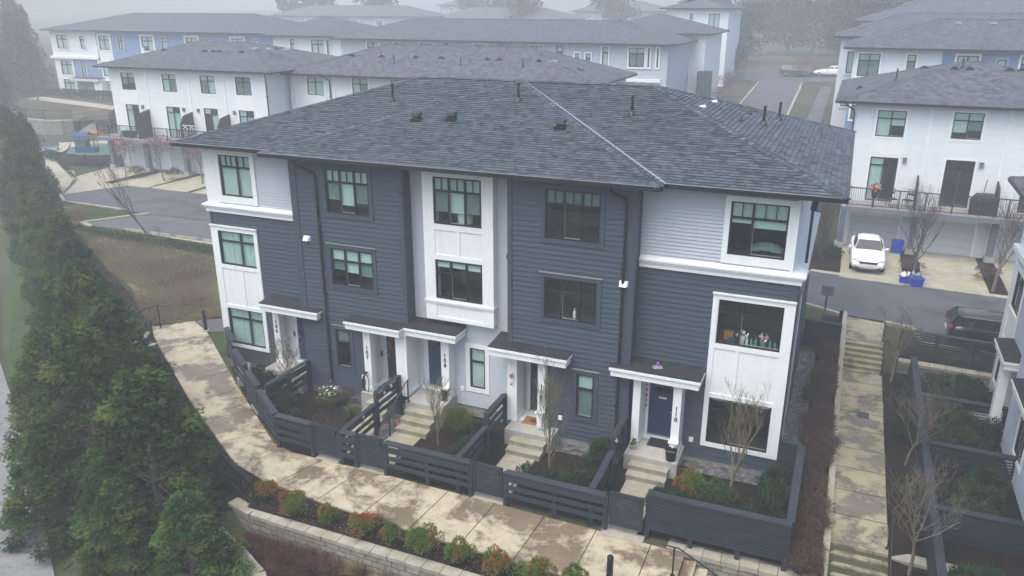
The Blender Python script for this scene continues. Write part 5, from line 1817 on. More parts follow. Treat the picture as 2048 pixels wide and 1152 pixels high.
# --- neighbouring yards
tN = bare_tree_mesh(45, 3.8, .055, 4, .55, .36, 11, .5)
n1 = bare_tree('bare tree leaning over the dark fence at the lower right corner', (3.95, -3.0, -.25), .4, tN, M['bark'], M['bark'], 'tree', None, 'bare_tree', (0, .16))
n2 = copy_thing(n1, (4.05, 2.9, -.2), 2.2, 'bare spreading tree beside the garden path of the neighbouring yards')
n2.scale = (.95, .95, .9)
n3 = copy_thing(n1, (3.75, 9.6, -.15), 4.1, 'bare grey tree by the top of the side path')
n3.scale = (.95, .95, .85); n3.rotation_euler = (0, 0, 4.1)
n2.rotation_euler = (0, .06, 2.2)
random.seed(10)
for (xa, xb, ya, yb2, nn, lab, grp) in ((4.9, 6.9, 7.2, 10.0, 15, 'dark evergreen shrub in the neighbouring yard nearest the street', 'shrubs of the first neighbouring yard'), (4.9, 6.8, 3.3, 6.1, 14, 'dark evergreen shrub in the second neighbouring yard from the street', 'shrubs of the second neighbouring yard'),
                                  (4.9, 6.4, -.6, 2.3, 11, 'dark evergreen shrub in the third neighbouring yard from the street', 'shrubs of the third neighbouring yard'), (4.9, 7.0, -4.4, -2.6, 9, 'dark evergreen shrub in the neighbouring yard nearest the camera', 'shrubs of the nearest neighbouring yard')):
    for k in range(nn):
        yew_at(random.uniform(xa, xb), random.uniform(ya, yb2), random.uniform(1.2, 1.8), random.uniform(.8, 1.3), lab, grp, -.2 if ya > -2 else -.6)
for (y0, lab) in ((5.5, 'first'), (8.6, 'topmost'), (1.3, 'second')):
    for k in range(3): yew_at(4.1, y0 + k * .55 - 1, .75, .6, 'low green shrub outside the long dark neighbouring fence', 'low shrubs along the outside of the long fence', -.2)
mb = bush_mesh(401, .3, 1.05, .25, 1500, .10, .018, gr(.2, 1), 1.2, .0, 14)
put(mb, 'grass_clump', M['greenblade'], 'bright green grass strip in a neighbouring yard', 'grass', (6.1, .45, -.2))
for i, (x, y, s, lab) in enumerate(((1665, 515, .62, 'round dark bush at the corner of the white garage building'), (1818, 545, .75, 'brown-green bush at the foot of the street tree by the blue bins'), (1972, 560, .7, 'brown-green bush by the second bare street tree'))):
    p = P(x, y, .5)
    put(bush_mesh(410 + i, s, s, s * 1.35, 1300, .1, .04, lambda cv, k: .2 + .5 * random.random(), .3, .02, 9), 'round_bush', M['barberry' if i else 'yew'], lab, 'bush', (p.x, p.y, .45))
# street trees on the right
ts = bare_tree_mesh(47, 5.6, .09, 4, .48, .33, 13, .6)
p = P(1823, 566, .5)
s1 = bare_tree('bare street tree between two drives behind the blue bins', (p.x, p.y, .45), .5, ts, M['bark'], M['twig'])
p = P(1985, 583, .5)
s2 = copy_thing(s1, (p.x, p.y, .45), 2.8, 'bare street tree in the strip nearest the right edge', .95)
p = P(1645, 560, .5)
rb = bare_tree('reddish bare bushy tree at the end wall of the white garage building', (.15, 23.6, .45), 0, bare_tree_mesh(48, 4.6, .05, 4, .42, .05, 12, .7), M['twig'], M['twig'])
rb2 = copy_thing(rb, (.35, 18.9 + 3.2, .45), 2.0, 'dark red-brown shrub tree close behind the corner of 110', .72)
# left-hand street trees
random.seed(12)
def red_tree(seed):
    tr, tw = bare_tree_mesh(seed, 3.9, .06, 3, .45, .45, 7, .6)
    fo = MB()
    random.seed(seed)
    for i in range(420):
        a = random.uniform(0, 6.28); r = math.sqrt(random.random()) * 1.0
        o = V((math.cos(a) * r, math.sin(a) * r, 2.3 + random.uniform(0, 1.5) * (1 - .4 * r)))
        leaf(fo, o, rv().normalized(), rv().normalized(), .13, .10, random.random())
    for f, m, u, t2 in zip(tw.f, tw.m, tw.uv, tw.tint): pass
    return tr, tw, fo
rt = None
for i, (x, y, lab) in enumerate(((254, 357, 'thin street tree with a few red leaves, by the first grey pillar'), (330, 363, 'street tree with a crown of red leaves, between two garages'), (405, 368, 'street tree with sparse red leaves beside a parked white car'))):
    p = P(x, y, .5)
    if rt is None:
        tr, tw, fo = red_tree(71)
        rt = thing('street_tree', lab, 'tree', (p.x, p.y, .45), .3, 'red-leaved street trees on the left')
        tr.build('trunk', M['bark_pale'], rt, True); tw.build('twigs', M['twig'], rt, True); fo.build('crown', M['redleaf'], rt)
    else: copy_thing(rt, (p.x, p.y, .45), 1.7 * i, lab, 1.0 + .12 * (i == 1))
for i, (x, y) in enumerate(((277, 349), (347, 353), (425, 358))):
    p = P(x, y + 6, .5)
    o = put(bush_mesh(430 + i, .75, .75, 1.15, 900, .12, .05, lambda cv, k: .2 + .5 * random.random(), .3, .02, 9), 'round_bush', M['barberry'], 'clipped round bush in the planting strip, %s of three along the left drives' % ord_[i], 'bush', (p.x, p.y, .45), 'round bushes along the left drives')
lt = bare_tree_mesh(49, 5.4, .06, 4, .30, .25, 8, .8)
p = PT(298, 476)
bare_tree('bare leaning tree at the edge of the empty parking bays', (p.x, p.y, p.z), .4, lt, M['twig'], M['twig'], 'tree', None, 'bare_tree', (.05, -.30))
p = PT(326, 522)
bare_tree('tiny bare sapling in the middle of the rough field', (p.x, p.y, p.z - .05), 0, bare_tree_mesh(50, 2.4, .025, 3, .3, .2, 5, .8), M['bark_pale'], M['bark_pale'])
# dry standing stems among the cedars
p = (-23.2, -4.6)
bare_tree('dead pale sapling standing among the cedars', (p[0], p[1], H(*p)), 0, bare_tree_mesh(51, 4.2, .035, 3, .5, .3, 12, .3), M['bark_pale'], M['bark_pale'])
# low clipped hedge round the car park and by the playground
def hedge(label, pts, w, h, n, mat='yew', tint=(.1, .9), zf=H, name='clipped_hedge', L=.10, W=.03):
    mb = MB()
    Ls = [V(q) for q in pts]
    tot = sum((b - a).length for a, b in zip(Ls, Ls[1:]))
    for i in range(n):
        d = random.random() * tot
        for a, b in zip(Ls, Ls[1:]):
            l = (b - a).length
            if d <= l: break
            d -= l
        c = a.lerp(b, min(1, d / l))
        u = (b - a).normalized()
        v = V((-u.y, u.x))
        f = random.uniform(-1, 1)
        zz = h * (1 - .35 * f * f) * (random.random() ** .4)
        o = V((c.x + v.x * f * w / 2, c.y + v.y * f * w / 2, zf(c.x, c.y) + zz))
        leaf(mb, o, (V((v.x * f, v.y * f, .7)) + rv(.7)).normalized(), rv().normalized(), L, W, random.uniform(*tint), .1)
    return single(mb, name, M[mat], label, 'hedge')
hedge('low green hedge between parking bays and rough field', [(-45.3, 12.0), (-41, 11.9), (-33, 11.6), (-26, 11.3)], 1.0, .42, 9000, 'greenblade', (.0, .55), None or H, L=.16, W=.04)
hedge('dark clipped hedge curving round the green play mat', [(-70.4, 29.2), (-67.5, 28.3), (-64.0, 28.0), (-61.6, 29.8)], 1.1, .85, 5200, 'yew', L=.2, W=.07)
hedge('brownish hedge in front of the play mat', [(-66.2, 27.6), (-63.5, 27.6), (-61.6, 29.0), (-60.8, 31)], .9, .8, 3600, 'barberry', (.2, 1), L=.2, W=.07)
p = PT(198, 330)
put(tuft_mesh(440, 1.0, 1.1, 320, .02, (.3, 1)), 'grass_tuft', M['straw'], 'straw grass tuft in the hedge by the play mat', 'grass', (p.x, p.y, .5))
# far woods and single trees in the fog
def conifer_mesh(seed, h=14, r=3.6, n=1500):
    random.seed(seed)
    fo, tr = MB(), MB()
    tr.tube([(0, 0, -1), (0, 0, h * .5), (0, 0, h * .97)], [.28, .16, .03], 6)
    for i in range(n):
        k = random.random() ** 1.25
        z = h * (.05 + .93 * k)
        a = random.uniform(0, 6.283)
        rr = r * (1 - k) ** .8 * (.7 + .3 * math.sin(a * 3 + z * 1.7)) + .15
        u = random.random() ** .5
        d = V((math.cos(a), math.sin(a), -.25))
        leaf(fo, V((d.x * rr * u, d.y * rr * u, z)), d + rv(.4), V((0, 0, 1)) + rv(.5), random.uniform(.6, 1.2), random.uniform(.3, .55), random.random(), .25)
    return fo, tr
def broad_mesh(seed, h=11, r=4.2, n=2600):
    random.seed(seed)
    fo = MB()
    tr, tw = bare_tree_mesh(seed, h, .22, 2, .55, .3, 7, .4)
    cl = [(V((random.uniform(-1, 1) * r * .62, random.uniform(-1, 1) * r * .62, h * random.uniform(.16, .9))), r * random.uniform(.32, .52)) for i in range(16)]
    for i in range(n):
        c, cr = random.choice(cl)
        d = rv().normalized()
        leaf(fo, c + d * cr * random.random() ** .4, d + rv(.8), rv().normalized(), .55, .42, random.random())
    return fo, tr
cm = [tree_thing('conifer', 'tall dark conifer in the fog at the far left', 'tree', *conifer_mesh(81), M['conifer'], M['bark'], (-118, 52, 1), 0, 'dark conifers of the far left wood'),
      tree_thing('conifer', 'tall dark conifer in the fog at the far left', 'tree', *conifer_mesh(82, 15, 4.2), M['conifer'], M['bark'], (-112, 46, 1), 0, 'dark conifers of the far left wood')]
random.seed(14)
for i in range(70):
    px0, py0 = random.uniform(-130, 72), random.uniform(112, 250)
    if py0 > 190 and px0 > 18: continue
    p = PT(px0, py0)
    copy_thing(cm[i % 2], (p.x, p.y, p.z - .3), random.uniform(0, 6.28), None, random.uniform(.6, 1.05) if py0 < 190 else random.uniform(.35, .6))
bm = tree_thing('broadleaf_tree', 'hazy dark broad tree on the rise beyond the far street', 'tree', *broad_mesh(85), M['conifer'], M['bark'], (-2, 121, 5.5), 0, 'hazy trees beyond the far street')
for i in range(34):
    x, y = random.uniform(-26, 42), 113 + random.uniform(0, 34)
    if -26 < x < -9 and i % 4: continue
    copy_thing(bm, (x, y, H(x, y) - .4), random.uniform(0, 6.28), None, random.uniform(.7, 1.25))
for i in range(16):
    x = -135 + i * 12 + random.uniform(-4, 4)
    y = 150 + random.uniform(0, 40)
    o = copy_thing(bm, (x, y, H(x, y) - .5), random.uniform(0, 6.28), 'pale ghost of a tree on the fogbound skyline behind all roofs', random.uniform(1.0, 1.6))
    o['group'] = 'trees on the fogbound skyline'
for i, (x, y, s, lab) in enumerate(((1488, 150, .42, 'dark little tree at the corner of the far street'), (1395, 185, .30, 'reddish bush by the blue-grey stair wall'), (1600, 185, .32, 'thin young tree on the far street verge'))):
    p = PT(x, y)
    if i == 0: copy_thing(bm, (p.x - 1.5, p.y, p.z - .2), 1.0, lab, s)['group'] = 'trees lining the far street'
    else:
        o = copy_thing(rt, (p.x, p.y, p.z - .2), 2.0 * i, lab, 1.35)
        o['group'] = 'trees lining the far street'
for i in range(7):
    y = 48 + i * 7.2
    o = copy_thing(rt, (-13.6 + random.uniform(-.6, .6), y, H(-13.6, y)), i * 1.1, 'red-twigged young tree on the verge of the far street, %s in its row' % ord_[i], random.uniform(.8, 1.1))
    o['group'] = 'young trees along the left verge of the far street'

# fallen leaves and rough grass: nobody could count them
from mathutils.geometry import intersect_point_tri_2d
def scatter(name, poly, n, mat, L, W, zf, up, tint=(0, 1), clump=0.0):
    mb = MB()
    xs, ys = [p[0] for p in poly], [p[1] for p in poly]
    def inside(x, y):
        c = False
        for (x0, y0), (x1, y1) in zip(poly, poly[1:] + poly[:1]):
            if (y0 > y) != (y1 > y) and x < (x1 - x0) * (y - y0) / (y1 - y0) + x0: c = not c
        return c
    k = 0
    while k < n:
        x, y = random.uniform(min(xs), max(xs)), random.uniform(min(ys), max(ys))
        if not inside(x, y): continue
        g = noise.noise(V((x * .45, y * .45, 3.3)))
        if clump and random.random() > .5 + g * clump * 1.6: 
            k += .2
            continue
        k += 1
        d = (rv() + V((0, 0, up))).normalized()
        if not up: d.z *= .15
        leaf(mb, V((x, y, zf(x, y) + .008)), d, V((0, 0, 1)) + rv(.5), L * random.uniform(.5, 1.2), W * random.uniform(.6, 1.2), max(0, min(1, random.uniform(*tint) * .6 + .4 * (g + .5))), .1)
    return tag(mb.build(name, M[mat]), kind='stuff')
random.seed(21)
scatter('rough_grass', [(-45.0, 11.5), (-41.0, 9.3), (-33.7, 5.2), (-29.0, 2.2), (-27.5, 3.5), (-22.8, 6.9), (-22.9, 10.8), (-34, 11.1)], 14000, 'rough', .16, .022, lambda x, y: H(x, y) + .02, 1.0, (0, 1), 1.0)
scatter('rough_grass', [(-54.0, 17.8), (-53.0, 17.1), (-47.2, 16.9), (-46.9, 13.6), (-48.5, 13.4)], 2500, 'rough', .18, .03, flat(.5), 1.0, (0, 1), .6)
scatter('rough_grass', [(-20.0, -10.6), (-27.2, -5.6), (-36.4, -.3), (-42.8, 4.5), (-45.8, 9.6), (-34, .6), (-26, -5.1), (-19.5, -9.4)], 5000, 'rough', .14, .022, lambda x, y: H(x, y), 1.0, (0, .2), .6)
scatter('fallen_leaves', [(-1.98, -7.4), (-1.98, -7.85), (-14.9, -7.85), (-15.3, -6.65), (-12.8, -6.9), (-8.3, -7.1), (-4.75, -7.15)], 900, 'litter', .06, .04, flat(-.03), 0)
scatter('fallen_leaves', [(-17.0, -6.3), (-21.7, -3.3), (-28.8, 1.6), (-29.6, 1.0), (-22.4, -4.3), (-17.5, -7.4)], 700, 'litter', .06, .04, lambda x, y: H(x, y), 0)
scatter('fallen_leaves', [(-17.5, -.8), (-13.8, -.8), (-13.8, -4.4), (-16.0, -4.4)], 350, 'litter', .06, .04, flat(-.02), 0)
scatter('fallen_leaves', [(-11.6, -.2), (-9.4, -.2), (-9.4, -4.5), (-11.6, -4.5)], 260, 'litter', .06, .04, flat(-.02), 0)
scatter('fallen_leaves', [(-7.2, -.8), (-5.0, -.8), (-5.0, -4.5), (-7.5, -4.5)], 260, 'litter', .06, .04, flat(-.02), 0)
scatter('fallen_leaves', [(-2.9, -.2), (.6, -.2), (.6, -4.2), (-3.0, -4.2)], 300, 'litter', .06, .04, flat(-.02), 0)
scatter('fallen_leaves', [(.75, -4.4), (1.64, -4.4), (1.64, 10), (.75, 10)], 500, 'litter', .06, .04, flat(0), 0)
scatter('fallen_leaves', [(1.95, -2.3), (3.38, -2.3), (3.38, 10.4), (1.95, 10.4)], 130, 'litter', .055, .04, flat(-.2), 0, (0, .6))
scatter('fallen_leaves', [(-15.4, -6.5), (-4.8, -7.0), (-4.8, -5.0), (-15.4, -4.95)], 70, 'litter', .05, .035, flat(.0), 0, (0, .6))
scatter('fallen_leaves', [(-20.4, -10.9), (-27.6, -6.2), (-36.6, -.9), (-37.6, -2), (-28.5, -7.4), (-21.0, -12.2)], 500, 'litter', .06, .045, flat(-1.98), 0, (0, .6))
scatter('fallen_leaves', [(-15.2, -9.0), (-13.6, -8.4), (-2.2, -8.35), (-2.2, -12), (-11.0, -12), (-12.2, -10)], 700, 'litter', .07, .05, lambda x, y: -1.0 - .1 * (-8 - y), 0, (0, .7))
# ------------------------------------------------------------------ the other buildings
def shell(t, x0, x1, y0, y1, zb, ze, mat, holes=(), exp=.13, split=None, lowmat=None):
    "four walls; the front one has the openings; split: height where the siding changes"
    if split:
        wall('front_wall', t, x0, x1, zb, split, list(holes), M[lowmat], exp, org=(0, y0))
        wall('front_wall', t, x0, x1, split, ze, list(holes), M[mat], exp, org=(0, y0))
    else: wall('front_wall', t, x0, x1, zb, ze, list(holes), M[mat], exp, org=(0, y0))
    wall('end_wall', t, 0, y1 - y0, zb, ze, [], M[mat], exp, org=(x1, y0), du=(0, 1), dn=(1, 0))
    wall('end_wall', t, 0, y1 - y0, zb, ze, [], M[mat], exp, org=(x0, y1), du=(0, -1), dn=(-1, 0))
    wall('back_wall', t, 0, x1 - x0, zb, ze, [], M[mat], None, org=(x1, y1), du=(-1, 0), dn=(0, 1))


def garage_door(t, x0, x1, z0, z1, y):
    mb = MB()
    n = 4
    h = (z1 - z0) / n
    for i in range(n):
        mb.box(x0, x1, y + .06, y + .1, z0 + i * h + .008, z0 + (i + 1) * h - .008)
        for k in range(4):
            w = (x1 - x0) / 4
            mb.box(x0 + k * w + .08, x0 + (k + 1) * w - .08, y + .045, y + .06, z0 + i * h + .09, z0 + (i + 1) * h - .09)
    o = mb.build('garage_door', M['garage'], t)
    mb = MB()
    mb.box(x0 - .12, x0, y - .03, y + .08, z0, z1 + .12)
    mb.box(x1, x1 + .12, y - .03, y + .08, z0, z1 + .12)
    mb.box(x0, x1, y - .03, y + .08, z1, z1 + .12)
    mb.build('door_casing', M['white'], o)


def patio_door(t, x0, x1, z0, z1, y, curtain=None):
    mb = MB()
    board_frame(mb, x0, x1, z0, z1, y, .11, .03, .02)
    mb.build('window_trim', M['white'], t)
    window(t, x0, x1, z0, z1, y, (1, 1), .18, None, curtain, (1, 0) if curtain else None, depth=.9, fw=.06, bmat='curtain' if curtain else 'blind')


def deck(t, x0, x1, y0, y1, z, step=1.35, rail=1.1, breaks=()):
    mb = MB()
    mb.box(x0, x1, y0, y1, z - .05, z)
    d = mb.build('balcony_deck', M['deckwood'], t)
    mb = MB()
    mb.box(x0 - .01, x1 + .01, y0 - .03, y0 + .15, z - .32, z - .05)
    mb.box(x0, x0 + .15, y0 + .15, y1, z - .32, z - .05)
    mb.box(x1 - .15, x1, y0 + .15, y1, z - .32, z - .05)
    mb.box(x0 + .15, x1 - .15, y0 + .15, y1, z - .2, z - .052)
    mb.build('deck_beam', M['post'], d)
    r = MB()
    for xa, ya, xb, yb in ((x0 + .04, y0 + .04, x1 - .04, y0 + .04), (x0 + .04, y0 + .04, x0 + .04, y1 - .05), (x1 - .04, y0 + .04, x1 - .04, y1 - .05)):
        r.beam((xa, ya, z + rail), (xb, yb, z + rail), .06, .05)
        r.beam((xa, ya, z + .1), (xb, yb, z + .1), .04, .04)
        L = math.hypot(xb - xa, yb - ya)
        for i in range(max(1, int(L / .115))):
            k = (i + .5) / max(1, int(L / .115))
            r.beam((xa + (xb - xa) * k, ya + (yb - ya) * k, z + .1), (xa + (xb - xa) * k, ya + (yb - ya) * k, z + rail), .018, .018, 0, (1, 0, 0))
        n = max(1, int(L / step))
        for i in range(n + 1): r.beam((xa + (xb - xa) * i / n, ya + (yb - ya) * i / n, z - .2), (xa + (xb - xa) * i / n, ya + (yb - ya) * i / n, z + rail), .055, .055, 0, (1, 0, 0))
    r.build('balcony_railing', M['black'], d)
    return d


def screen(t, x, y0, y1, z0, z1):
    mb = MB()
    pts = [(y0, z0), (y1, z0), (y1, z1 + .12), (y0 + .45, z1 - .1), (y0, z1 - .75)]
    a = [(x - .04, y, z) for y, z in pts]
    b = [(x + .04, y, z) for y, z in pts]
    mb.face(a[::-1]); mb.face(b)
    for i in range(5): mb.face([a[i], a[(i + 1) % 5], b[(i + 1) % 5], b[i]])
    mb.build('privacy_screen', M['tarp'], t)


def lamp(t, x, y, z):
    mb = MB()
    mb.box(x - .1, x + .1, y - .16, y, z - .14, z + .14)
    mb.box(x - .12, x + .12, y - .18, y, z + .14, z + .17)
    mb.build('wall_lamp', M['post'], t)


def pillar(t, x, y, z0, z1, w=.36):
    mb = MB()
    mb.box(x - w / 2, x + w / 2, y - w / 2, y + w / 2, z0 + .3, z1)
    o = mb.build('pillar', M['post'], t)
    mb = MB()
    mb.box(x - w / 2 - .1, x + w / 2 + .1, y - w / 2 - .1, y + w / 2 + .1, z0 - .1, z0 + .3)
    mb.build('pillar_base', M['landing'], o)


# --- right: white row with garages
R_ = thing('garage_townhouse', 'white townhouse row with garages and long balcony on the right, above the white car', 'building')
Rw = [(2.23, 3.75, 7.26, 8.77), (6.20, 7.70, 7.35, 8.84), (10.2, 11.7, 7.26, 8.77), (14.2, 15.7, 7.35, 8.84), (18.2, 19.7, 7.26, 8.77), (22.2, 23.7, 7.35, 8.84)]
Rd = [(2.19, 3.70, 3.40, 6.05), (6.20, 7.70, 3.40, 6.14), (10.2, 11.7, 3.40, 6.05), (14.2, 15.7, 3.40, 6.1)]
Rgd = [(1.55, 4.28, .5, 2.46), (5.58, 8.34, .5, 2.5), (9.6, 12.35, .5, 2.46), (13.6, 16.4, .5, 2.5)]
shell(R_, .98, 26, 28, 40.5, .4, 9.14, 'white_siding', Rw + Rd + Rgd, .13)
for i, h in enumerate(Rw):
    flat_window(R_, *h, 28, (1, 1), .30, ((.97, .35), (.62, -.5), (1, .9), (.4, .4), (1, 1), (.5, .5))[i], ((1, 1),) * 6 and (1, 1), .14, deep=.8)
for i, h in enumerate(Rd): patio_door(R_, *h, 28, ((.98, 0), None, None, (1, 0))[i])
for h in Rgd: garage_door(R_, *h, 28)
for a, b in ((1.98, 3.95), (9.98, 11.95)):
    mb = MB(); mb.box(a, b, 27.965, 28, 6.2, 7.1); mb.box(a + .95, a + 1.01, 27.955, 27.965, 6.2, 7.1); mb.build('white_panel', M['panel'], R_)
for x in (5.06, 8.98, 13.0):
    mb = MB(); mb.box(x - .06, x + .06, 27.95, 28, 3.3, 9.1); mb.build('corner_board', M['white'], R_)
for x in (4.03, 8.01, 12.1): lamp(R_, x, 28, 5.95)
deck(R_, 1.2, 22, 26.35, 28, 3.32)
for x in (4.88, 9.0, 13.1): screen(R_, x, 26.5, 27.98, 3.32, 5.0)
for x in (1.12, 5.08, 9.25, 13.2, 17.2): pillar(R_, x, 27.45, .5, 3.0, .34)
ro = hip_roof(R_, -.12, 15.4, 27.35, 41.3, 9.28, 11.25, 6.9, 7.2)
hip_roof(R_, 12.5, 30, 28.4, 41, 9.27, 10.85, 6, 6)
for x, y in ((1845, 157), (1905, 158), (1936, 158), (2015, 158), (2040, 158), (1720, 178)):
    p = PY(x, y, 33 if x > 1760 else 32)
    z = 9.28 + (p.y - 27.35) * .282
    if x < 1760: z = 9.28 + (p.x + .12) * .285
    low_vent(ro, (p.x, p.y, z + .02), 0)
p = PY(1783, 150, 31.5); pipe_vent(ro, (p.x + .3, p.y, 9.28 + min((p.y - 27.35), (p.x + .4)) * .28), .75)
p = PY(1925, 130, 33.2); pipe_vent(ro, (p.x, p.y, 9.28 + (p.y - 27.35) * .282), .6)
downspout(R_, [(.3, 27.6, 9.15), (.9, 27.9, 8.7), (.95, 27.92, 8.5), (.95, 27.92, 3.4)], .05)
# --- left: white row with garages and balcony
L_ = thing('garage_townhouse', 'white townhouse row on the left with dark balcony screens and grey pillars', 'building')
Lw = [(-59.1, -57.5, 7.45, 8.92), (-54.35, -52.78, 7.45, 8.94), (-50.14, -48.56, 7.46, 8.95), (-46.4, -44.8, 7.5, 8.96)]
Ld = [(-59.06, -57.5, 3.5, 6.18), (-54.33, -52.77, 3.5, 6.2), (-50.12, -48.6, 3.5, 6.25), (-46.37, -44.8, 3.5, 6.25)]
Lgd = [(-59.65, -56.7, .5, 2.65), (-54.65, -51.8, .5, 2.65), (-50.5, -47.65, .5, 2.65), (-46.2, -43.5, .5, 2.65)]
shell(L_, -60.5, -43.3, 29.3, 42, .4, 9.34, 'white_siding', Lw + Ld + Lgd, .13)
for i, h in enumerate(Lw): flat_window(L_, *h, 29.3, (1, 1), .3, ((-.5, -.4), (1, -1), (-1, 1), (-1, -1))[i], ((1, 1), (1, 1), (1, 1), (-1, -1))[i], .14, deep=.8)
for i, h in enumerate(Ld): patio_door(L_, *h, 29.3, ((.95, 0), (.98, .98), (0, .6), (.5, .3))[i])
for h in Lgd: garage_door(L_, *h, 29.3)
for a in (-59.25, -46.55):
    mb = MB(); mb.box(a, a + 1.9, 29.265, 29.3, 6.3, 7.3); mb.box(a + .92, a + .98, 29.255, 29.265, 6.3, 7.3); mb.build('white_panel', M['panel'], L_)
for x in (-56.2, -51.4, -47.6, -43.4):
    mb = MB(); mb.box(x - .07, x + .07, 29.25, 29.3, 3.4, 9.3); mb.build('corner_board', M['white'], L_)
for x in (-57.0, -52.3, -50.7, -46.8): lamp(L_, x, 29.3, 6.0)
deck(L_, -61.2, -43.3, 27.6, 29.3, 3.45)
for x in (-56.3, -51.4, -47.4): screen(L_, x, 27.7, 29.28, 3.45, 5.75)
for x in (-60.7, -56.5, -52.0, -47.8): pillar(L_, x, 28.5, .5, 3.1, .4)
ro = hip_roof(L_, -61.5, -42.2, 28.65, 42.6, 9.46, 11.35, 5.6, 7.6)
for i, (x, y) in enumerate(((330, 105), (410, 93), (440, 96), (485, 110), (510, 97), (540, 112), (555, 122), (430, 112), (575, 112))):
    p = PY(x, y, 33 if x < 500 else 34)
    low_vent(ro, (p.x, p.y, 9.46 + (p.y - 28.65) * .27 + .02), 0, 'flash' if i in (4, 5, 8) else 'black')
downspout(L_, [(-42.9, 28.8, 9.3), (-43.2, 29.2, 8.8), (-43.22, 29.22, 3.6)], .06)
# --- middle: white row seen over the roof
Mi = thing('white_townhouse', 'white townhouse row seen between the front roof and the foggy rows behind', 'building')
Mw = []
for xa, xb in ((615, 647), (705, 736), (782, 812)):
    a, b = PY(xa, 175, 32).x, PY(xb, 175, 32).x
    Mw.append((a, b, 7.45, 8.95))
Md = [(h[0], h[1], 3.6, 6.2) for h in Mw]
shell(Mi, -43.0, -16.6, 32, 41.4, .4, 9.1, 'white_siding', Mw + Md, .13)
for i, h in enumerate(Mw): flat_window(Mi, *h, 32, (1, 1), .3, ((1, 1), (1, -1), (-1, 1))[i], (1, 1), .14, deep=.8)
for h in Md: patio_door(Mi, *h, 32)
for x in (-42.4, -38.6):
    mb = MB(); mb.box(x - .08, x + .08, 31.95, 32, 3.4, 9.1); mb.build('corner_board', M['white'], Mi)
mb = MB(); mb.box(-42.75, -42.2, 31.96, 32, 7.9, 9.0); mb.build('window_trim', M['white'], Mi)
ro = hip_roof(Mi, -43.7, -15.9, 31.2, 42.1, 9.22, 11.4, 7.6, 7.2)
for i, (x, y) in enumerate(((765, 112), (800, 105), (832, 98), (884, 104), (932, 100), (976, 108), (1000, 101), (1056, 103), (1080, 102), (1080, 125), (1108, 112), (1158, 140), (706, 112))):
    p = PY(x, y, 34.5)
    z = 9.22 + (p.y - 31.2) * .395
    if p.x > -22.6: z = min(z, 9.22 + (-15.9 - p.x) * .30)
    if p.x < -36: z = min(z, 9.22 + (p.x + 43.7) * .28)
    (pipe_vent(ro, (p.x, p.y - 1.0, z - .4), .6) if i in (1, 4, 7) else low_vent(ro, (p.x, p.y, z + .02), 0, 'flash' if i in (9, 10) else 'black'))
downspout(Mi, [(-39.3, 31.3, 9.1), (-38.95, 31.9, 8.7), (-38.9, 31.95, 3.6)], .06)


def far_block(label, x0, x1, y, dep, zb, ze, zr, mat, wins, hl, hr, split=None, lowmat=None, panels=(), name='hazy_townhouse', over=.7, fw=.09, ledge=None):
    t = thing(name, label, 'building')
    hs = [w[:4] for w in wins]
    shell(t, x0, x1, y, y + dep, zb, ze, mat, hs, None, split, lowmat)
    for a, b, c, d in panels:
        strips_ = [h for h in hs if h[0] < b and h[1] > a]
        wall('white_panel', t, a, b, c, d, strips_, M['panel'], None, org=(0, y - .05))
    for w in wins:
        a, b, c, d = w[:4]
        st = w[4] if len(w) > 4 else 0
        tm = 'white' if st < 5 else 'bluegrey'
        wide = b - a > 1.0
        mb = MB()
        board_frame(mb, a, b, c, d, y - .05, .16, .05)
        mb.build('window_trim', M[tm], t)
        window(t, a, b, c, d, y, (1, 1) if wide else (1,), .3 if d - c < 2 else 0, None, ((1, 1), (-1, -1), (.5, .9), (1, -.6), (0, 0))[st % 5][:2 if wide else 1], (1, 1)[:2 if wide else 1], depth=.7, fw=fw)
    if ledge:
        mb = MB(); mb.box(x0 - .15, ledge[1], y - .2, y, ledge[0] - .3, ledge[0]); mb.build('belt_course', M['white'], t)
    ro = hip_roof(t, x0 - over, x1 + over, y - over, y + dep + over, ze + .12, zr, hl, hr)
    return t, ro
px_ = lambda x, y, Y: PY(x, y, Y).x
# --- the blue row far left
Y = 60
wl = []
for xa, xb, st in ((113.5, 136, 0), (197.5, 219, 0), (283, 306, 2), (371.5, 395, 1), (463, 487, 2)):
    a, b = px_(xa, 80, Y), px_(xb, 80, Y)
    wl.append((a, b, 8.55, 10.4, st)); wl.append((a, b, 5.0, 6.9, st)); wl.append((a, b, 2.6, 4.3, 0))
for xa, xb, st in ((160, 170, 0), (323, 333, 5), (413, 422, 5), (507, 517, 5), (236, 247, 5)):
    a, b = px_(xa, 80, Y), px_(xb, 80, Y)
    wl.append((a, b, 8.6, 10.3, st))
a, b = px_(161, 120, Y), px_(172, 120, Y); wl.append((a, b, 4.6, 6.9, 5))
pan = [(w[0] - .3, w[1] + .3, 2.2, 10.7) for w in wl[3:15:3]] + [(-106, wl[0][1] + .3, 2.2, 7.2)]
bt, bro = far_block('long blue and white townhouse row fading into fog at the upper left', -106.1, -66.2, Y, 12, 1.8, 11.0, 13.3, 'blue', wl, 11, 9, None, None, pan, 'blue_townhouse', .8, .1)
mb = MB(); mb.box(-106.1, -96.8, Y - .12, Y, 7.35, 11.0); o = None
wall('pale_wall', bt, -106.1, -97.2, 7.5, 11.0, [w[:4] for w in wl], M['white_siding'], None, org=(0, Y - .02))
mb = MB(); mb.box(-106.4, -97.0, Y - .35, Y, 7.2, 7.55); mb.build('belt_course', M['white'], bt)
for x in (-97.2, -88.6, -80.2, -71.5):
    mb = MB(); mb.box(x - .2, x + .2, Y - .2, Y, 6.0, 9.0); mb.build('balcony_wall', M['white'], bt)
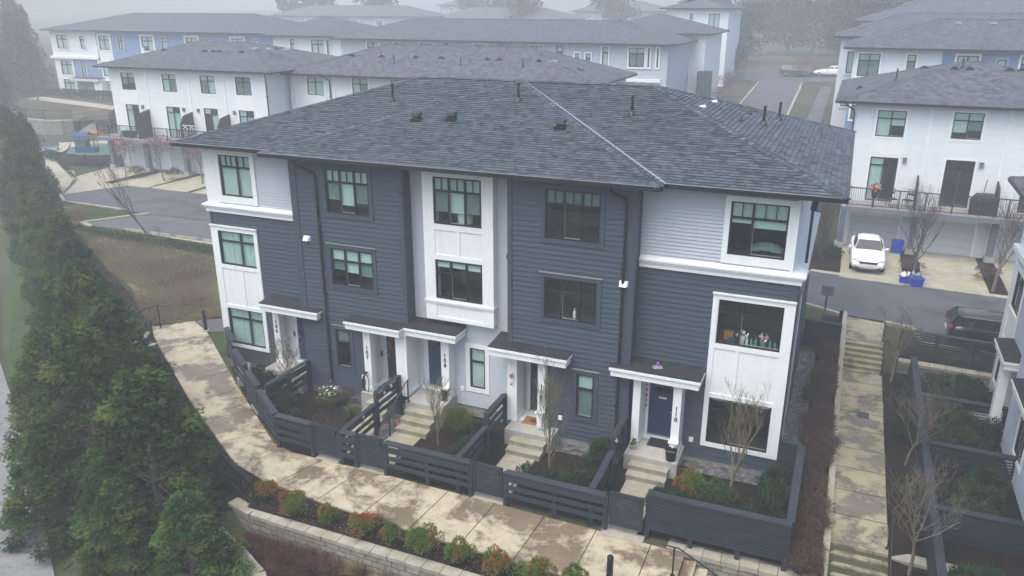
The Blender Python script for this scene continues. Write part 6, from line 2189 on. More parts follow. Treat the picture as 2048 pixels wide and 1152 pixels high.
canopy(bt, [(-102.2, Y - 1.3), (-96.6, Y - 1.3), (-96.6, Y), (-102.2, Y)], 4.6, 4.7, None)
front_door(bt, -99.3, -98.3, 2.0, Y - .05, 'door_grey')
mb = MB(); mb.box(-98.0, -96.4, Y - .9, Y, 1.8, 4.2); mb.build('porch_recess', M['white'], bt)
# white end of the blue row
wl = []
for xa, xb, st in ((538, 547, 0), (556, 566, 0), (581, 590, 0), (623, 648, 0), (654, 660, 0), (685, 692, 1)):
    a, b = px_(xa, 90, 59), px_(xb, 90, 59)
    wl.append((a, b, 8.7 if xa > 570 else 8.2, 10.5 if xa > 570 else 9.6, st))
far_block('white end house joined to the hazy blue row, left of the middle', -66.1, -55.6, 59, 12, 1.6, 10.85, 13.0, 'white_siding', wl, 4, 7, None, None, (), 'hazy_townhouse', .8, .1, (7.6, -56))
# --- hazy white row behind the middle
Y = 57
wl = []
for xa, xb, st in ((735, 757, 2), (789, 798, 1), (840, 866, 2), (888, 897, 5), (948, 972, 2), (996, 1008, 5), (1060, 1086, 2), (1113, 1126, 6), (1151, 1160, 0), (1172, 1182, 1), (1205, 1217, 0), (1259, 1290, 1), (1297, 1300.5, 0), (1315, 1318.5, 0)):
    a, b = px_(xa, 95, Y), px_(xb, 95, Y)
    wl.append((a, b, 8.3 if 1145 < xa < 1190 else 8.6, 9.8 if 1145 < xa < 1190 else 10.45, st))
a, b = px_(1258, 160, Y), px_(1293, 160, Y); wl.append((a, b, 4.9, 6.7, 0))
far_block('long hazy pale townhouse row behind the white middle row', -54.8, px_(1337, 90, Y), Y, 12, 1.4, 10.75, 12.9, 'palegrey', wl, 7, 7.5, 7.3, 'palegrey', (), 'hazy_townhouse', .8, .09, (7.45, px_(1323, 130, Y)))
Y = 68
wl = [(px_(1352, 90, Y), px_(1378, 90, Y), 9.0, 11.0, 1), (px_(1347, 140, Y), px_(1377, 140, Y), 4.6, 7.4, 1)]
t, ro = far_block('hazy white house end with dark glass door beyond the pale row', px_(1335, 90, Y) - 9, px_(1411, 90, Y), Y, 11, 1.8, 11.4, 13.4, 'white_siding', wl, 7, 6.5)
mb = MB(); a, b = px_(1394, 150, 66.6), px_(1420, 150, 66.6); mb.box(a, b, 66.6, 68.2, 1.5, 7.6); mb.build('stair_wall', M['slate_trim'], t)
Y = 90
wl = [(px_(1416, 55, Y), px_(1438, 55, Y), 10.9, 13.3, 0), (px_(1416, 90, Y), px_(1438, 90, Y), 6.6, 9.0, 0), (px_(1379, 45, Y), px_(1386, 45, Y), 11.6, 13.3, 0)]
far_block('faint white house end beyond the far street corner', px_(1330, 60, Y), px_(1455, 60, Y), Y, 12, 3.4, 13.9, 15.8, 'white_siding', wl, 8, 7)
for i, (xa, xb, yy, Y, lab) in enumerate(((545, 840, 30, 140, 'ghostly roofed row in the thick fog, upper left of middle'), (865, 1130, 35, 150, 'ghostly roofed row in the thick fog, straight ahead'), (1150, 1330, 20, 180, 'faintest roofed row against the skyline'), (880, 960, 8, 200, 'single ghostly hipped roof on the skyline'))):
    a, b = px_(xa, yy, Y), px_(xb, yy, Y)
    ze = PY((xa + xb) / 2, yy + 3, Y).z
    wl = [(a + 3 + k * 6.5, a + 4.8 + k * 6.5, ze - 2.4, ze - .7, k % 3) for k in range(max(1, int((b - a - 6) / 6.5)))]
    far_block(lab, a, b, Y, 13, H(a, Y) - 1, ze, ze + 2.4, 'bluegrey', wl, 8, 8)
# --- right-hand rows behind the garages
Y = 50
wl = []
for xa, xb, st in ((1717, 1760, 1), (1814.5, 1832, 1)):
    a, b = px_(xa, 120, Y), px_(xb, 120, Y); wl.append((a, b, 8.95, 10.75, st))
for xa, xb, st in ((1914, 1957, 1), (2043, 2075, 1)):
    a, b = px_(xa, 120, Y), px_(xb, 120, Y); wl.append((a, b, 8.9, 10.75, st))
a, b = px_(1996, 120, Y), px_(2014, 120, Y); wl.append((a, b, 8.3, 10.5, 5))
wl.append((px_(1865, 130, Y), px_(1873, 130, Y), 8.5, 9.3, 0)); wl.append((px_(1700, 178, Y) + .3, px_(1733, 178, Y), 5.4, 7.0, 1))
t, ro = far_block('blue and white townhouse row rising behind the right garage row', .35, 34, Y, 12, 1.2, 11.15, 13.4, 'blue', wl, 7, 7, None, None, (), 'blue_townhouse', .8, .08)
wall('pale_wall', t, .35, px_(1884, 120, Y), 8.0, 11.15, [w[:4] for w in wl], M['white_siding'], .14, org=(0, Y - .03))
mb = MB(); mb.box(.1, px_(1884, 120, Y), Y - .22, Y, 7.72, 8.02); mb.build('belt_course', M['white'], t)
for k in range(9):
    low_vent(ro, (8 + k * 2.6, Y + 4.9, 11.27 + 5.6 * .325), 0, 'flash')
Y = 63
wl = [(px_(1697, 95, Y), px_(1712, 95, Y), 8.2, 10.2, 0), (px_(1690, 140, Y), px_(1706, 140, Y), 5.0, 6.8, 0)]
far_block('white townhouse end half hidden behind the right blue row', px_(1683, 80, Y), 20, Y, 11, 2, px_(1, 1, 1) * 0 + PY(1669, 72, Y - .8).z - .12, PY(1669, 72, Y).z + 2.1, 'white_siding', wl, 6, 6)
Y = 82
far_block('ghostly white house end deep in the fog on the right', px_(1722, 45, Y), 26, Y, 12, 3, PY(1711, 41, Y).z - .12, PY(1711, 41, Y).z + 2.2, 'white_siding', [(px_(1726, 48, Y), px_(1740, 48, Y), 9.9, 11.6, 1)], 7, 7)
far_block('faint roof behind everything at the upper right corner', 6, 40, 100, 12, 4, 14.3, 16.6, 'bluegrey', [(10 + 5 * k, 12 + 5 * k, 12, 13.6, k % 3) for k in range(5)], 8, 8)

# --- neighbouring row on the right edge (faces the side path)
N_ = thing('neighbour_townhouse', 'pale blue-grey townhouse cut by the right edge of the picture', 'building', (7.3, 9.75, 0), -PI / 2)
Nw = [(.58, 2.15, 3.95, 5.35), (.58, 2.15, .85, 2.55), (6.4, 7.6, .9, 2.5), (7.6, 9.3, 3.95, 5.35)]
wall('siding_wall', N_, 0, 4.6, .1, 8.4, Nw + [(2.45, 3.9, .2, 2.9)], M['bluegrey'], .13)
wall('siding_wall', N_, 4.6, 9.6, .1, 8.4, Nw, M['bluegrey'], .13, org=(0, -.15))
wall('siding_wall', N_, 9.6, 22, -.6, 8.4, [], M['bluegrey'], .13)
wall('end_wall', N_, 0, 9, .1, 8.4, [], M['bluegrey'], .13, org=(0, 9), du=(0, -1), dn=(-1, 0))
wall('white_panel', N_, -.02, 2.32, 2.15, 5.62, Nw, M['panel'], None, org=(0, -.03))
mb = MB()
mb.box(-.04, .56, -.06, -.03, 2.15, 5.62); mb.box(2.17, 2.34, -.06, -.03, 2.15, 5.62); mb.box(.56, 2.17, -.062, -.03, 5.37, 5.62); mb.box(.56, 2.17, -.062, -.03, 3.72, 3.93); mb.box(.56, 2.17, -.062, -.03, 2.15, 2.35)
mb.build('panel_boards', M['white'], N_)
mb = MB(); mb.box(-.2, 2.6, -.22, 0, 5.95, 6.15); mb.box(-.14, 2.5, -.14, 0, 5.8, 5.95); mb.build('belt_course', M['white'], N_)
wall('pale_wall', N_, 0, 4.6, 6.15, 8.4, [], M['white_siding'], .12, org=(0, -.02))
for i, h in enumerate(Nw):
    mb = MB(); board_frame(mb, *h, -.15 if i > 1 else 0, .15, .04); mb.build('window_trim', M['white'], N_)
    window(N_, *h, -.15 if i > 1 else 0, (1, 1), .3, None, (-.4, -.4) if i % 2 else None, None, depth=.9)
niche(N_, 2.45, 3.9, .2, 2.9, -.02, .8)
front_door(N_, 2.7, 3.62, .2, .78, 'door_grey')
column(N_, 3.75, 4.05, -.55, -.25, .2, 2.95)
canopy(N_, [(2.3, -.62), (4.55, -.62), (4.55, 0), (2.3, 0)], 3.18, 3.24, None)
canopy(N_, [(5.9, -.58), (8.35, -.58), (8.35, -.15), (5.9, -.15)], 3.18, 3.24, None)
steps('porch_steps', 'pale concrete landing at the neighbouring door on the right edge', 6.3, 7.2, (5.6, 5.601), -.2, .2, 'step', (6.3, 7.3, 5.6, 7.2, .2))
hip_roof(N_, -.7, 23, -.7, 11, 8.52, 10.3, 6, 6)
# ------------------------------------------------------------------ cars and small things
def car(label, loc, rz, paint, kind='sedan', group=None, detail=True):
    "front looks to local -y"
    suv = kind == 'suv'
    t = thing('parked_car', label, 'car', loc, rz, group)
    L, W = (4.65, .93) if suv else (4.8, .92)
    # stations from the nose: y, low z, belt z, half width at sill, half width at belt
    st = [(-.02, .34, .58, .62, .56), (.10, .24, .70, .80, .70), (.45, .20, .80, .90, .78), (1.0, .20, .90, W, .80), (1.55, .20, .99, W, .80), (2.4, .20, 1.0, W, .82), (3.4, .20, 1.02, W, .82), (4.1, .22, 1.04, W, .80), (L - .25, .26, 1.03, .88, .76), (L - .05, .34, .92, .80, .70), (L, .42, .74, .70, .62)]
    if suv: st = [(y, z + .06, b + (.08 if y < 1.2 else .10), w, q) for y, z, b, w, q in st]
    mb = MB()
    ring = lambda s: [(0, s[0], s[1]), (s[3] * .85, s[0], s[1]), (s[3], s[0], s[1] + .16), (s[3] * 1.0, s[0], (s[1] + s[2]) / 2 + .05), (s[3] * .965, s[0], s[2] - .10), (s[4] * 1.03, s[0], s[2] - .015), (s[4] * .5, s[0], s[2] + .035), (0, s[0], s[2] + .045)]
    rs = []
    for s in st:
        h = ring(s)
        rs.append(h + [(-x, y, z) for x, y, z in h[-2:0:-1]])
    n = len(rs[0])
    mb.v = [p for r in rs for p in r]
    for i in range(len(rs) - 1):
        for k in range(n):
            mb.f.append((i * n + k, i * n + (k + 1) % n, (i + 1) * n + (k + 1) % n, (i + 1) * n + k)); mb.m.append(0); mb.uv.append(None); mb.tint.append(None)
    for b in (0, (len(rs) - 1) * n):
        mb.f.append(tuple(b + k for k in (range(n - 1, -1, -1) if b == 0 else range(n)))); mb.m.append(0); mb.uv.append(None); mb.tint.append(None)
    body = mb.build('body', M[paint], t, True)
    md = body.modifiers.new('round', 'SUBSURF'); md.levels = md.render_levels = 2
    if suv: b0, b1, r0, r1, zr_, wr = 1.45, 4.74, 2.15, 4.20, 1.56, .64
    else: b0, b1, r0, r1, zr_, wr = 1.42, 4.25, 2.25, 3.45, 1.45, .57
    zb = st[4][2] - .03
    base = [(.76, b0 + .12), (.85, r0), (.86, r1), (.82, b1 - .1)] if suv else [(.74, b0 + .12), (.79, r0), (.79, r1), (.72, b1 - .1)]
    def gl(f):            # share of height -> outline
        top = [(wr * .93, r0 - .02), (wr, r0 + .25), (wr, r1 - .2), (wr * .9, r1 + .05)]
        g = 1 - (1 - f) ** 1.15
        return [(a[0] + (b[0] - a[0]) * f, a[1] + (b[1] - a[1]) * f, zb + (zr_ - zb) * g) for a, b in zip(base, top)]
    mb = MB()
    lv = [gl(f) for f in (0, .35, .7, .93)]
    full = []
    for r in lv: full.append(r + [(-x, y, z) for x, y, z in r[::-1]])
    top = [(x * .55, y + (.12 if i < 1 else -.1 if i == 3 else 0), zr_ + .02) for i, (x, y, z) in enumerate(gl(1))]
    full.append(top + [(-x, y, z) for x, y, z in top[::-1]])
    n = 8
    for r in full: mb.v.extend(r)
    for i in range(len(full) - 1):
        for k in range(n):
            mb.f.append((i * n + k, i * n + (k + 1) % n, (i + 1) * n + (k + 1) % n, (i + 1) * n + k)); mb.m.append(0); mb.uv.append(None); mb.tint.append(None)
    mb.f.append(tuple((len(full) - 1) * n + k for k in range(n))); mb.m.append(0); mb.uv.append(None); mb.tint.append(None)
    g = mb.build('cabin', M[paint], t, True)
    md = g.modifiers.new('round', 'SUBSURF'); md.levels = md.render_levels = 2
    def panel(name, pts, mat, parent, off=.012):
        m_ = MB()
        ps = [V(p) for p in pts]
        c = sum(ps, V()) / len(ps)
        nn = (ps[1] - ps[0]).cross(ps[2] - ps[0]).normalized()
        if nn.dot(c - V((0, (b0 + b1) / 2, .9))) < 0: nn = -nn; ps = ps[::-1]
        m_.face([p + nn * off for p in ps])
        return m_.build(name, M[mat], parent)
    A, B = gl(.06), gl(.86)
    panel('windscreen', [(-A[0][0] * .97, A[0][1] - .02, A[0][2]), (A[0][0] * .97, A[0][1] - .02, A[0][2]), (B[0][0] * .95, B[0][1], B[0][2]), (-B[0][0] * .95, B[0][1], B[0][2])], 'carglass', t, .03)
    panel('rear_window', [(-A[3][0] * .94, A[3][1], A[3][2] + .04), (A[3][0] * .94, A[3][1], A[3][2] + .04), (B[3][0] * .92, B[3][1], B[3][2]), (-B[3][0] * .92, B[3][1], B[3][2])], 'carglass', t, .03)
    for sg in (1, -1):
        A2, B2 = gl(.12), gl(.82)
        lerp = lambda p, q, k: V(p).lerp(V(q), k)
        for ka, kb in ((.06, .47), (.52, .96)):
            def at(r, k):
                seq = [(0, r[0]), (.3, r[1]), (.75, r[2]), (1, r[3])]
                for (u, p), (v_, q) in zip(seq, seq[1:]):
                    if k <= v_: return lerp(p, q, (k - u) / (v_ - u))
            pts = [at(A2, ka + (.04 if ka < .3 else 0)), at(A2, kb), at(B2, kb), at(B2, ka)]
            panel('side_window', [(p.x * sg, p.y, p.z) for p in pts], 'carglass', t, .028)
        mb = MB()
        mb.lathe([(.02, -.05), (.11, -.04), (.11, .05), (.02, .06)], 8, (.98 * sg, b0 + .42, zb + .08))
        mb.beam((.80 * sg, b0 + .42, zb + .03), (.95 * sg, b0 + .42, zb + .07), .05, .05)
        mb.build('mirror', M[paint], t)
    for sg in (1, -1):
        for y in (.92, L - 1.0):
            mb = MB()
            R0 = .35 if suv else .33
            prof = [(R0 * .62, -.11), (R0 * .94, -.11), (R0, -.07), (R0, .07), (R0 * .94, .11), (R0 * .62, .11)]
            for (r1_, w1), (r2_, w2) in zip(prof, prof[1:]):
                for k in range(20):
                    a0_, a1_ = 2 * PI * k / 20, 2 * PI * (k + 1) / 20
                    mb.face([(sg * (.80 + w1), y + r1_ * math.cos(a0_), R0 + r1_ * math.sin(a0_)), (sg * (.80 + w1), y + r1_ * math.cos(a1_), R0 + r1_ * math.sin(a1_)), (sg * (.80 + w2), y + r2_ * math.cos(a1_), R0 + r2_ * math.sin(a1_)), (sg * (.80 + w2), y + r2_ * math.cos(a0_), R0 + r2_ * math.sin(a0_))])
            w = mb.build('wheel', M['rubber'], t)
            mb = MB()
            for k in range(5):
                a = 2 * PI * k / 5
                mb.beam((sg * .905, y, R0), (sg * .905, y + R0 * .62 * math.cos(a), R0 + R0 * .62 * math.sin(a)), .06, .03, 0, (1, 0, 0))
            mb.build('rim', M['chrome'], w)
    if detail:
        for sg in (1, -1):
            mb = MB()
            mb.hexa([(sg * .46, .02, .60), (sg * .80, .24, .64), (sg * .80, .26, .66), (sg * .46, .1, .62), (sg * .46, .03, .70), (sg * .79, .30, .76), (sg * .76, .42, .79), (sg * .46, .16, .73)])
            mb.build('headlight', M['lamp_glass'], t)
            mb = MB()
            mb.box(sg * .60 - .19, sg * .60 + .19, L - .10, L + .012, .80, .95) if not suv else mb.box(sg * .70 - .13, sg * .70 + .13, L - .14, L + .004, .98, 1.08)
            mb.build('tail_light', M['lamp_red'], t)
        mb = MB()
        mb.hexa([(-.44, -.025, .60), (.44, -.025, .60), (.44, .1, .60), (-.44, .1, .60), (-.46, .0, .70), (.46, .0, .70), (.46, .1, .70), (-.46, .1, .70)])
        mb.hexa([(-.62, .0, .33), (.62, .0, .33), (.62, .1, .33), (-.62, .1, .33), (-.70, .03, .45), (.70, .03, .45), (.70, .1, .45), (-.70, .1, .45)])
        mb.build('grille', M['black'], t)
        mb = MB(); mb.box(-.26, .26, -.045, -.02, .47, .57); mb.build('licence_plate', M['paper'], t)
        mb = MB(); mb.box(-.26, .26, L + .005, L + .02, .62 if not suv else .72, .74 if not suv else .84); mb.build('licence_plate', M['paper'], t)
    return t
car('white sedan parked nose out on the drive of the right garage row', (2.72, 22.05, .52), .02, 'carwhite')
car('dark grey estate car parked in the street behind the slatted fence', (10.5, 13.45, .50), PI / 2 + .02, 'cardark', 'suv')
p = P(428, 350, .5)
car('white car half hidden behind the left corner of the slate row', (-45.4, 24.9, .52), 0, 'carwhite')
for i, (x, y, pt, kd, lab, rz) in enumerate(((1592, 153, 'cardark', 'suv', 'dark car far up the street, leftmost of the parked cars', PI / 2), (1622, 151, 'cardark', 'sedan', 'dark car far up the street, between another dark car and a white one', PI / 2), (1660, 153, 'carwhite', 'sedan', 'white car far up the street at the corner of the right rows', -PI / 2))):
    p = PT(x, y)
    car(lab, (p.x - (2.3 if rz < 0 else -2.3), p.y, p.z + .05), rz, pt, kd, 'cars parked along the far cross street', False)
# sign at the kerb
t = thing('street_sign', 'grey square sign seen from behind on a black post at the street edge', 'sign', (.85, 15.35, .45))
mb = MB(); mb.box(-.04, .04, -.04, .04, 0, 1.35); mb.build('post', M['black'], t)
mb = MB(); mb.box(-.28, .28, -.065, -.042, .85, 1.35); mb.build('sign_plate', M['post'], t)


def tub(label, p, w, d, h, mat, fill=None, rz=0):
    t = thing('recycling_box', label, 'box', p, rz)
    mb = MB()
    o = .04
    mb.hexa([(-w / 2 + o, -d / 2 + o, 0), (w / 2 - o, -d / 2 + o, 0), (w / 2 - o, d / 2 - o, 0), (-w / 2 + o, d / 2 - o, 0), (-w / 2, -d / 2, h), (w / 2, -d / 2, h), (w / 2, d / 2, h), (-w / 2, d / 2, h)])
    for a, b in (((-w / 2, -d / 2), (w / 2, -d / 2)), ((w / 2, -d / 2), (w / 2, d / 2)), ((w / 2, d / 2), (-w / 2, d / 2)), ((-w / 2, d / 2), (-w / 2, -d / 2))): mb.beam((a[0], a[1], h - .02), (b[0], b[1], h - .02), .05, .05)
    mb.build('tub', M[mat], t)
    if fill:
        mb = MB()
        random.seed(int(w * 100))
        for i in range(14):
            c = V((random.uniform(-w, w) * .36, random.uniform(-d, d) * .36, h + random.uniform(0, .12)))
            leaf(mb, c, rv(), rv(), .3, .22, .5)
        mb.build('waste_paper', M[fill], t)
    return t
p = P(1808, 566, .5); tub('blue recycling box with papers at the foot of the street tree', (p.x, p.y, .5), .55, .4, .4, 'blueplastic', 'paper')
p = P(1832, 572, .5); tub('blue recycling box heaped with a grey bag beside another blue box', (p.x, p.y, .5), .6, .45, .45, 'blueplastic', 'flash', .2)
t = tub('tall blue bin leaning at the white garage door behind the sedan', (4.35, 27.2, .52), .62, .5, .75, 'blueplastic', None, .1)
p = P(1972, 560, .5); tub('blue box seen beside the right edge on a drive', (10.6, 24.5, .52), .6, .45, .5, 'blueplastic')
# balcony things on the right
t = thing('flower_pot', 'dark pot with bright mixed flowers on the right balcony rail', 'plant', (PY(1748, 398, 26.5).x, 26.55, 3.32))
mb = MB(); mb.lathe([(.14, .55), (.2, .95), (.2, 1.0), (.01, 1.0)], 12); mb.lathe([(.03, 0), (.03, .56)], 6); mb.build('pot', M['rubber'], t)
for nm, ms, sd in (('blossom', 'pink', 1), ('blossom', 'straw', 2), ('leaves', 'greenblade', 3), ('blossom', 'red', 4), ('blossom', 'orange', 5)):
    random.seed(sd); mb = MB()
    for i in range(16):
        c = rv().normalized() * .26; leaf(mb, V((c.x, c.y, 1.18 + c.z * .7)), rv(), rv(), .16, .13, .5)
    mb.build(nm, M[ms], t)
t = thing('barbecue', 'barbecue under a dark cover on the right balcony', 'barbecue', (PY(1962, 430, 26.9).x, 27.0, 3.32))
mb = MB()
mb.hexa([(-.62, -.32, 0), (.62, -.32, 0), (.62, .32, 0), (-.62, .32, 0), (-.66, -.34, .82), (.66, -.34, .82), (.66, .34, .82), (-.66, .34, .82)])
mb.hexa([(-.64, -.33, .82), (.64, -.33, .82), (.64, .33, .82), (-.64, .33, .82), (-.40, -.22, 1.15), (.46, -.22, 1.18), (.46, .24, 1.2), (-.40, .24, 1.18)])
mb.build('cover', M['tarp'], t)
for i, (x, lab) in enumerate(((1783, 'metal balcony chair beside the privacy screen'), (1815, 'metal balcony chair by the bare street tree'))):
    t = thing('balcony_chair', lab, 'chair', (PY(x, 405, 27.2).x, 27.2, 3.32), .4 - i)
    mb = MB(); mb.box(-.24, .24, -.24, .24, .42, .46); mb.build('seat', M['tarp'], t)
    mb = MB(); mb.beam((-.24, .24, .46), (-.26, .36, 1.0), .03, .03); mb.beam((.24, .24, .46), (.26, .36, 1.0), .03, .03); mb.beam((-.26, .36, .98), (.26, .36, .98), .03, .03); mb.beam((-.25, .3, .74), (.25, .3, .74), .02, .1); mb.build('backrest', M['black'], t)
    for sx in (-.22, .22):
        for sy in (-.22, .22):
            mb = MB(); mb.tube([(sx, sy, 0), (sx, sy, .43)], .014, 5); mb.build('leg', M['black'], t)
mb = MB(); x = PY(1962, 400, 27.6).x; mb.tube([(x, 27.7, 3.32), (x + .12, 27.6, 5.2)], .025, 6); single(mb, 'closed_parasol', M['red'], 'thin closed red parasol pole on the right balcony', 'parasol')
t = thing('drying_rack', 'white folding lattice rack on the left balcony before a dark screen', 'rack', (PY(377, 265, 27.8).x, 27.85, 3.45))
mb = MB()
for k in range(4):
    for sx in (-.35, .35):
        mb.beam((sx - .25, 0, .2 + k * .32), (sx + .25, 0, .52 + k * .32), .03, .03); mb.beam((sx + .25, 0.02, .2 + k * .32), (sx - .25, 0.02, .52 + k * .32), .03, .03)
for z in (.2, 1.48): mb.beam((-.62, 0, z), (.62, 0, z), .035, .035)
mb.build('lattice', M['paper'], t)
t = thing('planter_box', 'dark planter box on the left balcony floor', 'planter', (PY(258, 262, 28.2).x, 28.2, 3.45))
mb = MB(); mb.hexa([(-.6, -.25, 0), (.6, -.25, 0), (.6, .25, 0), (-.6, .25, 0), (-.65, -.3, .55), (.65, -.3, .55), (.65, .3, .55), (-.65, .3, .55)]); mb.build('box', M['tarp'], t)
# playground
p = P(178, 307, .5)
t = thing('play_structure', 'small play tower with blue base and blue roof on the green mat', 'play equipment', (p.x, p.y, .62), .3)
t.scale = (.6, .6, .72)
mb = MB(); mb.box(-1.9, 1.5, -.7, .7, .1, .75); mb.build('base_panel', M['playblue'], t)
mb = MB(); mb.box(-1.7, .1, -.55, .55, .75, 1.7); mb.build('tower_wall', M['playgreen'], t)
for x in (-1.75, .1, 1.4):
    for y in (-.62, .62):
        mb = MB(); mb.tube([(x, y, 0), (x, y, 2.1 if x < 1 else 1.6)], .06, 8); mb.build('post', M['black'], t)
mb = MB()
for sg in (1, -1): mb.hexa([(-2.2, 0, 2.75), (.6, 0, 2.75), (.6, sg * 1.1, 2.25), (-2.2, sg * 1.1, 2.25), (-2.2, 0, 2.82), (.6, 0, 2.82), (.6, sg * 1.1, 2.32), (-2.2, sg * 1.1, 2.32)])
mb.build('roof', M['playblue'], t)
mb = MB(); mb.tube([(-1.75, 0, 1.7), (-1.75, 0, 2.75)], .05, 6); mb.tube([(.1, 0, 1.7), (.1, 0, 2.75)], .05, 6); mb.build('post', M['black'], t)
p = P(222, 300, .5)
t = thing('slide', 'orange slide on the play mat by the first grey pillar', 'play equipment', (p.x, p.y, .55), .5)
mb = MB()
pts = [(-1.6, 1.75), (-1.1, 1.72), (.2, .75), (1.0, .35), (1.5, .3)]
for (x0, z0), (x1, z1) in zip(pts, pts[1:]):
    mb.beam((x0, 0, z0), (x1, 0, z1), .6, .06); mb.beam((x0, .3, z0 + .1), (x1, .3, z1 + .1), .06, .24); mb.beam((x0, -.3, z0 + .1), (x1, -.3, z1 + .1), .06, .24)
mb.build('chute', M['orange'], t)
for x, z in ((-1.5, 1.7), (.9, .35)):
    mb = MB(); mb.tube([(x, 0, -.1), (x, 0, z)], .06, 6); mb.build('leg', M['black'], t)
p = P(100, 303, .5)
t = thing('park_bench', 'dark bench beside the curved path to the playground', 'bench', (p.x, p.y, .45), .8)
mb = MB(); mb.box(-.9, .9, -.25, .25, .42, .48); mb.build('seat', M['post'], t)
mb = MB(); mb.box(-.9, .9, .25, .31, .5, .9); mb.build('backrest', M['post'], t)
for x in (-.75, .75):
    mb = MB(); mb.box(x - .05, x + .05, -.22, .28, 0, .42); mb.build('leg', M['black'], t)
for i, (x, y, lab) in enumerate(((173, 334, 'short dark post in the hedge by the play mat'), (92, 300, 'dark post at the bend of the curved path'), (78, 210, 'dark bollard on the upper terrace before the blue row'))):
    p = PT(x, y)
    o = bollard(lab, p.x, p.y, 1.2, .09, False); o.location.z = H(p.x, p.y) if i < 2 else 2.2
rail_pts = [PT(x, y - 14) for x, y in ((60, 264), (95, 268), (130, 268), (150, 266))]
for k, (q, r, lab) in enumerate(((bw[1], bw[2], 'bend'), (bw[2], bw[3], 'middle'), (bw[3], bw[5], 'stair end'))):
    metal_rail('guard_rail', 'dark railing on the curved retaining wall, %s part' % lab, [(q.x, q.y, 3.4), (r.x, r.y, 3.4)], [(q.x, q.y, 2.3, 3.4), (r.x, r.y, 2.3, 3.4)], ((q.x, q.y), (r.x, r.y), 2.45, 3.35, 26), .03, 'railing')
t = thing('stairs', 'broad concrete stairs climbing from the playground to the upper terrace', 'steps')
a, b = PT(140, 272), PT(168, 268)
for i in range(9):
    k = i * .42
    mb = MB(); mb.hexa([(a.x, a.y + k, .3), (b.x, b.y + k, .3), (b.x, b.y + k + .44, .3), (a.x, a.y + k + .44, .3), (a.x, a.y + k, .65 + i * .18), (b.x, b.y + k, .65 + i * .18), (b.x, b.y + k + .44, .65 + i * .18), (a.x, a.y + k + .44, .65 + i * .18)]); mb.build('tread', M['landing'], t)
hedge('dark hedge in front of the hazy blue row', [(-105, 57.5), (-96, 57.6), (-82, 57.8)], 1.6, 1.1, 3500, 'conifer', (.1, .9), flat(2.0), 'clipped_hedge', .4, .2)
hedge('dark hedge on the terrace beside the left balcony', [(-77, 44), (-70, 42), (-66, 40)], 2.0, 1.6, 3500, 'conifer', (.1, .9), flat(1.6), 'clipped_hedge', .4, .2)
# --- door step things
def mat(label, x0, x1, y0, y1, z, m, motif=None):
    t = thing('doormat', label, 'doormat', ((x0 + x1) / 2, (y0 + y1) / 2, z))
    w, d = (x1 - x0) / 2, (y1 - y0) / 2
    mb = MB(); mb.box(-w, w, -d, d, .002, .02); mb.build('mat', M[m], t)
    if motif:
        mb = MB()
        for i in range(9):
            a = 2 * PI * i / 9
            mb.face([(0, 0, .0225), (math.cos(a - .25) * w * .34, math.sin(a - .25) * d * .45, .0225), (math.cos(a) * w * .55, math.sin(a) * d * .72, .0225), (math.cos(a + .25) * w * .34, math.sin(a + .25) * d * .45, .0225)])
        mb.build('printed_motif', M[motif], t)
mat('orange coir doormat with a dark printed motif before door 109', -8.62, -7.86, -.75, -.22, .575, 'coir', 'matdark')
mat('plain dark doormat before the navy door 110', -4.15, -3.38, -.48, .08, .555, 'matdark')
mat('crumpled dark doormat before the charcoal door 107', -14.6, -13.75, -.75, -.2, .755, 'matdark')
t = thing('potted_plant', 'small plant in a pale pot on the landing corner of 110', 'plant', (-4.52, -.92, .55))
mb = MB(); mb.lathe([(.07, 0), (.09, .14), (.1, .16), (.01, .16)], 10); mb.build('pot', M['landing'], t)
bush_mesh(501, .16, .16, .26, 90, .09, .035, gr(.1, .5), .6, 0, 4).build('leaves', M['nandina'], t, loc=(0, 0, .15))
t = thing('bucket', 'black plastic bucket on the landing of 110 below the number', 'bucket', (-3.2, -1.08, .55))
mb = MB(); mb.lathe([(.15, 0), (.19, .36), (.21, .38), (.19, .385), (.175, .36), (.14, .03), (.01, .02)], 18); mb.build('pail', M['rubber'], t)
mb = MB(); mb.tube([(.19 * math.cos(PI * k / 10), -.02 - .1 * math.sin(PI * k / 10), .35 + .02 * math.sin(PI * k / 10)) for k in range(11)], .006, 5); mb.build('handle', M['flash'], t)
t = thing('plant_pot', 'empty black nursery pot in the bed beside the landing of 110', 'pot', (-2.78, -.95, .0))
mb = MB(); mb.lathe([(.12, 0), (.16, .27), (.17, .28), (.15, .27), (.11, .03), (.01, .02)], 14); mb.build('pot', M['rubber'], t)
def mail(label, x, y, z, flag):
    t = thing('letter_shelf', label, 'shelf', (x, y, z))
    mb = MB(); mb.box(-.16, .16, -.2, 0, .0, .03); mb.box(-.13, .13, -.16, 0, -.05, 0); mb.build('shelf', M['white'], t)
    random.seed(int(z * 99)); mb = MB()
    for k in range(5): mb.hexa([(c[0], c[1] - .02 * k, c[2]) for c in ((-.1, -.1, -.5), (.08, -.1, -.52), (.08, -.06, -.52), (-.1, -.06, -.5), (-.12 + .02 * k, -.11, -.05), (.1 - .02 * k, -.11, -.05), (.1, -.07, -.05), (-.12, -.07, -.05))])
    mb.build('hanging_bag', M[flag], t)
mail('small white shelf with papers hanging on the column numbered 110', -3.2, -.72, 1.05, 'paper')
mail('small white shelf with dark bag hanging on the column numbered 108', -11.76, -.50, 1.25, 'matdark')
mail('small white shelf hanging on the column numbered 109', -7.84, -.86, 1.25, 'paper')
t = thing('wreath', 'round red wreath hanging on the charcoal door 107', 'wreath', (-14.2, .14, 2.28))
random.seed(3); mb = MB()
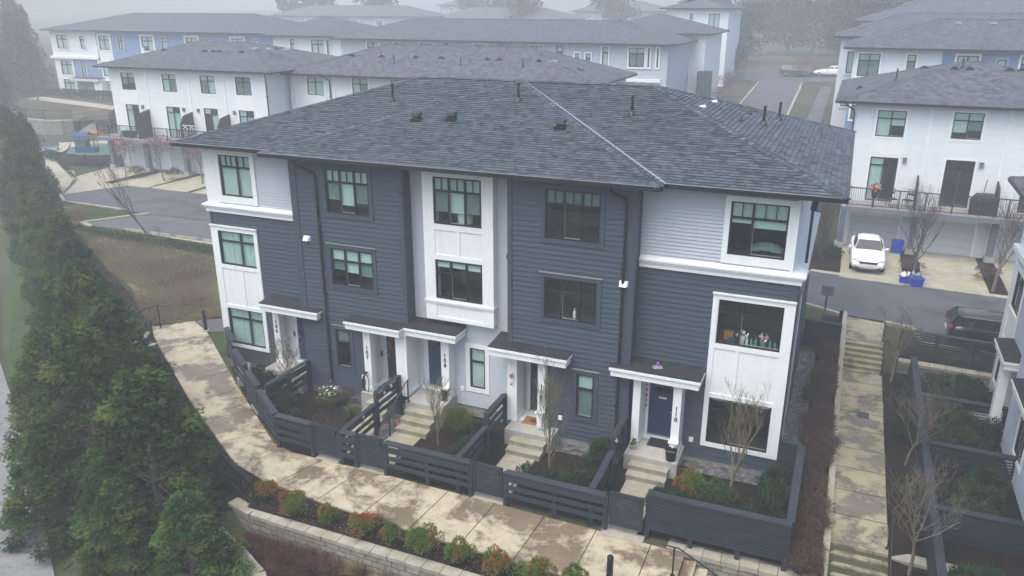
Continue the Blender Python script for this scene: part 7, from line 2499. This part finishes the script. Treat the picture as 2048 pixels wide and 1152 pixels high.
for i in range(190):
    a = random.uniform(0, 6.283); r = random.gauss(.21, .045)
    leaf(mb, V((r * math.cos(a), random.uniform(-.07, .0), r * math.sin(a))), rv() + V((math.cos(a), -.5, math.sin(a))), rv(), .12, .06, random.uniform(.75, 1.0))
mb.build('berries', M['nandina'], t)
t = thing('garden_hose', 'black garden hose coiled on a hook below the number 107', 'hose', (-14.86, -1.0, 1.28))
mb = MB()
pts = []
for k in range(80):
    a = 2 * PI * k / 16
    pts.append(((.10 + .012 * (k // 16)) * math.cos(a), -.05 - .012 * (k / 16), .38 * math.sin(a) - .2))
mb.tube(pts, .014, 5); mb.build('coil', M['rubber'], t)
mb = MB(); mb.beam((0, .08, .2), (0, -.1, .2), .03, .03); mb.beam((-.06, -.04, .24), (.06, -.04, .24), .05, .06); mb.build('hook', M['black'], t)
t = thing('wind_chime', 'string of little discs and an orange diamond hanging before the white column of 109', 'decoration', (-9.0, -.78, 2.72))
mb = MB(); mb.tube([(0, 0, .2), (0, 0, -.75)], .004, 4); mb.build('cord', M['flash'], t)
for z, s, m in ((-.22, .06, 'paper'), (-.36, .10, 'terracotta'), (-.52, .06, 'paper'), (-.68, .045, 'coir')):
    mb = MB(); mb.hexa([(-s, -.01, z), (0, -.01, z - s), (0, .01, z - s), (-s, .01, z), (0, -.01, z + s), (s, -.01, z), (s, .01, z), (0, .01, z + s)]); mb.build('pendant', M[m], t)
t = thing('door_garland', 'string of orange and red pendants beside the navy door 110', 'decoration', (-4.41, .24, 2.58))
mb = MB(); mb.tube([(0, 0, 0), (0, 0, -1.0)], .004, 4); mb.build('cord', M['flash'], t)
for k in range(5):
    mb = MB(); mb.lathe([(.01, -.06), (.045, 0), (.01, .06)], 8, (0, 0, -.12 - k * .2)); mb.build('pendant', M[('orange', 'red', 'coir', 'orange', 'terracotta')[k]], t)
t = thing('notice_card', 'small white card stuck on the navy door 110', 'card', (-3.86, .312, 2.02))
mb = MB(); mb.box(-.13, .13, -.006, 0, -.03, .03); mb.build('card', M['paper'], t)
t = thing('toy', 'purple toy lying on the dark porch roof of 110', 'toy', (-3.95, -.52, 3.51), .5)
mb = MB(); mb.hexa([(-.16, -.1, 0), (.16, -.1, 0), (.16, .1, 0), (-.16, .1, 0), (-.14, -.08, .05), (.14, -.08, .05), (.14, .08, .05), (-.14, .08, .05)]); mb.build('base', M['flash'], t)
mb = MB(); mb.lathe([(.0, 0), (.07, .02), (.06, .1), (.01, .13)], 10, (.04, .08, .04)); mb.build('cap', M['purple'], t)
t = thing('bowl', 'shallow terracotta bowl on the edge of the bed of 107', 'bowl', (*P(672, 778, .1)[:2], .1))
mb = MB(); mb.lathe([(.12, 0), (.26, .12), (.28, .13), (.2, .06), (.01, .05)], 16); mb.build('dish', M['coir'], t)
t = thing('plant_pot', 'terracotta pot tipped beside the bowl of 107', 'pot', (*P(688, 782, .08)[:2], .08))
mb = MB(); mb.lathe([(.12, 0), (.16, .22), (.18, .24), (.15, .22), (.01, .18)], 14); mb.build('pot', M['terracotta'], t)
t = thing('drain_riser', 'white pipe standing in the gravel below the downspout of 107', 'pipe', (*P(634, 772, .05)[:2], .0))
mb = MB(); mb.lathe([(.06, 0), (.06, .42), (.05, .42), (.05, .3)], 12); mb.build('riser', M['paper'], t)
mb = MB(); mb.beam((0, 0, .42), (.5, .12, .55), .1, .06); mb.build('elbow', M['black'], t)
t = thing('plant_hoop', 'thin bamboo hoop in the bed of 107', 'hoop', (*P(642, 846, 0)[:2], 0))
mb = MB(); mb.tube([(.38 * math.cos(PI * k / 12), 0, .36 * math.sin(PI * k / 12)) for k in range(13)], .008, 5); mb.build('hoop', M['straw'], t)
t = thing('brick_stack', 'few red bricks stacked beside the steps of 108', 'bricks', (-13.2, -1.75, 0))
random.seed(2)
for k in range(4):
    mb = MB(); a = random.uniform(-.08, .08); z = .075 * (k % 2); x = .13 * (k // 2)
    mb.box(x - .05, x + .05, -.11 + a, .1 + a, z, z + .07); mb.build('brick', M['brick'], t)
for i, (x, y, z, lab) in enumerate(((-13.58, -3.3, 1.02, 'white solar lamp on the lower end of the fence between 107 and 108'), (-13.56, -1.9, 1.30, 'white solar lamp on the raised fence between 107 and 108, lower one'), (-13.54, -1.45, 1.36, 'white solar lamp on the raised fence between 107 and 108, upper one'), (-4.93, -1.55, 1.1, 'white solar lamp on the fence between 109 and 110'))):
    t = thing('solar_lamp', lab, 'lamp', (x, y, z), 1.57)
    mb = MB(); mb.hexa([(-.06, -.05, 0), (.06, -.05, 0), (.06, .03, 0), (-.06, .03, 0), (-.05, -.02, .1), (.05, -.02, .1), (.05, .03, .1), (-.05, .03, .1)]); mb.build('housing', M['paper'], t)
# --- things behind window panes
def vase(label, x, y, z, s, m, flower=None):
    t = thing('flower_vase' if flower else 'bottle', label, 'vase' if flower else 'bottle', (x, y, z))
    mb = MB()
    if flower: mb.lathe([(.06 * s, 0), (.09 * s, .16 * s), (.08 * s, .2 * s), (.01, .2 * s)], 12)
    else: mb.lathe([(.05 * s, 0), (.05 * s, .2 * s), (.018 * s, .27 * s), (.018 * s, .34 * s), (.005, .34 * s)], 10)
    mb.build('body', M[m], t)
    if flower:
        mb = MB(); random.seed(int(x * -100))
        for i in range(40):
            c = rv().normalized() * .12 * s
            leaf(mb, V((c.x, c.y, .27 * s + c.z * .7)), rv(), rv(), .07 * s, .06 * s, .5)
        mb.build('blossom', M[flower], t)
ys_, zs_ = .16, 4.50
vase('vase with white flowers on the sill of the middle window of 110', -1.48, ys_, zs_, 1.2, 'paper', 'blossom')
vase('vase with pink flowers on the sill of the middle window of 110', -.82, ys_, zs_, 1.2, 'bottle', 'pink')
for i, (x, s, m, lab) in enumerate(((-1.32, .8, 'paper', 'small white bottle beside the white flowers, first'), (-1.18, .7, 'bottle', 'small green bottle on the sill, between the two vases'), (-1.05, .75, 'bottle', 'green bottle just left of the pink flowers'), (-.62, .8, 'bottle', 'green bottle just right of the pink flowers'), (-.46, .65, 'bottle', 'low green bottle at the right end of the sill'))):
    vase(lab + ' in the middle window of 110', x, ys_ + .02, zs_, s, m)
t = thing('storage_box', 'teal box and brown carton behind the left light of the middle window of 110', 'box', (-1.9, .3, 4.50))
mb = MB(); mb.box(-.16, .14, 0, .2, 0, .28); mb.build('carton', M['coir'], t)
mb = MB(); mb.box(.0, .22, -.12, .02, 0, .12); mb.build('lid', M['playblue'], t)
vase('white bottle standing inside the middle window of 109', -6.86, -.42, 4.76, 1.0, 'paper')
t = thing('pillow', 'pale rumpled bedding behind the top window of 110', 'bedding', (-1.05, .55, 7.47))
mb = MB()
N_u, N_v = 16, 8
g_ = lambda i, j: (-.55 + 1.1 * i / N_u, -.3 + .6 * j / N_v, .02 + .30 * math.sin(PI * min(1, max(0, i / N_u))) ** .5 * math.sin(PI * (.12 + .76 * j / N_v)) + .05 * noise.noise(V((i * .6, j * .7, 2))))
for i in range(N_u):
    for j in range(N_v): mb.face([g_(i, j), g_(i + 1, j), g_(i + 1, j + 1), g_(i, j + 1)])
mb.build('bedding', M['blind_dim'], t, True)
t = thing('armchair', 'round white chair back behind the top bay window of 108', 'chair', (-11.1, .1, 7.47))
mb = MB(); mb.lathe([(.26, 0), (.28, .25), (.24, .42), (.02, .5)], 14); mb.build('seat', M['paper'], t)
# ------------------------------------------------------------------ light, air, render
w = bpy.data.worlds.new('World')
sc.world = w
w.use_nodes = True
nt = w.node_tree
bg = nt.nodes['Background']
sky = nt.nodes.new('ShaderNodeTexSky')
sky.sky_type = 'NISHITA'
sky.sun_disc = False
SUN_EL, SUN_AZ = R(66), R(200)
sky.sun_elevation = SUN_EL
sky.sun_rotation = SUN_AZ
sky.air_density = 1.0
sky.dust_density = 5.0
sky.ozone_density = 1.0
tn = nt.nodes.new('ShaderNodeMix')
tn.data_type = 'RGBA'
tn.blend_type = 'MULTIPLY'
tn.inputs[0].default_value = 1.0
tn.inputs[7].default_value = (.97, 1.0, .985, 1)
nt.links.new(sky.outputs[0], tn.inputs[6])
nt.links.new(tn.outputs[2], bg.inputs[0])
bg.inputs[1].default_value = 0.15
sl = bpy.data.lights.new('sun', 'SUN')
sl.energy = 0.7
sl.angle = R(60)
sl.color = (1.0, .97, .93)
so = bpy.data.objects.new('sun', sl)
col.objects.link(so)
dv = V((math.sin(SUN_AZ) * math.cos(SUN_EL), math.cos(SUN_AZ) * math.cos(SUN_EL), math.sin(SUN_EL)))
so.rotation_euler = dv.to_track_quat('Z', 'Y').to_euler()
HAZE = 0.0028
mt = bpy.data.materials.new('haze_air')
mt.use_nodes = True
t = mt.node_tree
t.nodes.clear()
o_ = t.nodes.new('ShaderNodeOutputMaterial')
pv = t.nodes.new('ShaderNodeVolumePrincipled')
pv.inputs['Color'].default_value = (.915, .955, .995, 1)
pv.inputs['Density'].default_value = HAZE
pv.inputs['Anisotropy'].default_value = 0.1
t.links.new(pv.outputs[0], o_.inputs['Volume'])
try: mt.cycles.homogeneous_volume = True
except Exception: pass
mb = MB()
mb.box(-330, 160, -40, 420, -5, 31)
hz = mb.build('haze', mt)
tag(hz, 'pale grey winter fog lying over the whole estate', 'haze', kind='stuff')
sc.view_settings.view_transform = 'Standard'
sc.view_settings.look = 'None'
sc.view_settings.exposure = 1.1
sc.view_settings.gamma = 1.0
sc.render.engine = 'CYCLES'
cy = sc.cycles
cy.use_denoising = True
try: cy.denoiser = 'OPENIMAGEDENOISE'
except Exception: pass
cy.max_bounces = 6
cy.diffuse_bounces = 3
cy.glossy_bounces = 3
cy.transmission_bounces = 4
cy.transparent_max_bounces = 12
cy.volume_bounces = 3
cy.caustics_reflective = False
cy.caustics_refractive = False
